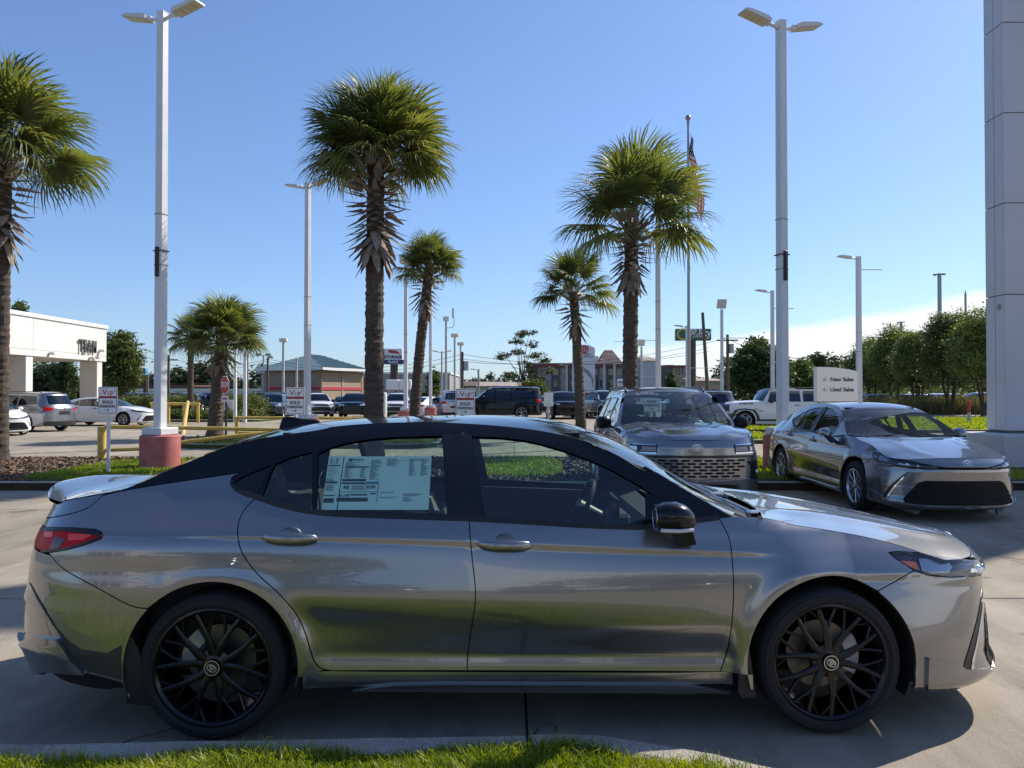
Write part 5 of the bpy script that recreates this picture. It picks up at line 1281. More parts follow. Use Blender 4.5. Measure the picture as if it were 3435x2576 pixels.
def blades(name, mat, area, n, h=(.04, .08), w_=.004, z0=.12, lean=.5, parent=None, seed=1, inside=None, kind='stuff', dens=None):
    r = np.random.RandomState(seed); x = r.uniform(area[0], area[1], n); y = r.uniform(area[2], area[3], n)
    k = np.ones(n, bool)
    if inside is not None: k &= inside(x, y)
    x, y = x[k], y[k]; n = len(x); hh = r.uniform(h[0], h[1], n) * (.75 + .5 * np.sin(x * 3.1 + np.cos(y * 4.3) * 2)**2); a = r.uniform(0, 2 * PI, n); le = r.uniform(.1, 1, n) * lean * hh; d = np.stack([np.cos(a), np.sin(a)], 1); ld = r.uniform(0, 2 * PI, n); l = np.stack([np.cos(ld), np.sin(ld)], 1) * le[:, None]
    ww = w_ * r.uniform(.6, 1.3, n)[:, None]; b = np.stack([x, y], 1); z = np.full(n, z0)
    if callable(z0): z = z0(x, y)
    def pt(p2, zz): return np.concatenate([p2, zz[:, None]], 1)
    A = pt(b - d * ww, z); B = pt(b + d * ww, z); C = pt(b + d * ww * .8 + l * .35, z + hh * .6); D = pt(b - d * ww * .8 + l * .35, z + hh * .6); T = pt(b + l + d * ww * .12, z + hh * .97); T2 = pt(b + l - d * ww * .12, z + hh)
    Q = np.concatenate([np.stack([A, B, C, D], 1), np.stack([D, C, T, T2], 1)])
    me = quads_mesh(name, Q, mat); o = inst(name, me, parent); o['kind'] = kind
    return o
def island(name, outline, mat, z=.12, kerb=True, label=None):
    """raised bed: outline counter-clockwise, kerb stones along it as parts"""
    pts = outline; mb = MB(); mb.prism([(a, b) for a, b in pts], -.1, z, axis='z')
    o = struct(name, mb, mat)
    if kerb:
        n = len(pts); 
        kerb_line(o, list(pts) + [pts[0]], inner=1, h=z + .015)
    return o
def rrect(x0, x1, y0, y1, r=.6, n=6):
    o = []
    for cx, cy, a in ((x1 - r, y0 + r, -90), (x1 - r, y1 - r, 0), (x0 + r, y1 - r, 90), (x0 + r, y0 + r, 180)):
        for i in range(n + 1): t = math.radians(a + 90 * i / n); o.append((cx + r * math.cos(t), cy + r * math.sin(t)))
    return o
# foreground lawn, kerb traced from the photograph
_fe = [(-9, 3.18), (-5, 3.18), (-2.13, 3.204), (-1.4, 3.232), (-.7, 3.262), (-.02, 3.283), (.26, 3.304), (.42, 3.285), (.565, 3.222), (.789, 3.134), (.99, 3.02), (1.12, 2.95), (1.4, 2.72), (1.62, 2.4), (1.75, 2.0), (1.8, 1.5), (1.8, .9)]
_fo = [(a, b) for a, b in _fe] + [(1.8, .6), (-9, .6)]
fl = struct('front_lawn', MB().prism(_fo[::-1], -.1, .105, axis='z'), M_SOIL)
kerb_line(fl, [(-9, 3.18), (-7.4, 3.18), (-5, 3.18), (-2.13, 3.204), (-1.4, 3.232), (-.7, 3.262), (.06, 3.286)], inner=-1, h=.13, seg=3.1); kerb_line(fl, crom([(.075, 3.297), (.26, 3.304), (.42, 3.285), (.565, 3.222), (.789, 3.134), (.99, 3.02), (1.12, 2.95), (1.4, 2.72), (1.62, 2.4), (1.75, 2.0), (1.8, 1.5), (1.8, .6)], n=3), inner=-1, h=.13)
_kx = np.array([p[0] for p in _fe[:13]]); _ky = np.array([p[1] for p in _fe[:13]])
def _near(x, y): return (y < np.interp(x, _kx, _ky) - .145 + .025 * np.sin(x * 9) * np.sin(x * 3.7)) & (x < 1.5)
blades('front_grass', M_GRASS, (-2.5, 1.5, 2.55, 3.25), 52000, (.035, .075), .0032, .10, .9, inside=_near, seed=3)['kind'] = 'stuff'
blades('front_grass', M_GRASS, (-9, 1.7, .7, 2.55), 16000, (.03, .07), .012, .10, .8, seed=4)
# bed behind the parked pair and under the palms
bed = island('parking_island', rrect(-19, 15.5, 12.62, 17.7, .5), M_MULCH, .12)
M_TURF = M_SOIL
def turf(parent_name, x0, x1, y0, y1, z=.124, n=9000, seed=1, h=(.04, .09), w_=.012, clip=None):
    r = random.Random(seed); pts = crom([(x0 + r.uniform(0, .3), y0), ((x0 + x1) / 2, y0 - .0), (x1 - r.uniform(0, .3), y0 + .1), (x1, (y0 + y1) / 2), (x1 - r.uniform(0, .4), y1 - .1), ((x0 + x1) / 2, y1), (x0 + r.uniform(0, .4), y1 - .1), (x0, (y0 + y1) / 2)], closed=True, n=4)
    o = struct('turf_patch', MB().prism(pts, z - .02, z + .02, axis='z'), M_SOIL); pa = [tuple(p) for p in pts]
    blades('turf_grass', M_GRASS, (x0, x1, y0, y1), n, h, w_, z + .01, .9, seed=seed, inside=lambda x, y: inpoly(np.stack([x, y], 1), pa))
turf('', -8.4, -4.6, 12.9, 16.9, n=14000, seed=5, w_=.010); turf('', -.75, 1.0, 13.4, 17.3, n=9000, seed=6, w_=.010); turf('', 3.4, 9.4, 12.9, 17.3, n=14000, seed=7, w_=.012); turf('', -15.5, -12, 12.9, 17.3, n=3000, seed=8, w_=.03)
turf('', 11.5, 15.1, 12.9, 15, n=5000, seed=9, w_=.014)
def chips(name, mat, area, n, z0, s=(.02, .06), seed=1, avoid=()):
    r = np.random.RandomState(seed); x = r.uniform(area[0], area[1], n); y = r.uniform(area[2], area[3], n); k = np.ones(n, bool)
    for a in avoid: k &= ~((x > a[0]) & (x < a[1]) & (y > a[2]) & (y < a[3]))
    x, y = x[k], y[k]; n = len(x); c = np.stack([x, y, z0 + r.uniform(.005, .04, n)], 1); a = r.normal(size=(n, 3)); a[:, 2] *= .5; a /= np.linalg.norm(a, axis=1, keepdims=True); b = np.cross(a, r.normal(size=(n, 3))); b /= np.linalg.norm(b, axis=1, keepdims=True)
    L = r.uniform(s[0], s[1], n)[:, None]; W_ = L * r.uniform(.25, .6, n)[:, None]
    Q = np.stack([c - a * L - b * W_, c + a * L - b * W_ * .7, c + a * L * .8 + b * W_, c - a * L * .9 + b * W_], 1); o = inst(name, quads_mesh(name, Q, mat)); o['kind'] = 'stuff'; return o
chips('bark_mulch', M_CHIP, (-18.5, -7.9, 12.8, 17.5), 26000, .12, (.015, .05), 1); chips('bark_mulch', M_CHIPD, (-4.8, 3.6, 12.8, 17.5), 26000, .12, (.015, .05), 2)
# second island, its palms, and the grass strips further back
isl2 = island('middle_island', rrect(-10.0, -2.2, 22.3, 29.5, 1.2), M_SOIL, .12); isl3 = island('middle_island_right', rrect(.9, 9.5, 24.5, 29.5, 1.0), M_SOIL, .12)
blades('island_grass', M_GRASS, (-9.8, -2.4, 22.6, 29.2), 10000, (.05, .1), .03, .12, .8, seed=11); blades('island_grass', M_GRASS, (1.2, 9.2, 24.8, 29.2), 8000, (.05, .1), .03, .12, .8, seed=12)
chips('bark_mulch', M_CHIPD, (-10.8, -7.6, 22.8, 25.6), 3000, .13, (.03, .08), 4)
isl4 = island('verge', rrect(9.5, 60, 31.5, 47, 2.0), M_SOIL, .12); blades('verge_grass', M_GRASS, (9.9, 34, 31.8, 46.6), 42000, (.07, .14), .05, .12, .8, seed=13)
isl5 = island('hedge_bed', rrect(-26, -14.5, 44, 55.5, 1.2), M_SOIL, .12)
# ---------------------------------------------------------------- palms and trees
M_FROND = leaf_mat('palm_frond', (.045, .068, .02), (.15, .175, .045), vs=1.6, trans=.36, r=.46)
M_PETI = M('palm_petiole', (.12, .15, .035), .5)
M_PTRUNK = M('palm_trunk_bark', (.10, .074, .055), .95, var=.45, vs=7, bump=1.0, bs=28, bd=.05, stretch=(1, 1, 3.5), c2=(.17, .125, .09))
M_BOOT = M('dry_leaf_base', (.20, .155, .12), .85, var=.4, vs=9, c2=(.36, .30, .245), bump=.4, bs=40)
FRONDS = []
for v in range(7):
    r = np.random.RandomState(40 + v); Q = []; pl = .52; droop = [.10, .22, .35, .16, .30, .05, .45][v]
    def cst(t): return np.array([pl + .34 * t, 0, .05 - .30 * t * t * (.5 + droop)])       # costa
    ns = 46
    for k in range(ns):
        f = (k + .5) / ns * 2 - 1; ang = f * math.radians(128); b0 = cst(.35 * (1 - abs(f))**.5); L = (.52 + .16 * math.cos(ang * .8)) * r.uniform(.88, 1.06) * (1.0 if abs(f) < .8 else .85)
        d = np.array([math.cos(ang), math.sin(ang), .12 - .25 * abs(f)]); d /= np.linalg.norm(d); sd = np.cross(d, [0, 0, 1]); sd /= np.linalg.norm(sd); up = np.array([0, 0, 1.0]); w0 = .014
        P_ = []; n = 5; sg = r.uniform(.6, 1.4) * (droop + .14)
        for i in range(n + 1):
            t = i / n; p = b0 + d * L * t * (1 - .10 * t * t) - up * (sg * L * t**2.6 * .9) + up * .03 * math.sin(t * 3) + sd * (.02 * r.uniform(-1, 1) * t); P_.append((p, w0 * (.55 + 1.1 * t) * (1 - t**2.2) + .0012))
        tw = r.uniform(-.3, .3)
        for i in range(n):
            (p, a), (q, b) = P_[i], P_[i + 1]; s1 = sd * math.cos(.5 + tw) + up * math.sin(.5 + tw)
            Q.append([p - s1 * a, p + s1 * a, q + s1 * b, q - s1 * b])
    pet = []
    for i in range(6):
        t0, t1 = i / 6, (i + 1) / 6; z = lambda t: .09 * math.sin(t * 2.4) * t; a, b = np.array([pl * 1.02 * t0, 0, z(t0)]), np.array([pl * 1.02 * t1, 0, z(t1)])
        for s1, s2 in (((0, .010, 0), (0, 0, .008)), ((0, -.010, 0), (0, 0, .008)), ((0, .010, 0), (0, -.010, 0))): pet.append([a + s1, a + s2, b + s2, b + s1])
    V = np.array(Q + pet); me = quads_mesh('frond', V, M_FROND); me.materials.append(M_PETI); mi = np.zeros(len(V), np.int32); mi[len(Q):] = 1; me.polygons.foreach_set('material_index', mi); FRONDS.append(me)
BOOTS = []
for v in range(4):
    r = random.Random(v); mb = MB(); vs = []; n = 6; L = 1.0; cur = [.25, -.15, .5, .1][v]
    for i in range(n + 1):
        t = i / n; w_ = (.17 * (1 - t)**.8 + .03) * (1 if i < n else .3); x = L * t; z = cur * t * t * L * .5 + r.uniform(-.01, .01); tw = (r.random() - .5) * .4 * t
        for s_, zz in ((-1, .0), (0, .05 * (1 - t)), (1, 0), (0, -.03 * (1 - t) - .01)): vs.append((x, s_ * w_ * math.cos(tw), z + zz + s_ * w_ * math.sin(tw)))
    mb.add(vs, [(i * 4 + j, i * 4 + (j + 1) % 4, (i + 1) * 4 + (j + 1) % 4, (i + 1) * 4 + j) for i in range(n) for j in range(4)]); o = mb.build('leaf_stub', M_BOOT); BOOTS.append(o.data); bpy.data.objects.remove(o)
def palm(label, x, y, zt, r0, rc, nf=46, lean=(0, 0), seed=1, zb=.1, bz=1.2, flat=1.0, wide=1.0, nboot=60, bootL=.42, gaps=None, stuff=False, lo=-32):
    """zt: top of the trunk; r0: trunk radius; rc: crown radius; bz: length of trunk wearing dry leaf bases"""
    R = random.Random(seed); root = thing('palm_tree', label, 'palm tree', (x, y, 0), 0, 'palm trees of the car lot')
    H = zt; n, m = 18, int(H / .07); vs = []
    def ax(z): t = (z - zb) / (H - zb); return Vector((lean[0] * t**1.4, lean[1] * t, z))
    for i in range(m + 1):
        z = zb - .15 + (H - zb + .15) * i / m; c = ax(max(z, zb)); fl = 1 + .35 * math.exp(-(z - zb) / .28); rr = r0 * fl * (1 + .05 * math.sin(z * 41) + .03 * math.sin(z * 17 + seed)) * (1 - .12 * (z / H))
        for k in range(n): a = 2 * PI * k / n; q = rr * (1 + R.uniform(-.05, .05)); vs.append((c.x + q * math.cos(a), c.y + q * math.sin(a), z))
    mb = MB(); mb.smooth = False; mb.add(vs, [(i * n + k, i * n + (k + 1) % n, (i + 1) * n + (k + 1) % n, (i + 1) * n + k) for i in range(m) for k in range(n)]); mb.build('trunk', M_PTRUNK, root, smooth=False)
    # dry leaf bases, criss-cross, from hanging at the bottom to erect at the top
    for i in range(nboot):
        t = (i + .5) / nboot; z = H - bz + (bz + .22) * t; a = i * 2.39996 + R.uniform(-.3, .3); c = ax(min(z, H)); el = math.radians(-68 + 40 * t * 3 if t < .33 else (-28 + (t - .33) * 130)) + R.uniform(-.22, .22)
        L = bootL * R.uniform(.7, 1.25) * (1.05 if t < .3 else .85); rr = r0 * (.85 + .55 * min(1, t * 2) * (1 - max(0, t - .8) * 3))
        o = inst('leaf_stub', BOOTS[R.randrange(4)], root, (c.x + rr * math.cos(a), c.y + rr * math.sin(a), z)); o.rotation_euler = (R.uniform(-.4, .4), -el, a + R.uniform(-.35, .35)); o.scale = (L, L * 1.05 * (r0 / .2)**.5, L)
    top = ax(H)
    for i in range(nf):
        t = (i + .5) / nf; el = math.radians(86 - (86 - lo) * t**.85) + R.uniform(-.13, .13); a = i * 2.39996 + R.uniform(-.25, .25)
        if gaps and i > nf * .72 and gaps(a % (2 * PI)): continue
        s = rc / 1.12 * R.uniform(.88, 1.08) * (1 + .06 * max(0, math.sin(el)))
        o = inst('frond', FRONDS[(R.randrange(4) if el > .1 else R.choice([2, 4, 6]))], root, (top.x + .10 * math.cos(a) * r0 / .2, top.y + .10 * math.sin(a) * r0 / .2, top.z + .05 - .25 * t)); o.rotation_euler = (R.uniform(-.5, .5), -el, a); o.scale = (s * wide * R.uniform(.94, 1.06), s * 1.0, s)
    return root
palm('tall palm cut by the left edge of the photo, in the mulch bed', -10.92, 16.4, 6.72, .165, 1.82, nf=40, seed=11, bz=2.05, nboot=110, bootL=.52, lean=(.06, 0), lo=-14)
palm('tallest full-crowned palm, thick shaggy collar, between the two middle light poles', -2.95, 16.4, 6.62, .205, 1.52, nf=78, seed=2, bz=2.15, nboot=170, bootL=.50, lean=(.04, 0), lo=-8, wide=1.0)
palm('small leaning palm just right of the tallest palm', -3.45, 27, 6.0, .19, 1.13, nf=50, seed=3, bz=1.5, nboot=60, bootL=.50, lean=(.55, 0), lo=-12)
palm('small slender palm beside the round red emblem sign', 2.42, 27, 5.15, .18, 1.42, nf=27, seed=4, bz=1.4, nboot=60, bootL=.5, lean=(-.26, 0), lo=-14)
palm('open-crowned palm standing before the flagpole', 3.06, 20, 6.0, .205, 1.95, nf=30, seed=5, bz=1.6, nboot=120, bootL=.46, lean=(.06, 0), lo=-14)
palm('short broad palm beside the stop sign at left', -10.65, 27.6, 3.5, .25, 1.5, nf=50, seed=6, bz=1.0, nboot=50, bootL=.55, lean=(.25, 0), lo=-16)
palm('distant thin palm half hidden by the short broad palm at left', -20.9, 50, 5.3, .2, 1.5, nf=34, seed=7, bz=1.0, nboot=26, bootL=.5, lo=-32)
# ---- broad-leaved trees: trunk, limbs, and leaf faces gathered in clumps through the crown
def lmat(n, a, b, vs=.5): return leaf_mat('foliage_' + n, a, b, vs=vs, trans=.22, r=.55)
M_LDK = lmat('dark_oak', (.036, .062, .016), (.10, .135, .032), .45); M_LMD = lmat('mid_green', (.055, .095, .02), (.14, .19, .042), .5); M_LYG = lmat('yellow_green', (.055, .085, .018), (.13, .16, .035), .6); M_LPN = lmat('pine', (.028, .045, .016), (.07, .09, .03), .6); M_LFAR = lmat('far_wood', (.035, .055, .022), (.07, .09, .04), .10)
M_BARK = M('tree_bark', (.075, .055, .04), .95, var=.4, vs=6, bump=.6, bs=12, bd=.05)
def leafcloud(cl, n, s, seed, flat=.6, fill=.5):
    """cl: list of (centre, radii). n leaf faces of size s, bunched in sub-clumps near each lobe's shell"""
    r = np.random.RandomState(seed); vol = np.array([c[1][0] * c[1][1] * c[1][2] for c in cl])**.67; Q = []
    for (c, rad), v in zip(cl, vol / vol.sum()):
        k = max(20, int(n * v)); nc = max(6, k // 26); d = r.normal(size=(nc, 3)); d /= np.linalg.norm(d, axis=1, keepdims=True); rr = r.uniform(fill, 1.0, nc)**.5 * r.uniform(.82, 1.12, nc); cc = np.array(c) + d * rr[:, None] * np.array(rad)
        i = r.randint(0, nc, k); cs = np.mean(rad) * .24; p = cc[i] + r.normal(size=(k, 3)) * cs * np.array([1, 1, flat]); a = r.normal(size=(k, 3)); a[:, 2] *= .6; a /= np.linalg.norm(a, axis=1, keepdims=True); b = np.cross(a, r.normal(size=(k, 3))); b /= np.linalg.norm(b, axis=1, keepdims=True)
        L = s * r.uniform(.6, 1.3, k)[:, None]; Q.append(np.stack([p - a * L, p + b * L * .45, p + a * L, p - b * L * .45], 1))
    return np.concatenate(Q)
def tree(name, label, cat, x, y, cl, n, s, mat, seed, trunk_r=.25, trunks=1, fork=.35, group=None, limbs=9, stuff=False, fill=.5, barkmat=None):
    root = thing(name, label, cat, (x, y, 0), 0, group); r = random.Random(seed); tb = MB(); top = max(c[0][2] for c in cl)
    base = min(c[0][2] - c[1][2] for c in cl)
    for t in range(trunks):
        a = 2 * PI * t / max(trunks, 1) + r.random(); sp_ = .25 if trunks > 1 else 0
        p0 = Vector((math.cos(a) * sp_ * .3, math.sin(a) * sp_ * .3, -.05)); p1 = Vector((math.cos(a) * sp_ * 2.2, math.sin(a) * sp_ * 2.2, max(base, .5) + .4)); 
        targets = r.sample(list(cl), min(len(cl), max(1, limbs // trunks)))
        tb.tube([p0, p0.lerp(p1, .5) + Vector((r.uniform(-.1, .1), r.uniform(-.1, .1), 0)), p1], [trunk_r * 1.2, trunk_r * .85, trunk_r * .7], 8, cap=False)
        for c, rad in targets:
            e = Vector(c) + Vector((r.uniform(-.4, .4) * rad[0], r.uniform(-.4, .4) * rad[1], r.uniform(-.2, .5) * rad[2])); mid = p1.lerp(e, .5) + Vector((r.uniform(-.2, .2), r.uniform(-.2, .2), .15 * (e - p1).length * r.random()))
            tb.tube([p1, mid, e], [trunk_r * .55, trunk_r * .3, trunk_r * .08], 6, cap=False)
    tb.build('trunk', barkmat or M_BARK, root, smooth=True)
    inst('crown', quads_mesh('crown', leafcloud(cl, n, s, seed, fill=fill), mat), root)
    return root
def lobes(w_, h, z0, n, seed, d=None, sq=.55):
    """a crown of n overlapping lobes inside a w x d x h box above z0"""
    r = random.Random(seed); d = d or w_; o = []
    for i in range(n):
        a = i * 2.39996; t = (i + .5) / n; rr = (1 - abs(2 * t - .75)**2.2 * .6) * r.uniform(.35, .62); o.append(((math.cos(a) * rr * w_ / 2, math.sin(a) * rr * d / 2, z0 + h * (.22 + .62 * t)), (w_ * .24 * r.uniform(.75, 1.2), d * .24 * r.uniform(.75, 1.2), h * .20 * r.uniform(.8, 1.25))))
    return o
def ptree(u0, u1, vt, Y, name, label, n, s, mat, seed, nl=14, zb=.25, **k):
    """tree whose crown spans pixels u0..u1 and reaches row vt at distance Y"""
    x = PX((u0 + u1) / 2, Y); w_ = (u1 - u0) / F * Y; h = PZ(vt, Y)
    return tree(name, label, 'tree', x, Y, lobes(w_ * .94, h * (1 - zb), h * zb, nl, seed), n, s, mat, seed, **k)
ptree(332, 482, 1112, 55, 'oak_tree', 'rounded dark tree right behind the white building with TEAM lettering', 11000, .13, M_LDK, 3, trunk_r=.2, zb=.22)
ptree(185, 262, 1205, 62, 'oak_tree', 'dark bushy tree seen under the white canopy between its pillars', 4000, .16, M_LDK, 4, zb=.12)
ptree(20, 118, 1008, 75, 'oak_tree', 'treetop showing above the roof of the white building', 6000, .16, M_LMD, 5, zb=.3)
ptree(2428, 2655, 1140, 92, 'oak_tree', 'largest dark tree, behind the white off-roader', 15000, .22, M_LDK, 6, nl=18, zb=.10, trunk_r=.35)
ptree(2615, 2760, 1205, 105, 'oak_tree', 'lower dark tree left of the white direction sign', 8000, .22, M_LMD, 7, zb=.10)
ptree(2690, 2790, 1182, 120, 'pine_tree', 'far tree with flat tufted top just above the white direction sign', 3500, .22, M_LPN, 8, nl=9, zb=.45, trunk_r=.2)
tree('pine_tree', 'sparse open pine with spreading flat tiers, centre distance', 'tree', PX(1757, 88), 88, [((a, b * .6, z), (rx, rx * .8, .38)) for a, b, z, rx in ((-.3, 0, 8.3, .9), (.7, 1, 8.55, 1.0), (-1.0, -1, 7.5, 1.0), (1.0, 0, 7.2, .9), (-2.2, 0, 5.9, 1.2), (-.7, 1, 6.3, 1.0), (1.3, -1, 5.9, 1.1), (2.4, 1, 5.3, 1.0), (-1.8, -1, 3.6, .9), (.9, 1, 4.2, 1.2), (3.0, 0, 4.2, .8), (1.8, -1, 3.3, .9), (.2, 0, 5.0, .8), (-3.4, 1, 2.2, .7))], 5200, .12, M_LPN, 9, trunk_r=.16, limbs=14, fill=.1)
ptree(1730, 1850, 1268, 80, 'bush', 'light green bushy tree at the foot of the sparse pine', 5000, .14, M_LYG, 10, zb=.03)
ptree(1422, 1485, 1230, 88, 'cypress_tree', 'narrow conical dark tree beside the tall grey pole, centre distance', 3500, .15, M_LMD, 12, nl=10, zb=.05)
ptree(2228, 2275, 1245, 120, 'tree', 'mid green tree before the brown hotel wing', 2500, .2, M_LMD, 13, zb=.1)
ptree(1410, 1480, 1295, 75, 'bush', 'yellow green bush right of the centre signs', 1800, .14, M_LYG, 14, zb=.02, nl=8)
for i, (ub, ut0, ut1, vt, Y, lab) in enumerate(((2926, 2820, 3010, 1165, 78, 'smallest and farthest tree of the row along the fence'), (3002, 2930, 3095, 1130, 72, 'second tree of the row along the fence, from the left'), (3078, 3010, 3165, 1140, 66, 'third tree of the row along the fence, from the left'), (3185, 3095, 3290, 1082, 61, 'fourth tree of the row along the fence, under the tall mast'), (3298, 3205, 3410, 1080, 57, 'nearest tree of the row along the fence, beside the tall wall'))):
    x = PX(ub, Y); w_ = (ut1 - ut0) / F * Y * 1.05; h = PZ(vt, Y) * 1.17; tree('crepe_myrtle', lab, 'tree', x, Y, lobes(w_ * 1.08, h * .72, h * .24, 20, 50 + i, d=w_ * .9), 27000, .10, M_LMD if i != 3 else M_LYG, 60 + i, trunk_r=.11, trunks=4, group='trees in a row along the fence', limbs=12)
# hedges: clipped, dense
def hedge(label, x0, x1, y0, y1, h, n, seed, mat=M_LYG):
    cl = [((x0 + (x1 - x0) * (i + .5) / 7, (y0 + y1) / 2, h * .48), ((x1 - x0) / 9, (y1 - y0) / 2, h * .5)) for i in range(7)]
    cl = [((a[0] - (x0 + x1) / 2, 0, a[2]), b) for a, b in cl]; tree('hedge', label, 'hedge', (x0 + x1) / 2, (y0 + y1) / 2, cl, n, .07, mat, seed, trunk_r=.04, fill=.7, limbs=3)
hedge('long clipped yellow green hedge behind the white sedan', PX(395, 50), PX(628, 50), 49.5, 52, 1.45, 26000, 1); hedge('rounded clipped hedge right of the stop sign', PX(735, 48), PX(856, 48), 47.5, 50.5, 1.5, 18000, 2)
hedge('low dark green planting in front of the clipped hedges', PX(560, 45), PX(800, 45), 44.5, 46, .62, 12000, 3, M_LMD)
# far woods: one mass each
def wood(name, x0, x1, Y, h, n, seed, s=.5, mat=None):
    r = random.Random(seed); k = int((x1 - x0) / (h * .55)) + 1; cl = []
    for i in range(k):
        x = x0 + (x1 - x0) * i / k; hh = h * r.uniform(.55, 1.15); cl += [((x, Y + r.uniform(-6, 6), hh * .62), (h * .42, 3, hh * .38)), ((x + r.uniform(-2, 2), Y, hh * .25), (h * .5, 3, hh * .3))]
    o = inst(name, quads_mesh(name, leafcloud(cl, n, s, seed, fill=.4), mat or M_LFAR)); o['kind'] = 'stuff'
wood('far_wood', PX(-150, 150), PX(930, 150), 150, 7.6, 30000, 1, .45); wood('far_wood', PX(2480, 170), PX(3500, 170), 170, 9, 26000, 2, .5); wood('far_wood', PX(900, 260), PX(2500, 260), 260, 8.0, 30000, 3, .6)
wood('shrubs_by_fence', PX(2800, 84), PX(3500, 84), 86, 2.2, 16000, 4, .18, M_LYG)
def tall_grass():
    blades('tall_fence_grass', leaf_mat('dry_tall_grass', (.13, .12, .04), (.24, .21, .08), vs=.5, trans=.3), (PX(2880, 66), PX(3460, 66), 60, 68), 26000, (.5, 1.3), .03, .0, .5, seed=31)
tall_grass()
# ---------------------------------------------------------------- poles, rails, signs
M_POLE = M('white_painted_steel', (.62, .63, .64), .45, var=.06, vs=2)
M_POLEG = M('weathered_pole_grey', (.42, .43, .43), .55, var=.15, vs=3)
M_DRUM = M('faded_red_paint_concrete', (.44, .115, .105), .8, var=.22, vs=4, bump=.4, bs=60, c2=(.50, .17, .15))
M_LED = M('lamp_lens_panel', (.62, .56, .42), .35, coat=.4)
M_FIN = M('lamp_housing', (.60, .60, .58), .45)
M_YEL = M('yellow_painted_pipe', (.56, .38, .075), .55, var=.2, vs=5, c2=(.66, .47, .12))
M_WOODP = M('weathered_wood_pole', (.10, .075, .055), .9, var=.3, vs=3, stretch=(6, 6, 1))
M_SIGNW = M('sign_white', (.72, .73, .72), .45)
M_STEEL = M('galvanised_steel', (.32, .33, .34), .5, metal=.6)
def lamp_head(parent, x, z, sgn, L=.60, W=.27, tilt=13, yaw=0, name='lamp_head'):
    """flat LED head on a short arm; reaches out along sgn*x"""
    T = Matrix.Translation((x, 0, z)) @ Matrix.Rotation(yaw, 4, 'Z') @ Matrix.Diagonal((sgn, 1, 1, 1)) @ Matrix.Rotation(math.radians(-tilt), 4, 'Y')
    a = MB(); a.tube([T @ Vector((0, 0, -.01)), T @ Vector((.24, 0, 0))], .036, 8); a.bbox(.19, .27, -.06, .06, -.05, .05, .015, T=T)
    a.build('lamp_arm', M_POLE, parent)
    h = MB(); pr = [(.25, -.035), (.25, .03), (.34, .055), (L * .8 + .25, .035), (L + .25, -.005), (L + .25, -.035)]; h.prism(pr, -W / 2, W / 2, T=T)
    o = h.build(name, M_FIN, parent)
    for k in range(4):
        x0 = .31 + k * (L - .08) / 4; m = MB(); m.box(x0 + .008, x0 + (L - .08) / 4 - .008, -W / 2 + .025, W / 2 - .025, -.048, -.034, T=T); m.build('led_panel', M_LED, o)
    for k in range(7):
        yy = -W / 2 + .03 + k * (W - .06) / 6; f = MB(); f.box(.36, L + .10, yy - .004, yy + .004, .055, .085, T=T); 
    return o
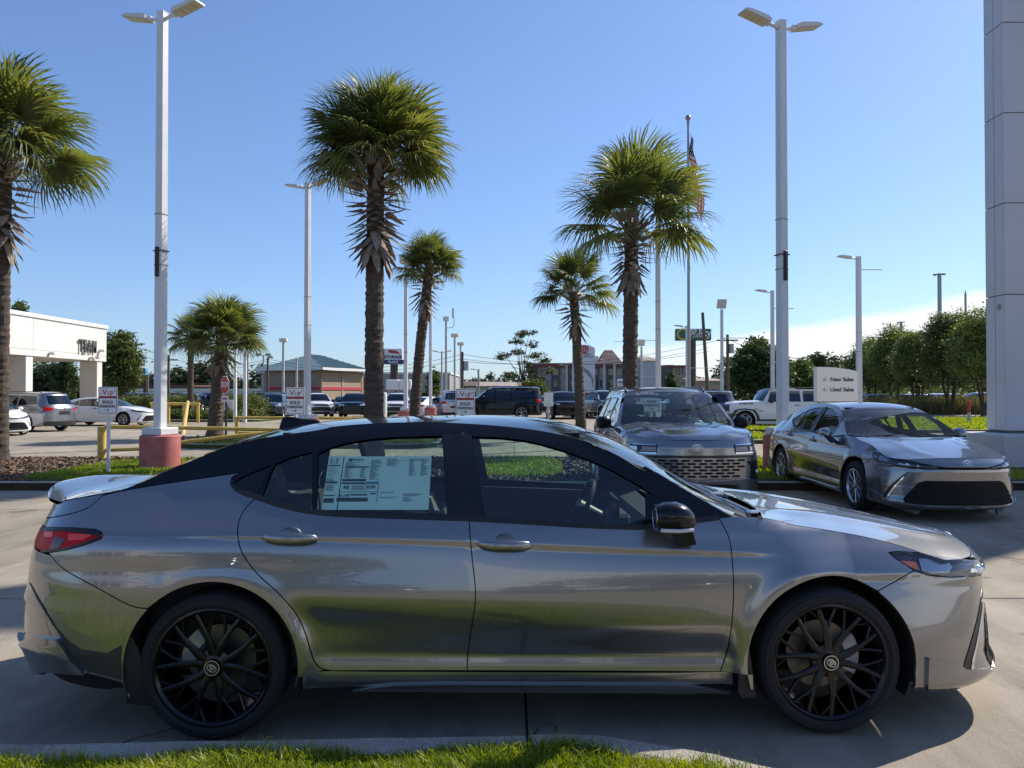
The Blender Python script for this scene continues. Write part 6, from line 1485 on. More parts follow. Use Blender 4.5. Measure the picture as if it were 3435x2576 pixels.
def light_pole(label, u, vt, Y, heads='double', w_=.165, drum=True, yaw=0, drum_h=.78, drum_r=.37, x=None, mat=None, arms=(), group='light poles of the car lot', sensor=False, zg=0.0, headL=.60, wood=False):
    x = PX(u, Y) if x is None else x; H = P(u, vt, Y).z; root = thing('light_pole', label, 'light pole', (x, Y, zg), yaw, group); mat = mat or M_POLE; H -= zg
    zb = drum_h if drum else 0
    if drum:
        d = MB(); d.lathe([(drum_r, -.1), (drum_r, drum_h - .02), (drum_r - .02, drum_h), (0, drum_h)], 40, axis='z'); d.build('concrete_base', M_DRUM, root, smooth=True)
        b = MB(); b.bbox(-.24, .24, -.24, .24, zb + .001, zb + .15, .02); b.build('base_cover', mat, root)
    p = MB(); wb = w_ * 1.1 / 2; wt = w_ * .96 / 2
    z0 = zb + (.15 if drum else 0); hh = []
    ch = .012
    def ring(hw, z): return [(hw, hw - ch, z), (hw - ch, hw, z), (-hw + ch, hw, z), (-hw, hw - ch, z), (-hw, -hw + ch, z), (-hw + ch, -hw, z), (hw - ch, -hw, z), (hw, -hw + ch, z)]
    if wood or w_ < .10: p.tube([(0, 0, 0), (0, 0, H)], [wb, wt * .9], 10)
    else: p.add(ring(wb, z0) + ring(wt, H), [(i, (i + 1) % 8, 8 + (i + 1) % 8, 8 + i) for i in range(8)] + [tuple(range(8, 16))])
    p.build('pole', M_WOODP if wood else mat, root)
    if H > 6 and w_ > .12:
        for zz in (H * .45, H * .56):
            s_ = MB(); hw = wb * .99; s_.bbox(-hw - .004, hw + .004, -hw - .004, hw + .004, zz, zz + .02, .003); s_.build('pole_joint', M_STEEL, root)
    if heads == 'double': lamp_head(root, wt, H - .12, 1, L=headL); lamp_head(root, -wt, H - .12, -1, L=headL); MB().box(-wt - .004, wt + .004, -wt - .004, wt + .004, H, H + .012).build('pole_cap', mat, root)
    elif heads == 'left': lamp_head(root, -wt, H - .10, -1, L=.55, W=.28, tilt=10)
    elif heads == 'right': lamp_head(root, wt, H - .10, 1, L=.55, W=.28, tilt=14)
    elif heads == 'box':
        h = MB(); h.bbox(-.30, .30, -.22, .22, H, H + .28, .03); h.box(-.26, .26, -.18, .18, H - .02, H - .001); h.build('lamp_head', M_LED, root)
    elif heads == 'flood':
        h = MB(); T = Matrix.Translation((0, 0, H + .35)) @ Matrix.Rotation(.5, 4, 'X'); h.bbox(-.28, .28, -.05, .05, -.3, .3, .02, T=T); h.tube([(0, 0, H - .1), (0, 0, H + .2)], .04, 6); h.build('lamp_head', M_FIN, root)
    elif heads == 'cobra':
        h = MB(); h.tube([(0, 0, H - .9), (.5, 0, H - .85), (.62, 0, H - .6), (.62, 0, H - .1)], .035, 6); h.bbox(.45, .63, -.12, .12, H - .15, H + .62, .04, T=Matrix.Rotation(0, 4, 'Y')); h.bbox(-.22, .22, -.16, .16, H - .55, H - .25, .02, T=Matrix.Translation((0, 0, .2))); h.build('lamp_head', M_FIN, root)
    elif heads == 'mast':
        for k in range(6):
            a = 2 * PI * k / 6; MB().bbox(-.35, .35, -.35, .35, -.15, .15, .05, T=Matrix.Translation((1.1 * math.cos(a), 1.1 * math.sin(a), H))).build('lamp_head', M_STEEL, root)
        MB().lathe([(1.12, H), (1.16, H + .05), (1.12, H + .1)], 18, axis='z').build('ring_frame', M_STEEL, root)
    for (z, L) in arms: MB().tube([(0, 0, z), (L, 0, z)], .022, 6).build('banner_arm', M_STEEL, root)
    if sensor:
        s_ = MB(); s_.bbox(-.035, .035, -wb - .05, -wb + .01, H * .425, H * .425 + 1.05 * .55, .01); s_.box(-wb - .02, wb + .02, -wb - .012, wb + .012, H * .425 + .5, H * .425 + .52); s_.build('control_box', M_BOX, root)
    return root
M_BOX = M('dark_control_box', (.03, .02, .02), .5)
light_pole('tall white light pole on the nearer left red base, in front of the white building', 538, 45, 15, sensor=True, yaw=-.35, zg=.0)
light_pole('tall white light pole on the right red base, between the two grey parked cars', 2625, 75, 15, sensor=True, yaw=.35)
light_pole('white double-head light pole between the left palms and the tallest palm', 1031, 618, 25, yaw=-.5, w_=.16)
light_pole('white pole with one box head, right behind the tallest palm trunk', 1361, 885, 37.6, heads='box', w_=.17)
light_pole('white pole rising behind the small leaning palm, on a square red base', 1444, 960, 47, heads='box', w_=.17)
light_pole('white pole hiding behind the open-crowned palm, nearest the flagpole', 2208, 640, 24, heads='double', w_=.14, drum=False)
for lab, u, vt, Y, hd, w_, arms in (
    ('left of two bare white poles behind the short broad palm', 789, 1100, 44, 'box', .15, ()), ('right of two bare white poles behind the short broad palm', 822, 1105, 43, 'box', .16, ()),
    ('white pole with small box head left of the tan hip-roofed building', 950, 1148, 62, 'box', .16, ()), ('white pole with one right-hand head before the hip-roofed building', 995, 1203, 66, 'right', .15, ()),
    ('pole with a box head and a curved side arm lamp, centre distance', 1496, 1062, 58, 'cobra', .16, ()), ('tall grey pole with box head, first to the right of the curved-arm pole', 1525, 1132, 62, 'box', .15, ()),
    ('tall grey pole with box head, second to the right of the curved-arm pole', 1545, 1160, 70, 'box', .15, ()), ('short double-head pole left of the curved-arm pole', 1482, 1180, 68, 'double', .14, ()),
    ('short pole with left head before the low brown roofs', 1605, 1240, 80, 'left', .2, ()), ('thin pole beside the sparse pine', 1743, 1235, 90, 'left', .14, ()),
    ('thin white pole before the dark hotel, left of the emblem sign', 1901, 1225, 84, 'left', .2, ()), ('thin white pole before the dark hotel, first right of the emblem sign', 2027, 1205, 84, 'left', .2, ()),
    ('thin white pole before the dark hotel, second right of the emblem sign', 2061, 1188, 80, 'left', .2, ((7.0, 1.2),)), ('pole with a tilted flood lamp, left of the hotel sign', 2152, 1165, 64, 'flood', .15, ((6.0, 1.5), (3.0, 1.5))),
    ('pole with left head directly left of the flagpole', 2305, 1094, 52, 'left', .17, ((3.3, 1.8),)), ('tall pole with box lamp and left arm, right of the hotel sign', 2422, 1040, 46, 'flood', .16, ((4.9, 1.4),)),
    ('tall pole with left head right behind the right red base pole', 2592, 976, 40, 'left', .17, ((6.0, 1.1), (3.2, 1.1))), ('tall pole with left head behind the white direction sign', 2882, 862, 33, 'left', .19, ((6.9, 1.0), (4.0, 1.0)))):
    light_pole(lab, u, vt, Y, heads=hd, w_=w_, drum=False, mat=M_POLEG if Y > 56 else M_POLE, arms=arms, group='light poles of the car lot')
for lab, u, vt, Y, w_ in (('slanting dark wooden pole right of the hotel sign', 2379, 1050, 60, .26), ('dark wooden pole before the largest dark tree', 2441, 1124, 66, .26), ('wooden pole with a transformer, centre distance', 1551, 1182, 66, .24), ('thin dark wooden pole right of the two bare white poles', 829, 1184, 70, .2), ('dark utility pole at far left before the tall trees', 565, 1192, 75, .24), ('leaning utility pole with a crossarm above the dark tree at left', 456, 1140, 80, .24), ('short wooden pole before the payless storage sign' if False else 'short wooden pole with a lamp before the tan storage sign', 898, 1200, 72, .22)):
    x = PX(u, Y); H = P(u, vt, Y).z; t = thing('utility_pole', lab, 'utility pole', (x, Y, 0)); MB().tube([(0, 0, -.3), ((.5 if 'slant' in lab or 'lean' in lab else 0) * -1, 0, H)], [w_ * .62, w_ * .45], 9).build('pole', M_WOODP, t)
    if 'cross' in lab or 'far left' in lab or 'before the largest' in lab: MB().box(-.9, .9, -.06, .06, H - .55, H - .43).build('crossarm', M_WOODP, t)
    if 'transformer' in lab or 'largest' in lab: MB().cyl((.32, 0, H - 1.6), .22, .8, 12).build('transformer', M_STEEL, t)
    if 'lamp' in lab: MB().bbox(0, .5, -.1, .1, H - .1, H + .1, .04).build('lamp_head', M_STEEL, t)
for lab, u, vt, Y, hd in (('very tall mast with a ring of lamps above the fence trees', 3154, 922, 190, 'mast'), ('smaller ring-lamp mast left of the tall one', 3024, 1082, 300, 'mast')):
    light_pole(lab, u, vt, Y, heads=hd, w_=.7 if Y < 250 else .8, drum=False, mat=M_STEEL, group='high masts', )
t = thing('antenna_mast', 'slim far antenna mast just left of the tall wall', 'antenna mast', (PX(3241, 200), 200, 0)); MB().tube([(0, 0, 0), (0, 0, P(0, 990, 200).z), (0, 0, P(0, 975, 200).z)], [.35, .3, .05], 6).build('pole', M_STEEL, t); MB().bbox(-.5, .5, -.3, .3, P(0, 1060, 200).z, P(0, 1050, 200).z, .05).build('antenna', M_STEEL, t)
t = thing('light_mast', 'far mast with two lamps left of the tan storage sign', 'light mast', (PX(883, 140), 140, 0)); H = P(0, 1192, 140).z; MB().tube([(0, 0, 0), (0, 0, H)], .14, 6).build('pole', M_STEEL, t); [MB().bbox(a - .5, a + .5, -.3, .3, H - .2, H + .3, .1).build('lamp_head', M_STEEL, t) for a in (-.9, .9)]
# overhead wires
def wire(label, a, b, sag, r=.022):
    a, b = Vector(a), Vector(b); pts = [a.lerp(b, t) - Vector((0, 0, sag * 4 * t * (1 - t))) for t in np.linspace(0, 1, 15)]
    o = MB().tube(pts, r, 4).build('overhead_wire', M_TRIM); tag(o, label, 'wire', 'overhead wires')
for k, (ua, va, ub, vb) in enumerate(((480, 1170, 898, 1206), (480, 1195, 898, 1212), (898, 1206, 1551, 1190), (898, 1214, 1551, 1205), (1551, 1190, 2379, 1180), (1551, 1206, 2379, 1168), (1551, 1215, 2441, 1135), (2441, 1140, 2900, 1190))):
    wire(('upper', 'lower')[k % 2] + ' thin wire sagging across the sky, span %s' % ('left of the storage sign', 'left of the storage sign', 'from the storage sign to the transformer pole', 'from the storage sign to the transformer pole', 'from the transformer pole past the palms', 'from the transformer pole past the palms', 'ending at the pole before the largest tree', 'right of the pole before the largest tree')[k], P(ua, va, 68), P(ub, vb, 68), 1.0)
# flagpole with flag
fy = 36; fx = PX(2311, fy); fh = P(2311, 405, fy).z
t = thing('flagpole', 'tall steel flagpole with a ball on top, behind the open-crowned palm', 'flagpole', (fx, fy, 0)); MB().tube([(0, 0, 0), (0, 0, fh)], [.085, .05], 12).build('pole', M_STEEL, t, smooth=True); MB().ell((0, 0, fh + .12), (.13, .13, .13), 16, 10).build('finial_ball', M('bronze_ball', (.30, .26, .2), .35, metal=.8), t, smooth=True); MB().cyl((0, 0, fh - .2), .07, .3, 10).build('pulley', M_STEEL, t)
def flag():
    m = bpy.data.materials.new('flag_cloth'); m.use_nodes = True
    mats = [M('flag_red', (.75, .03, .04), .7), M('flag_white', (.80, .80, .80), .7), M('flag_blue', (.015, .02, .09), .7)]
    top, bot = fh - .55, fh - 2.45; nu, nv = 26, 39; vs = []; L = 2.7
    z_low = P(0, 985, fy).z
    for i in range(nu + 1):
        u_ = i / nu
        for j in range(nv + 1):
            v_ = j / nv; s = u_ * L
            # cloth hangs: hoist edge along the pole, fly end drops down beside it in folds
            x = .12 + .86 * math.sin(min(u_, .85) * 1.6) * (.35 + .65 * v_) * (1 - .35 * u_) + .05 * math.sin(v_ * 9 + u_ * 7); y = .16 * math.sin(u_ * 13 + v_ * 2.2) * (1 - .2 * v_) ; z = top - (top - bot) * v_ - s * .93 * (.35 + .65 * u_)
            vs.append((x - .05 - .55 * (1 - v_) * u_ * .3, y - .1, z))
    fs, mi = [], []
    for i in range(nu):
        for j in range(nv):
            fs.append((i * (nv + 1) + j, (i + 1) * (nv + 1) + j, (i + 1) * (nv + 1) + j + 1, i * (nv + 1) + j + 1)); st = int(j / 3); mi.append(2 if (i < nu * .4 and st < 7) else (0 if st % 2 == 0 else 1))
    me = raw_mesh('flag', vs, fs, mats, smooth=True, mi=mi); o = inst('flag', me, None, (fx, fy, 0)); tag(o, 'striped red and white flag with starry blue corner, hanging limp from the flagpole', 'flag')
    # stars: small white spots on the blue field
    sm = MB()
    for i in range(1, 10, 2):
        for j in range(2, 20, 4):
            p = Vector(vs[i * (nv + 1) + j]); sm.ell(p + Vector((0, -.02, 0)), (.035, .015, .035), 5, 3)
    sm.build('stars', mats[1], o); bpy.data.materials.remove(m)
flag()
# sold-parking signs
M_INKR = M('sign_red_ink', (.32, .03, .035), .6); M_INKG = M('sign_grey_ink', (.06, .06, .065), .6)
def vip_sign(label, x, y, rz=0, zt=1.70, w_=.335, h=.475, zg=.12, blank=False):
    t = thing('parking_sign', label, 'parking sign', (x, y, zg), rz, 'sold parking signs'); zt -= zg
    MB().bbox(-.028, .028, -.02, .02, -.05, zt - h + .12, .004).build('post', M_POLE, t); b = MB().bbox(-w_ / 2, w_ / 2, -.034, -.024, zt - h, zt, .003).build('sign_board', M_SIGNW, t)
    if blank: return t
    s = -.0375; 
    fr = MB()
    for x0, x1, z0, z1 in ((-w_ / 2 + .012, w_ / 2 - .012, zt - .018, zt - .012), (-w_ / 2 + .012, w_ / 2 - .012, zt - h + .012, zt - h + .018), (-w_ / 2 + .012, -w_ / 2 + .018, zt - h + .018, zt - .018), (w_ / 2 - .018, w_ / 2 - .012, zt - h + .018, zt - .018)): fr.box(x0, x1, s, s + .003, z0, z1)
    fr.build('border', M_INKG, b)
    text('lettering', 'V', .14, M_INKR, b, (-.055, s, zt - .10), bold=.0, sx=1.05); text('lettering', 'I', .10, M_INKR, b, (.012, s, zt - .115), bold=.0); text('lettering', 'P', .13, M_INKR, b, (.07, s, zt - .125), bold=.0, sx=.9)
    st = MB(); pts = [((.016 if k % 2 == 0 else .007) * math.sin(k * PI / 5) + .122, (.016 if k % 2 == 0 else .007) * math.cos(k * PI / 5) + zt - .07) for k in range(10)]; st.prism(pts, s, s + .003); pts = [(a - .235, c - .05) for a, c in pts]; st.prism(pts, s, s + .003); st.build('star', M_INKR, b)
    rb = MB(); rb.box(-w_ / 2 + .018, w_ / 2 - .018, s, s + .003, zt - .205, zt - .165); rb.build('red_band', M_INKR, b)
    text('lettering', 'SOLD', .075, M_INKG, b, (0, s, zt - .275), bold=.0022); text('lettering', 'PARKING', .066, M_INKG, b, (0, s, zt - .350), bold=.0018)
    d = MB(); d.prism([(.006 + .017 * math.cos(a), zt - .415 + .017 * math.sin(a)) for a in np.linspace(0, 2 * PI, 13)[:-1]], s - .001, s + .003); d.prism([(-.05 + .010 * math.cos(a), zt - .41 + .010 * math.sin(a)) for a in np.linspace(0, 2 * PI, 13)[:-1]], s, s + .003); d.build('emblem_dots', M_INKG, b)
    return t
for lab, u, Y, v in (('VIP sold parking sign at left, in front of the white sedan', 365, 13.8, 1296), ('VIP sold parking sign in the middle, below the hip-roofed building', 992, 13.8, 1298), ('VIP sold parking sign before the black off-roader, right of the tallest palm', 1561, 13.8, 1302)):
    vip_sign(lab, PX(u, Y), Y, zt=P(u, v, Y).z, zg=.12, w_=.345, h=.485)
vip_sign('VIP sold parking sign mostly hidden behind the roof of the grey suv', PX(2185, 14.8), 14.8, zt=P(0, 1297, 14.8).z)
vip_sign('blank back of a parking sign left of the small slender palm', PX(1840, 26), 26, zt=P(0, 1315, 26).z, w_=.31, h=.46, blank=True, zg=.12, rz=PI)
# yellow pipe barriers
def bent(label, cat, group, parts, loc=(0, 0, 0)):
    t = thing('pipe_barrier', label, cat, loc, 0, group)
    for n, pts, r in parts: MB().tube([Vector(p) - Vector(loc) for p in pts], r, 10).build(n, M_YEL, t, smooth=True)
    return t
def pp(u, v, Y): return P(u, v, Y)
z0 = .115
b0 = pp(342, 1429, 17.0)
t = bent('yellow barrier: thick bollard with two bent pipe rails running behind the left red base', 'barrier', 'yellow pipe barriers',
         [('bollard', [(b0.x, 17, 0), (b0.x, 17, b0.z - .04), (b0.x, 17, b0.z)], .088), ('rail', [pp(352, 1431, 17), pp(600, 1433, 16.9), pp(1000, 1441, 16.8), pp(1350, 1441, 16.8)], .042),
          ('lower_rail', [pp(352, 1508, 17), pp(470, 1504, 17), pp(640, 1478, 17), pp(800, 1460, 17), pp(950, 1446, 17), pp(1180, 1405, 17.2)], .042)], (b0.x, 17, 0))
y2 = 27.5
t = bent('yellow pipe rail on square posts crossing behind the stop sign', 'barrier', 'yellow pipe barriers',
         [('post', [pp(795, 1485, y2), pp(795, 1396, y2)], .075), ('rail', [pp(785, 1399, y2), pp(1100, 1401, y2), pp(1420, 1402, y2)], .05), ('post', [pp(1283, 1480, y2), pp(1283, 1388, y2)], .09), ('post', [pp(1420, 1480, y2), pp(1420, 1400, y2)], .07), ('lower_rail', [pp(795, 1450, y2), pp(1000, 1448, y2), pp(1283, 1430, y2)], .045)])
y3 = 43
t = bent('yellow square-tube cart corral with a leaning post, in the lot behind the left red base', 'barrier', 'yellow pipe barriers',
         [('post', [pp(512, 1428, y3), pp(512, 1351, y3)], .10), ('post', [pp(565, 1428, y3), pp(565, 1356, y3)], .09), ('post', [pp(618, 1428, y3), pp(618, 1356, y3)], .09), ('post', [pp(664, 1428, y3), pp(664, 1353, y3)], .09), ('leaning_post', [pp(612, 1465, 30), pp(630, 1347, 41)], .085),
          ('rail', [pp(505, 1352, y3), pp(670, 1354, y3)], .085), ('rail', [pp(512, 1352, y3 + 3), pp(664, 1354, y3 + 3)], .06)])
# stop sign
def stop_sign():
    Y = 25.2; x = PX(755, Y); t = thing('stop_sign', 'stop sign with 4-WAY plate on a dark post by the short broad palm', 'stop sign', (x, Y, 0), -.75)
    MB().tube([(0, .04, 0), (0, .04, 2.2)], .035, 8).build('post', M('dark_green_post', (.02, .03, .025), .6), t)
    zc = P(755, 1291, Y).z; pts = [(.30 * math.cos(PI / 8 + k * PI / 4), zc + .30 * math.sin(PI / 8 + k * PI / 4)) for k in range(8)]; MB().prism(pts, -.01, 0).build('white_rim', M_SIGNW, t)
    o = MB().prism([(a * .92, zc + (b - zc) * .92) for a, b in pts], -.014, -.0105).build('red_panel', M('stop_red', (.50, .02, .03), .5), t); text('lettering', 'STOP', .20, M_SIGNW, o, (0, -.016, zc), bold=.006, sx=.95)
    z2 = P(755, 1334, Y).z; b = MB().bbox(-.23, .23, -.012, 0, z2 - .12, z2 + .08, .003).build('way_plate', M_SIGNW, t); text('lettering', '4-WAY', .13, M_INKR2, b, (0, -.014, z2 - .02), bold=.004)
M_INKR2 = M('bright_red_ink', (.5, .03, .04), .6)
stop_sign()
t = thing('construction_sign', 'small white and red sign on a red base right of the stop sign', 'sign', (PX(765, 47), 47, 0)); MB().bbox(-.32, .32, -.04, 0, .35, 1.25, .01).build('sign_board', M_SIGNW, t); MB().prism([(-.2, .36), (.2, .36), (0, .95)], -.06, -.045).build('red_figure', M_INKR2, t); text('lettering', 'CARSTORES', .10, M_INKR2, t, (0, -.05, 1.12), bold=.002) if False else None; MB().bbox(-1.4, 1.2, -.3, .3, 0, .22, .03).build('red_base', M_DRUM, t)
# red tipped marker by the road
t = thing('marker_post', 'short marker post with red top in the grass left of the tall wall', 'marker post', (PX(3249, 39), 39, .12)); MB().tube([(0, 0, 0), (.02, 0, .55)], .08, 10).build('lower_post', M_POLEG, t); MB().tube([(.02, 0, .551), (.0, 0, 1.12)], [.085, .07], 10).build('red_sleeve', M_INKR2, t)
# direction sign
def dir_sign():
    Y = 24.5; x0, x1 = PX(2735, Y), PX(2871, Y); zt0, zt1, zb, zg = P(0, 1233, Y).z, P(0, 1248, Y).z, P(0, 1344, Y).z, 0
    t = thing('direction_sign', 'white curved-top sign reading New Sales and Used Sales with left arrows', 'direction sign', ((x0 + x1) / 2, Y, 0)); w_ = x1 - x0
    top = [(w_ / 2 * (2 * s - 1), zt0 + (zt1 - zt0) * s**2.4) for s in np.linspace(0, 1, 14)]
    o = MB().prism([(-w_ / 2, zb), (w_ / 2, zb)] + top[::-1], -.14, .14).build('sign_board', M('sign_cream', (.78, .765, .72), .5), t); MB().prism([(-w_ / 2 + .09, 0), (w_ / 2 - .06, 0), (w_ / 2 - .06, zb - .004), (-w_ / 2 + .09, zb - .004)], -.10, .10).build('plinth', M('sign_grey', (.42, .42, .40), .5), t)
    for s, v in (('New Sales', 1275), ('Used Sales', 1305.5)):
        z = P(0, v, Y).z; text('lettering', s, .175, M_INKG, o, (PX(2818, Y) - t.location.x, -.143, z), bold=.006); a = MB(); xa = PX(2762, Y) - t.location.x; a.tube([(xa - .06, -.143, z), (xa + .065, -.143, z)], .008, 4); a.tube([(xa, -.143, z + .06), (xa - .06, -.143, z), (xa, -.143, z - .06)], .008, 4); a.build('arrow', M_INKG, o)
dir_sign()
# emblem pylon sign
def pylon_sign():
    Y = 78; x = PX(1961, Y); t = thing('pylon_sign', 'white curved pylon sign with a round red three-oval emblem', 'pylon sign', (x, Y, 0)); h = P(0, 1158, Y).z; w_ = 1.25
    top = [(w_ * (2 * s - 1) * .9 - .1, h - .35 * (2 * s - 1)**2 * (1 if s > .5 else .3)) for s in np.linspace(0, 1, 12)]
    b = MB().prism([(-w_ + .02, 0), (w_ - .22, 0)] + top[::-1], -.25, .25).build('sign_board', M('pylon_white', (.60, .63, .68), .35), t); cr = MB(); cr.prism([(-.9, 4.15 * h / 6.5), (-.1, 3.8 * h / 6.5), (.6, 3.1 * h / 6.5), (.85, 2.2 * h / 6.5), (.9, 3.0 * h / 6.5), (.5, 3.8 * h / 6.5), (-.2, 4.3 * h / 6.5), (-.9, 4.5 * h / 6.5)], -.27, -.252); cr.build('grey_swoosh', M('swoosh_grey', (.22, .24, .28), .4), b)
    z = P(0, 1174, Y).z; e = MB(); T = Matrix.Translation((-.05, -.27, z)); ellring(e, (0, 0), .46, .40, .10, dep=.02, T=T); ellring(e, (0, .02), .17, .36, .09, dep=.03, T=T); ellring(e, (0, .12), .36, .20, .08, dep=.025, T=T); e.build('emblem', M_INKR2, b)
    text('lettering', 'CERTIFIED', .26, M_INKG, b, (0, -.26, P(0, 1191, Y).z), bold=.004); text('lettering', 'USED VEHICLES', .24, M_INKG, b, (0, -.26, P(0, 1199, Y).z), bold=.004)
pylon_sign()
def board_sign(name, label, u0, u1, v0, v1, Y, bg_, lines, posts, side=None, ry=0, cat='sign'):
    x0, x1 = PX(u0, Y), PX(u1, Y); z0, z1 = P(0, v1, Y).z, P(0, v0, Y).z; cx = (x0 + x1) / 2; t = thing(name, label, cat, (cx, Y, 0), ry); w_ = (x1 - x0) / 2
    b = MB().bbox(-w_, w_, -.35, .35, z0, z1, .06).build('sign_board', bg_, t)
    for s, du, v, sz, mt, bo in lines: text('lettering', s, sz, mt, b, (PX(du, Y) - cx, -.37, P(0, v, Y).z), bold=bo)
    for u in posts: MB().tube([(PX(u, Y) - cx, 0, 0), (PX(u, Y) - cx, 0, z0)], .28, 8).build('post', M_WOODP if side else M_STEEL, t)
    return t, b
M_SGG = M('sign_green', (.01, .10, .055), .4); M_GLDN = M('sign_gold', (.55, .42, .05), .5); M_SBLU = M('sign_navy', (.03, .04, .13), .5); M_SBRN = M('sign_brown', (.30, .16, .09), .6); M_SSKY = M('sign_blue', (.08, .28, .50), .5)
t, b = board_sign('hotel_sign', 'green Quality Suites sign on a dark post behind the flagpole', 2266, 2384, 1105, 1144, 74, M_SGG, [('uality', 2346, 1119, 1.02, M_SIGNW, .02), ('Q', 2324, 1119, 1.02, M_SIGNW, .02), ('SUITES', 2343, 1130, .42, M_SIGNW, .012)], (2325,), True)
e = MB(); cxx = PX(2325, 74); ellring(e, (0, 0), .62, .58, .16, dep=.03, T=Matrix.Translation((PX(2290, 74) - t.location.x, -.37, P(0, 1124, 74).z))); e.box(.18, .75, -.40, -.37, -.55, -.42, T=Matrix.Translation((PX(2290, 74) - t.location.x, 0, P(0, 1124, 74).z))); e.build('gold_letter_q', M_GLDN, b)
t, b = board_sign('storage_sign', 'white and navy STORAGE PLACE sign on poles right of the tallest palm', 1290, 1351, 1171, 1224, 80, M_SIGNW, [('STORAGE', 1321, 1200, .42, M_INKG, .02), ('PLACE', 1321, 1216.5, .36, M_SIGNW, .012), ('A', 1307, 1182, .42, M_INKG, .01)], (1318, 1326), True)
MB().box(-1.1, 1.1, -.365, -.352, P(0, 1223, 80).z, P(0, 1209, 80).z).build('navy_band', M_SBLU, b); MB().prism([(-.35, P(0, 1186, 80).z), (.75, P(0, 1189, 80).z), (.35, P(0, 1179, 80).z), (-.4, P(0, 1175, 80).z)], -.38, -.353).build('red_roof', M_INKR2, b); MB().box(-1.25, -.98, -.34, .34, P(0, 1223, 80).z, P(0, 1171, 80).z).build('navy_side', M_SBLU, b)
t, b = board_sign('storage_sign', 'tan sign reading PAYLESS STORAGE left of the hip-roofed building', 866, 917, 1231, 1258, 95, M_SBRN, [('PAYLESS', 892, 1238, .46, M_SIGNW, .02), ('STORAGE', 892, 1250.5, .46, M_SIGNW, .02)], (885, 893))
t, b = board_sign('outlet_sign', 'blue and orange OUTLET sign beside the dark tree at left', 458, 492, 1236, 1263, 85, M_SSKY, [('OUTLET', 472, 1259, .28, M_SIGNW, .01)], (446, 490), True)
MB().box(-.3, .42, -.37, -.352, P(0, 1252, 85).z, P(0, 1239, 85).z).build('orange_panel', M('sign_orange', (.55, .28, .16), .6), b)
t, b = board_sign('lot_sign', 'small white sign with grey lines low between two thin poles before the hotel', 2071, 2092, 1274, 1294, 82, M_SIGNW, [('SALE', 2081, 1284, .3, M_SBLU, .01)], (2075, 2088))
for u0, u1, lab in ((1297, 1340, 'blank white lot sign frame below the storage place sign'), (1341, 1381, 'pale blank board right of the blank sign frame')):
    t, b = board_sign('blank_sign', lab, u0, u1, 1275, 1306, 58, M_SIGNW, [], ((u0 + u1) / 2 - 6,), None)
t, b = board_sign('blank_sign', 'pale low board at the foot of the tallest palm, right side', 1281, 1296, 1315, 1400, 48, M('pale_board', (.5, .52, .5), .6), [], (1288,))
# fence along the trees
def fence():
    t = thing('chain_fence', 'thin dark wire fence with posts along the row of trees', 'fence', (PX(2900, 56), 56, 0)); x0, x1 = 0, PX(3440, 54) - PX(2900, 56)
    for i in range(14): x = x1 * i / 13; MB().tube([(x, -.2 * i / 13, 0), (x, -.2 * i / 13, 1.25)], .03, 5).build('post', M_TRIM, t)
    r = MB(); [r.tube([(0, 0, z), (x1, -.2, z)], .012, 4) for z in (.15, .7, 1.22)]; r.build('wire', M_TRIM, t)
fence()
struct('side_road', MB().box(9, 60, 47.6, 55, -.02, .03), M_CONC)
# ---------------------------------------------------------------- buildings
M_STUC = M('cream_stucco', (.66, .64, .59), .85, var=.06, vs=.8, bump=.2, bs=30)
M_STUCG = M('grey_stucco', (.42, .40, .37), .85, var=.06, vs=.8)
M_COPE = M('white_coping', (.72, .72, .70), .5)
M_WALL = M('pylon_panel_white', (.52, .53, .545), .42, var=.05, vs=.7)
M_DGLASS = M('dark_window_glass', (.02, .03, .035), .06, spec=.8)
M_WHITEP = M('white_sheet_metal', (.62, .64, .65), .5, var=.06, vs=1)
M_DOORB = M('blue_grey_shutter', (.30, .37, .42), .5)
M_BRICK = M('tan_block_wall', (.36, .27, .19), .9, var=.12, vs=2)
M_REDB = M('red_wall_band', (.42, .035, .06), .7)
M_ROOFB = M('blue_green_metal_roof', (.085, .16, .19), .4, metal=.3)
M_JOINT = M('dark_joint', (.10, .10, .10), .8)
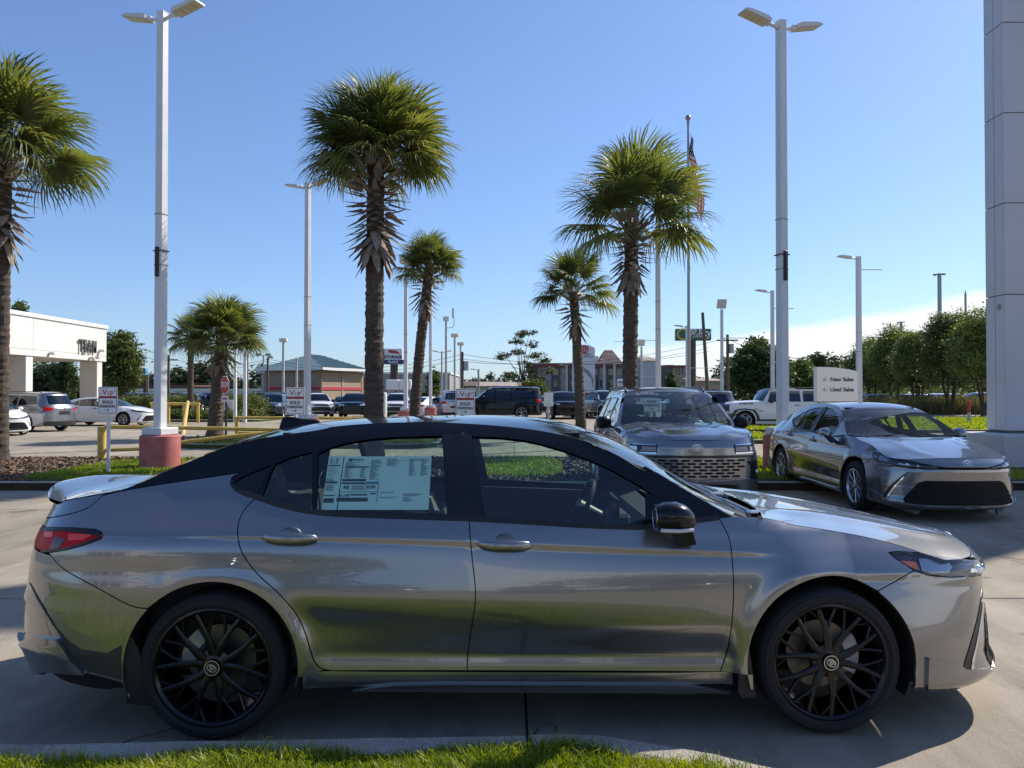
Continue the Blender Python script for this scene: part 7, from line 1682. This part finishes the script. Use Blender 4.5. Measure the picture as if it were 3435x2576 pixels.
def tower():
    t = thing('sign_wall', 'very tall pale panelled wall on a concrete block at the right edge', 'sign wall', (10.4, 16.2, 0)); H = 17.0; W_ = 6.4; D_ = .66; z0 = .80
    MB().box(.03, W_ - .03, .03, D_ - .03, z0, H - .02).build('core', M_JOINT, t)
    zs = [z0] + [P(3400, v, 16.2).z for v in (989, 682, 379, 76)]; st = zs[2] - zs[1]
    while zs[-1] + st < H: zs.append(zs[-1] + st)
    zs.append(H); g = .008
    xs = [0, 1.5, 3.0, 4.45, W_]
    for a, b in zip(zs, zs[1:]):
        for i in range(4): MB().bbox(xs[i] + (g if i else 0), xs[i + 1] - (g if i < 3 else 0), 0, .03, a + g, b - g, .006).build('cladding_panel', M_WALL, t); MB().bbox(xs[i] + (g if i else 0), xs[i + 1] - (g if i < 3 else 0), D_ - .03, D_, a + g, b - g, .006).build('cladding_panel', M_WALL, t)
        for y0, y1 in ((.031, .33), (.34, D_ - .031)): MB().bbox(0, .03, y0 + .001, y1 - g * .5, a + g, b - g, .005).build('cladding_panel', M_WALL, t); MB().bbox(W_ - .03, W_, y0, y1 - g, a + g, b - g, .005).build('cladding_panel', M_WALL, t)
    MB().box(-.03, .0, .15, .24, P(0, 1040, 16.4).z, P(0, 1024, 16.4).z).build('junction_box', M_STEEL, t)
    b = MB(); b.bbox(9.79 - 10.4, W_ + .6, 15.35 - 16.2, 17.0 - 16.2, 0, .755, .02); b.build('concrete_block', M('block_plaster', (.50, .50, .49), .8, var=.06, vs=1.2, bump=.2, bs=20), t); MB().box(-.02, W_ + .02, -.02, D_ + .02, .756, .80).build('base_joint', M_JOINT, t)
tower()
def team():
    Y0, Y1 = 24.0, 46.0; x = -24.3; t = thing('showroom', 'white showroom canopy with grey TEAM lettering at left', 'building', (x, Y1, 0)); zl, zh = P(338, 1215, Y1).z, P(338, 1094, Y1).z; 
    b = MB(); b.box(-14, -.012, Y0 - Y1, 0, zl, zh - .22); b.build('canopy', M_STUC, t)
    g = .012; ys = [0, -7.05, -14.2, -22]
    for a, c in zip(ys, ys[1:]):
        for z0, z1 in ((zl, zl + .32), (zl + .335, zh - .22)): MB().bbox(-.01, .03, c + g, a - g, z0, z1, .006).build('wall_panel', M_STUC, t)
    MB().bbox(-14.1, .10, Y0 - Y1 - .1, .1, zh - .215, zh, .02).build('coping', M_COPE, t)
    for y in (-.6, -7.2, -14, -20.5):
        MB().bbox(-1.05, -.03, y - .32, y + .25, 0, zl - .004, .02).build('pillar', M_STUC, t)
    MB().box(-14, -2.2, Y0 - Y1, -8.4, 0, zl - .004).build('inner_wall', M_STUCG, t)
    for k in range(6):
        w_ = MB().box(-2.19, -2.15, -8.8 - k * 2.2 - 1.9, -8.8 - k * 2.2, .25, zl - .35).build('window', M_DGLASS, t); MB().box(-2.149, -2.10, -8.8 - k * 2.2 - .05, -8.8 - k * 2.2 + .1, .1, zl - .2).build('mullion', M_STEEL, w_)
    yT = [2580 * 24.27 / (CX - u) for u in (261, 278, 293, 316)]
    lz = (P(280, 1185, 43.5).z + P(280, 1144, 43.5).z) / 2
    tm = text_mesh('lettering', 'TEAM', 1.02, M('letter_grey', (.09, .09, .095), .5), depth=.05, bold=.012, sx=.58, spacing=1.25); inst('lettering', tm, t, (.14, (2580 * 24.27 / (CX - 288)) - Y1, lz), (PI / 2, 0, PI / 2))
    for u, v in ((168, 1187), (336, 1178), (303, 1203), (320, 1201)):
        yy = 2580 * 24.2 / (CX - u); c = MB(); c.bbox(0, .28, -.09, .09, -.08, .08, .03, T=Matrix.Translation((.05, yy - Y1, P(u, v, yy).z))); c.build('floodlight', M_FIN, t)
    r = thing('ramp_railing', 'red metal ramp railing under the white canopy', 'railing', (-24.5, 36, 0))
    for z in (.9, 1.15, 1.4):
        MB().tube([(-3, -3, z), (-1.0, 2.6, z), (.6, 5.2, z - .55)], .035, 6).build('rail', M_INKR2, r); MB().tube([(.8, 6.2, z - .25), (.6, 9.0, z - .25)], .03, 6).build('rail', M_INKR2, r)
    for p in ((-3, -3), (-2, 0), (-1, 2.6), (.6, 5.2), (.8, 6.4), (.7, 7.6), (.6, 9.0)): MB().tube([(p[0], p[1], 0), (p[0], p[1], 1.3 if p[1] < 4 else 1.1)], .03, 6).build('post', M_INKR2, r)
team()
def hip():
    a = math.radians(20); Y = 84; cx = PX(1076, Y); t = thing('storage_office', 'small tan block building with a blue-green hip roof and a red band', 'building', (cx, Y, 0), 0)
    h = P(0, 1235, Y).z; L, D_ = 7.2, 8.6; R_ = Matrix.Rotation(PI - (PI / 2 + a) + PI / 2 - PI / 2 , 4, 'Z')
    ux = Vector((-math.cos(a), math.sin(a), 0)); uy = Vector((math.sin(a), math.cos(a), 0))
    T = Matrix(((ux.x, uy.x, 0, 0), (ux.y, uy.y, 0, 0), (0, 0, 1, 0), (0, 0, 0, 1)))
    MB().box(0, L, 0, D_, 0, h - .02, T=T).build('wall', M_BRICK, t)
    for x in (0.0, L / 2, L): MB().box(x - .18, x + .18, -.06, .0, 0, h - .03, T=T).build('pilaster', M_BRICK, t)
    for y in (0.0, D_ / 2, D_): MB().box(-.06, .0, y - .18, y + .18, 0, h - .03, T=T).build('pilaster', M_BRICK, t)
    z0, z1 = P(0, 1306, Y).z, P(0, 1295, Y).z; MB().box(-.08, L, -.075, -.0, z0, z1, T=T).build('red_band', M_REDB, t); MB().box(-.075, -.0, 0, D_, z0, z1, T=T).build('red_band', M_REDB, t)
    nb = MB()
    for k in range(14):
        z = h * (k + .5) / 14; nb.box(.2, L / 2 - .2, -.012, 0, z, z + .02, T=T); nb.box(L / 2 + .2, L - .2, -.012, 0, z, z + .02, T=T); nb.box(-.012, 0, .2, D_ / 2 - .2, z, z + .02, T=T); nb.box(-.012, 0, D_ / 2 + .2, D_ - .2, z, z + .02, T=T)
    o = nb.build('block_courses', M_JOINT, t); o['kind'] = 'stuff'
    e = .75; zr = P(0, 1190, Y + 4).z
    v = [T @ Vector(p) for p in ((-e, -e, h), (L + e, -e, h), (L + e, D_ + e, h), (-e, D_ + e, h), (L / 2, D_ * .38, zr), (L / 2, D_ * .62, zr))]
    o = MB().add(v, [(0, 1, 4), (1, 2, 5, 4), (2, 3, 5), (3, 0, 4, 5)]).build('roof', M_ROOFB, t)
    s = MB()
    for k in range(1, 22):
        f = k / 22; 
        for (p, q, tp) in ((v[0], v[1], v[4]), (v[3], v[0], None)):
            b_ = p.lerp(q, f)
            if tp is not None: fr = 1 - abs(2 * f - 1); tgt = b_.lerp(tp, 0) + (uy * (D_ * .38 + e) + Vector((0, 0, zr - h))) * fr
            else:
                fr = min(1, min(f, 1 - f) / (.38)); tgt = b_ + (ux * (L / 2 + e) + Vector((0, 0, zr - h))) * fr
            s.tube([b_ + Vector((0, 0, .02)), tgt + Vector((0, 0, .02))], .035, 4)
    s.build('standing_seams', M_ROOFB, o)
    f = MB(); 
    for x0, x1, y0, y1 in ((-e - .05, L + e + .05, -e - .05, -e), (-e - .05, -e, -e, D_ + e)): f.box(x0, x1, y0, y1, h - .28, h + .06, T=T)
    f.build('fascia', M_COPE, t)
hip()
def lowrow():
    Y = 100; x0, x1 = PX(310, Y), PX(1076, Y); t = thing('storage_units', 'long low white row of storage units with blue-grey shutters', 'building', (x0, Y, 0)); h = P(0, 1302, Y).z; W_ = x1 - x0
    MB().box(0, W_, .02, 8, 0, h - .3).build('wall', M_WHITEP, t); MB().box(-.2, W_ + .2, -.3, 8.2, h - .299, h).build('roof', M_WHITEP, t)
    n = 11; 
    for k in range(n): a = W_ * (k + .15) / n; MB().box(a, a + W_ / n * .62, -.02, .018, 0, h - .55).build('shutter', M_DOORB, t)
lowrow()
def simple_block(name, label, u0, u1, v0, Y, mat, D_=10, parts=(), cat='building', roof=None):
    x0, x1 = PX(u0, Y), PX(u1, Y); h = P(0, v0, Y).z; t = thing(name, label, cat, (x0, Y, 0)); MB().box(0, x1 - x0, 0, D_, 0, h).build('wall', mat, t)
    MB().box(-.2, x1 - x0 + .2, -.2, D_ + .2, h + .003, h + (roof or .35)).build('roof', M_COPE, t)
    return t, x1 - x0, h
t, w_, h = simple_block('warehouse', 'long grey flat-roofed shop with red Auto lettering, behind the tallest palm', 1190, 1508, 1256, 150, M('warehouse_grey', (.30, .29, .28), .8), 30)
text('lettering', 'Auto', 2.4, M_INKR2, t, (PX(1222, 150) - t.location.x, -.1, P(0, 1277, 150).z), bold=.08, depth=.1); text('lettering', 'Zone', 2.4, M_SIGNW, t, (PX(1248, 150) - t.location.x, -.1, P(0, 1277, 150).z), bold=.05, depth=.1) if False else None
def gable(name, label, u0, u1, ve, vr, Y, wall, roofm, D_=14):
    x0, x1 = PX(u0, Y), PX(u1, Y); W_ = x1 - x0; h, hr = P(0, ve, Y).z, P(0, vr, Y).z; t = thing(name, label, 'building', (x0, Y, 0)); MB().box(0, W_, 0, D_, 0, h).build('wall', wall, t); MB().prism([(-.5, h + .01), (-.5, h + .25), (D_ / 2, hr), (D_ + .5, h + .25), (D_ + .5, h + .01)], -.5, W_ + .5, axis='x').build('roof', roofm, t)
    for k in range(max(2, int(W_ / 4))): a = W_ * (k + .3) / max(2, int(W_ / 4)); MB().box(a, a + 1.2, -.04, 0.0, h * .3, h * .7).build('window', M_DGLASS, t)
    return t
M_ROOFT = M('tan_roof', (.30, .24, .20), .8); M_ROOFD = M('maroon_roof', (.10, .05, .045), .8)
gable('low_house', 'low building with pale tan roof right of the centre poles', 1608, 1752, 1298, 1281, 125, M('pale_wall', (.45, .44, .40), .8), M_ROOFT)
gable('low_house', 'maroon-roofed low building with chimneys, centre distance', 1560, 1665, 1297, 1279, 150, M('pale_wall', (.45, .44, .40), .8), M_ROOFD)
gable('low_house', 'low red-brown strip building at far left behind the sedan', 445, 640, 1295, 1288, 130, M('brown_wall', (.20, .11, .08), .8), M_ROOFD)
gable('low_house', 'tan metal building right of the green hotel sign', 2326, 2420, 1283, 1268, 140, M('tan_metal', (.38, .32, .24), .7), M_ROOFT)
def hotel():
    Y = 190; x0 = PX(1775, Y); t = thing('hotel', 'three-storey dark and light grey hotel with a maroon roof edge, behind the palms', 'building', (x0, Y, 0))
    md, ml, mr, mb_ = M('hotel_dark_grey', (.07, .075, .085), .7), M('hotel_light_grey', (.25, .27, .30), .8), M('hotel_maroon_band', (.16, .05, .045), .7), M('hotel_tan', (.40, .31, .23), .8)
    X = lambda u, Y_=Y: PX(u, Y_) - x0; zt = P(0, 1233, Y).z
    us = [1775, 1802, 1850, 1878, 1905, 1950, 1985, 2008, 2035, 2062, 2092, 2125]
    for k, (a, b) in enumerate(zip(us, us[1:])):
        m = md if k % 2 == 0 else ml; d = -.4 if k % 2 == 0 else 0; MB().box(X(a), X(b), d, 14, 0, zt).build('wall', m, t)
        for f in range(3):
            z = zt * f / 3; xm = (X(a) + X(b)) / 2; ww = (X(b) - X(a)) * .30; w = MB().box(xm - ww, xm + ww, d - .12, d - .002, z + .7, z + zt / 3 - .45).build('window', M_DGLASS, t); MB().box(xm - .06, xm + .06, d - .18, d - .121, z + .7, z + zt / 3 - .45).build('mullion', M_STEEL, w)
    MB().box(X(1775) - .3, X(2128), -.9, 14.2, zt + .01, zt + .75).build('roof_edge', mr, t); MB().box(X(1775) - .4, X(2130), -1.0, 14.3, zt + .76, zt + 1.0).build('coping', M_STUC, t)
    c = MB(); zc = zt + 1.0; xa, xb = X(2010), X(2095); c.add([(xa, 2, zc), (xb, 2, zc), (xb, 12, zc), (xa, 12, zc), ((xa + xb) / 2 - 1, 7, zc + 3.6), ((xa + xb) / 2 + 1, 7, zc + 3.6)], [(0, 1, 5, 4), (1, 2, 5), (2, 3, 4, 5), (3, 0, 4)]); c.build('hip_roof', M_ROOFD, t)
    MB().box(X(1990), X(2012), 3, 8, zc, zc + 1.9).build('roof_unit', M_STUCG, t)
    zz = P(0, 1212, Y - 6).z; w = MB(); w.box(X(2135), X(2196), -6, 10, 0, zz); w.build('tower_wall', M('hotel_blue_white', (.42, .45, .50), .7), t); xa, xb = X(2133), X(2198); MB().add([(xa, -6.4, zz + .01), (xb, -6.4, zz + .01), (xb, 10, zz + .01), (xa, 10, zz + .01), ((xa + xb) / 2 - 1, 2, zz + 1.5), ((xa + xb) / 2 + 1, 2, zz + 1.5)], [(0, 1, 5, 4), (1, 2, 5), (2, 3, 4, 5), (3, 0, 4)]).build('tower_roof', M_ROOFT, t)
    for k in range(3): MB().box(X(2188), X(2193), -6.05, -6.002, zz * .25 + k * 2.6, zz * .25 + k * 2.6 + 1.4).build('window', M_DGLASS, t)
    zz = P(0, 1236, Y).z; MB().box(X(2198), X(2300), -2, 12, 0, zz).build('brown_wing', mb_, t); MB().box(X(2197), X(2302), -2.6, 12.3, zz + .01, zz + .6).build('roof_edge', mr, t); MB().box(X(2196) , X(2248), -2.9, -2.003, 0, zz).build('dark_bay', md, t)
    for k in range(5):
        for f in range(3):
            a = X(2252 + k * 10); w = MB().box(a, a + X(2252) * 0 + .9, -2.1, -2.003, 1 + f * zz / 3, 1 + f * zz / 3 + 1.6).build('window', M_DGLASS, t)
    zz2 = P(0, 1219, Y).z; MB().box(X(2268), X(2296), 12.5, 20, 0, zz2).build('rear_tower', M_STUCG, t)
hotel()
# ---------------------------------------------------------------- invented setting behind the camera, added for the reflections in the paintwork
def behind():
    t = thing('showroom', 'unseen white showroom with a red stripe, added behind the photographer to be mirrored in the rear wing', 'building', (-24, -20, 0), .12)
    MB().box(-9, 9, -6, 0, 0, 4.6).build('wall', M_STUC, t); MB().box(-9.1, 9.1, -6.1, .08, 3.3, 3.7).build('red_stripe', M_REDB, t); MB().box(-9.2, 9.2, -6.2, .15, 4.601, 5.0).build('coping', M_COPE, t)
    for k in range(5): MB().box(-8 + k * 3.3, -5.4 + k * 3.3, .002, .03, .3, 2.9).build('window', M_DGLASS, t)
    for i, (w_, h, z, y) in enumerate(((26, 8, .3, -46), (24, 7, .2, -48), (22, 8, .3, -45), (26, 7, .2, -50))):
        tree('oak_tree', ('unseen dark tree added behind the photographer, leftmost of four', 'unseen dark tree added behind the photographer, second of four', 'unseen dark tree added behind the photographer, third of four', 'unseen dark tree added behind the photographer, rightmost of four')[i], 'tree', -42 + i * 28, y, lobes(w_, h, z, 12, 80 + i, d=8), 5000, .40, M_LDK, 90 + i, trunk_r=.4, fill=.7)
behind()
# ---------------------------------------------------------------- vehicles
MAIN = thing('sedan', 'near grey metallic sedan with black roof and black wheels, side on in front', 'car'); MAIN.matrix_world = MAIN_T
build_sedan(MAIN, M_GREY, M_BLKP, 'black10')
def window_sticker():
    q = CAM.inv(src(['C', (265, 320), (806, 320), (240, 652)])); P4 = CAM.pos(q[:, 0], q[:, 1]); _, _, n = CAM.frame(q[:, 0], q[:, 1]); P4 = P4 - n * .016
    A, B, C = [MAIN_T @ Vector(p) for p in P4]; ex = (B - A).normalized(); up = (A - C); up = (up - ex * up.dot(ex)).normalized(); ny = ex.cross(up) * -1
    T = Matrix(((ex.x, ny.x, up.x, C.x), (ex.y, ny.y, up.y, C.y), (ex.z, ny.z, up.z, C.z), (0, 0, 0, 1))); s = thing('window_sticker', 'printed price sheet inside the rear door window of the near grey sedan', 'sticker'); s.matrix_world = T
    W_ = (B - A).length; Hh = (A - C).dot(up); k = W_ / 541
    def loc(x, y): return ((x - 262) * k, 0, Hh - (y - 320) * k)
    sh = MB(); sh.box(0, W_, 0, .0006, 0, Hh).box(-(262 - 166) * k, -6 * k, 0, .0006, 0, Hh + 2 * k); sh.build('paper_sheet', M_PAPER, s)
    ink = MB(); blu = MB(); r_ = random.Random(5)
    def bar(x0, x1, y0, y1, m=ink): a, b = loc(x0, y1), loc(x1, y0); m.box(a[0], b[0], -.0012, -.0006, a[2], b[2])
    def lines(x0, x1, y0, y1, st=5, h=1.6, mn=.4):
        y = y0
        while y < y1: bar(x0, x0 + (x1 - x0) * r_.uniform(mn, 1), y, y + h); y += st
    bar(291, 312, 336, 356); bar(275, 420, 390, 399); bar(268, 412, 477, 493); bar(268, 412, 500, 512); bar(415, 492, 496, 510, blu); bar(248, 436, 602, 628); bar(256, 490, 562, 565); bar(322, 324, 565, 600); bar(488, 491, 500, 630)
    for x0, x1, y0, y1 in ((430, 500, 345, 482), (525, 650, 338, 352), (530, 605, 355, 390), (665, 792, 338, 350), (668, 715, 352, 455), (740, 790, 352, 455), (275, 370, 362, 388), (275, 330, 403, 470), (372, 412, 403, 470), (330, 480, 520, 555), (503, 590, 565, 572), (503, 620, 598, 606), (645, 780, 575, 592), (645, 710, 600, 626)): lines(x0, x1, y0, y1, 5.0, 1.5)
    bar(330, 430, 578, 588); bar(442, 480, 572, 580); bar(395, 405, 612, 622, blu)
    lines(176, 206, 335, 372); lines(210, 236, 335, 372); bar(172, 244, 380, 388); lines(174, 236, 400, 475, 9); bar(168, 240, 494, 506); lines(172, 232, 515, 560); bar(168, 236, 585, 592); bar(170, 232, 606, 636)
    ink.build('printed_lines', M_INK, s); blu.build('printed_blue_lines', M_INKB, s)
    for tx, x, y, sz, b in (('TOYOTA', 346, 346, 17, .0003), ('46', 297, 535, 34, .0006), ('$3,000', 446, 530, 18, .0004), ('$1,100', 290, 588, 18, .0004), ('TOTAL', 190, 486, 14, .0003)):
        p = loc(x, y); inst('lettering', text_mesh('lettering', tx, sz * k * 1.15, M_INK, depth=.0003, bold=b), s, (p[0], -.0015, p[2]), (PI / 2, 0, 0))
window_sticker()
c = thing('suv', 'grey metallic suv with hexagon grille, parked nose out left of the right red base', 'car', (2.33, 11.95, 0), -PI / 2); gen_car('rav', c, M_GREY, style='alu5', extras=rav_extras, glass=M_GLS)
c = thing('sedan', 'grey metallic sedan with silver wheels, parked nose out beside the tall wall', 'car', (5.53, 11.85, 0), -PI / 2); build_sedan(c, M_GREY, M_GREY, 'alu10', sticker=False, r=.225, fin=True)
def far(kind, label, u, Y, ang, col, style='alu5', v=None, extras=roof_rails, glass=None, rim=None, group='cars parked across the lot', x=None, sc=None, roof=None):
    c = thing({'suv': 'suv', 'suv_b': 'suv', 'big_suv': 'suv', 'offroad': 'suv', 'santa': 'suv', 'jeep': 'off_roader', 'pickup': 'pickup_truck'}.get(kind, 'sedan'), label, 'car' if kind != 'pickup' else 'pickup truck', (PX(u, Y) if x is None else x, Y, 0), math.radians(ang), group)
    if sc: c.scale = (sc,) * 3
    if kind == 'sedan': build_sedan(c, col, roof or col, style, sticker=False, r=.225, rimmat=rim) if False else build_sedan(c, col, roof or col, style, sticker=False, r=.225)
    else: gen_car(kind, c, col, style=style, extras=extras, glass=glass, rimmat=rim, roofp=roof)
    return c
# jeep-like off-roader
SPECS['jeep'] = suv_spec(L=4.75, W=1.88, H=1.87, wb=3.0, fo=.62, R=.41, zb=1.20, hoodz=(1.27, 1.20), tg=8, rear_slope=.03, wtop=.30, ab=.62, doors=True, grille='std')
J = SPECS['jeep']; J['flare'] = .06
J['windows'] = [('front_door_window', [(-.28, 1.25), (.46, 1.25), (.34, 1.70), (-.28, 1.72)]), ('rear_door_window', [(-1.02, 1.25), (-.36, 1.25), (-.36, 1.72), (-.98, 1.72)]), ('rear_side_window', [(-2.12, 1.25), (-1.12, 1.25), (-1.12, 1.74), (-2.08, 1.74)]), ('rear_window', [('r', .0001, 1.25), ('r', .62, 1.25), ('r', .58, 1.70), ('r', .0001, 1.72)])]
J['doors'] = [('front_door', [(-.33, .48), (.52, .48), (.57, 1.22), (.40, 1.76), (-.33, 1.76)]), ('rear_door', [(-1.06, .80), (-.95, .52), (-.34, .48), (-.34, 1.76), (-1.06, 1.76)])]
J['over'] = [('number_plate_recess', [('r', .3, .7), ('r', .6, .7), ('r', .6, .9), ('r', .3, .9)], M_TRIM, .006), ('tail_lamp', [('r', .72, .95), ('r', .88, .95), ('r', .88, 1.18), ('r', .72, 1.18)], M_RED, .02), ('front_bumper', [('f', .0001, .50), ('f', .8, .50), ('f', .8, .70), ('f', .0001, .70)], M_TRIM, .10), ('grille', [('f', .0001, .82), ('f', .5, .82), ('f', .5, 1.12), ('f', .0001, 1.12)], M_TRIM, .006), ('headlamp', [('f', .56, .90), ('f', .74, .90), ('f', .74, 1.08), ('f', .56, 1.08)], M_LAMPF, .01), ('rock_rail', [(-1.0, .40), (1.0, .40), (1.0, .47), (-1.0, .47)], M_TRIM, .03)]
J['handles'] = (-.15, -.85); J['handlemat'] = M_TRIM; J['mirmat'] = M_TRIM; J['cabin'] = (-2.1, .5); J['seats'] = (-.25, -1.1)
def jeep_extras(root, sh, sp, paint_):
    for cx in (sp['xr_w'], sp['xf_w']):
        for s in (-1, 1):
            a = np.radians(np.linspace(18, 162, 14)); mb = MB(); pts = []
            A = [(.62, .02), (.56, .30), (.42, .50), (.0, .56), (-.42, .50), (-.58, .28), (-.66, .0)]
            o_ = [(cx + x_, .41 + z_ * .98) for x_, z_ in A]; i_ = [(cx + x_ * .86, .41 + z_ * .88 - .0) for x_, z_ in A][::-1]; mb.prism(o_ + i_, s * .84, s * 1.0); mb.build('fender_flare', M_TRIM, root)
    MB().lathe([(.0, 0), (.40, 0), (.41, .05), (.41, .20), (.0, .22)], 24, axis='y', T=Matrix.Translation((sp['tail'][0][1] - .12 - .1, 0, 1.05)) @ Matrix.Rotation(PI / 2, 4, 'Z')).build('spare_wheel', M_RUB, root)
    text('lettering', 'RUBICON', .115, M_INK, root, (1.42, -.882 + .0, 1.165), rot=(math.radians(86), 0, 0), bold=.004, sx=1.25); inst('lettering', text_mesh('lettering', 'RUBICON', .115, M_INK, bold=.004, sx=1.25), root, (1.42, .887, 1.165), (math.radians(86), 0, PI)); inst('lettering', text_mesh('lettering', 'Jeep', .10, M_STEEL, bold=.003), root, (.78, .945, .86), (PI / 2, 0, PI))
    MB().bbox(-2.22, -.9, -.70, .70, 1.865, 1.90, .02).build('hardtop', M_TRIM, root); MB().cyl((1.0, .965, .92), .05, .02, 12).build('fuel_cap', M_TRIM, root)
c = far('jeep', 'white two-tone off-roader with black hard top, side on behind the right red base', 2588, 35.2, 180, M_WHT, extras=jeep_extras, style='alu5', roof=M_TRIM); c['group'] = 'cars parked across the lot'
far('santa', 'silver grey suv seen from its rear corner at the left edge', 105, 33.5, 163, M_SILD, extras=roof_rails, x=PX(120, 34.6)); far('sedan', 'white sedan facing right, side on behind the left parking sign', 358, 39.5, -4, M_WHT)
far('sedan', 'white sedan with wide mesh grille at the left edge, nose to the right', 0, 30.6, -38, M_WHT, x=PX(-10, 31.2))
R_ = -90
for kind, label, u, Y, ang, col in (('big_suv', 'dark suv nearest the hedge, left of the row facing us', 868, 58, 178, M_NAVY), ('suv_b', 'grey compact suv facing us left of the middle parking sign', 917, 53, -84, M_DKGR), ('suv', 'white suv facing us right of the middle parking sign', 1063, 54, -68, M_WHT),
    ('sedan', 'small dark car peeping between the white and the black suv', 1152, 66, -80, M_NAVY), ('suv', 'black suv facing us left of the tallest palm trunk', 1192, 53, -84, M_BLKP), ('suv', 'white suv facing us between the two small red bases', 1335, 53.5, -86, M_WHT),
    ('sedan', 'white car showing its tail between two red bases', 1452, 50, 60, M_WHT), ('offroad', 'silver suv behind the right VIP parking sign, seen from the rear', 1512, 51, 100, M_SILV), ('big_suv', 'black suv facing us left of the small slender palm', 1889, 51, -86, M_BLKP),
    ('sedan', 'dark red car behind the small slender palm', 1965, 57, -100, M_REDP), ('offroad', 'silver off-road suv facing us left of the grey suv', 2030, 52, -72, M_SILV), ('big_suv', 'dark silver wagon behind the grey suv roof', 2300, 40, 180, M_DKGR), ('sedan', 'dark car far behind the blank sign back', 1818, 70, -80, M_NAVY)):
    far(kind, label, u, Y, ang, col, extras=roof_rails if kind != 'sedan' else None)
far('offroad', 'long black off-road suv side on with roof rack, behind the right VIP sign', 1665, 49.0, 180, M_BLKP, extras=rack, rim=M_STEEL, sc=1.12)
# far line of vehicles before the storage units, and on the road beyond the fence
cols = [M_DKGR, M_WHT, M_NAVY, M_SILV, M_BLKP]
for i, u in enumerate((432, 505, 570, 625, 668, 715)): far(('big_suv', 'suv', 'offroad')[i % 3], ('first', 'second', 'third', 'fourth', 'fifth', 'sixth')[i] + ' from the left of the far vehicles before the storage units', u, 78 + (i % 2) * 2, (180, 0, 90, 180, 90, 0)[i] + 90 * 0, cols[i % 5], extras=None)
for i, (u, Y, a) in enumerate(((2962, 72, 0), (3035, 74, 180), (3190, 72, 0), (3275, 74, 180))): far(('suv', 'suv_b', 'suv', 'big_suv')[i], ('first', 'second', 'third', 'fourth')[i] + ' from the left of the vehicles passing beyond the fence', u, Y, a, (M_SILV, M_DKGR, M_SILV, M_NAVY)[i], extras=None)
for i, (x, a, col) in enumerate(((-9.5, 92, M_WHT), (-5.9, 90, M_DKGR), (-2.2, 91, M_SILV), (1.6, 90, M_NAVY), (5.4, 90, M_GREY), (9.0, 88, M_WHT))):  # unseen row of cars, added to be mirrored in the paintwork
    far(('suv', 'suv_b', 'big_suv')[i % 3], ('first', 'second', 'third', 'fourth', 'fifth', 'sixth')[i] + ' from the left in the unseen row added behind the photographer', 0, -14.5, a, col, x=x, group='cars added behind the photographer', extras=None)
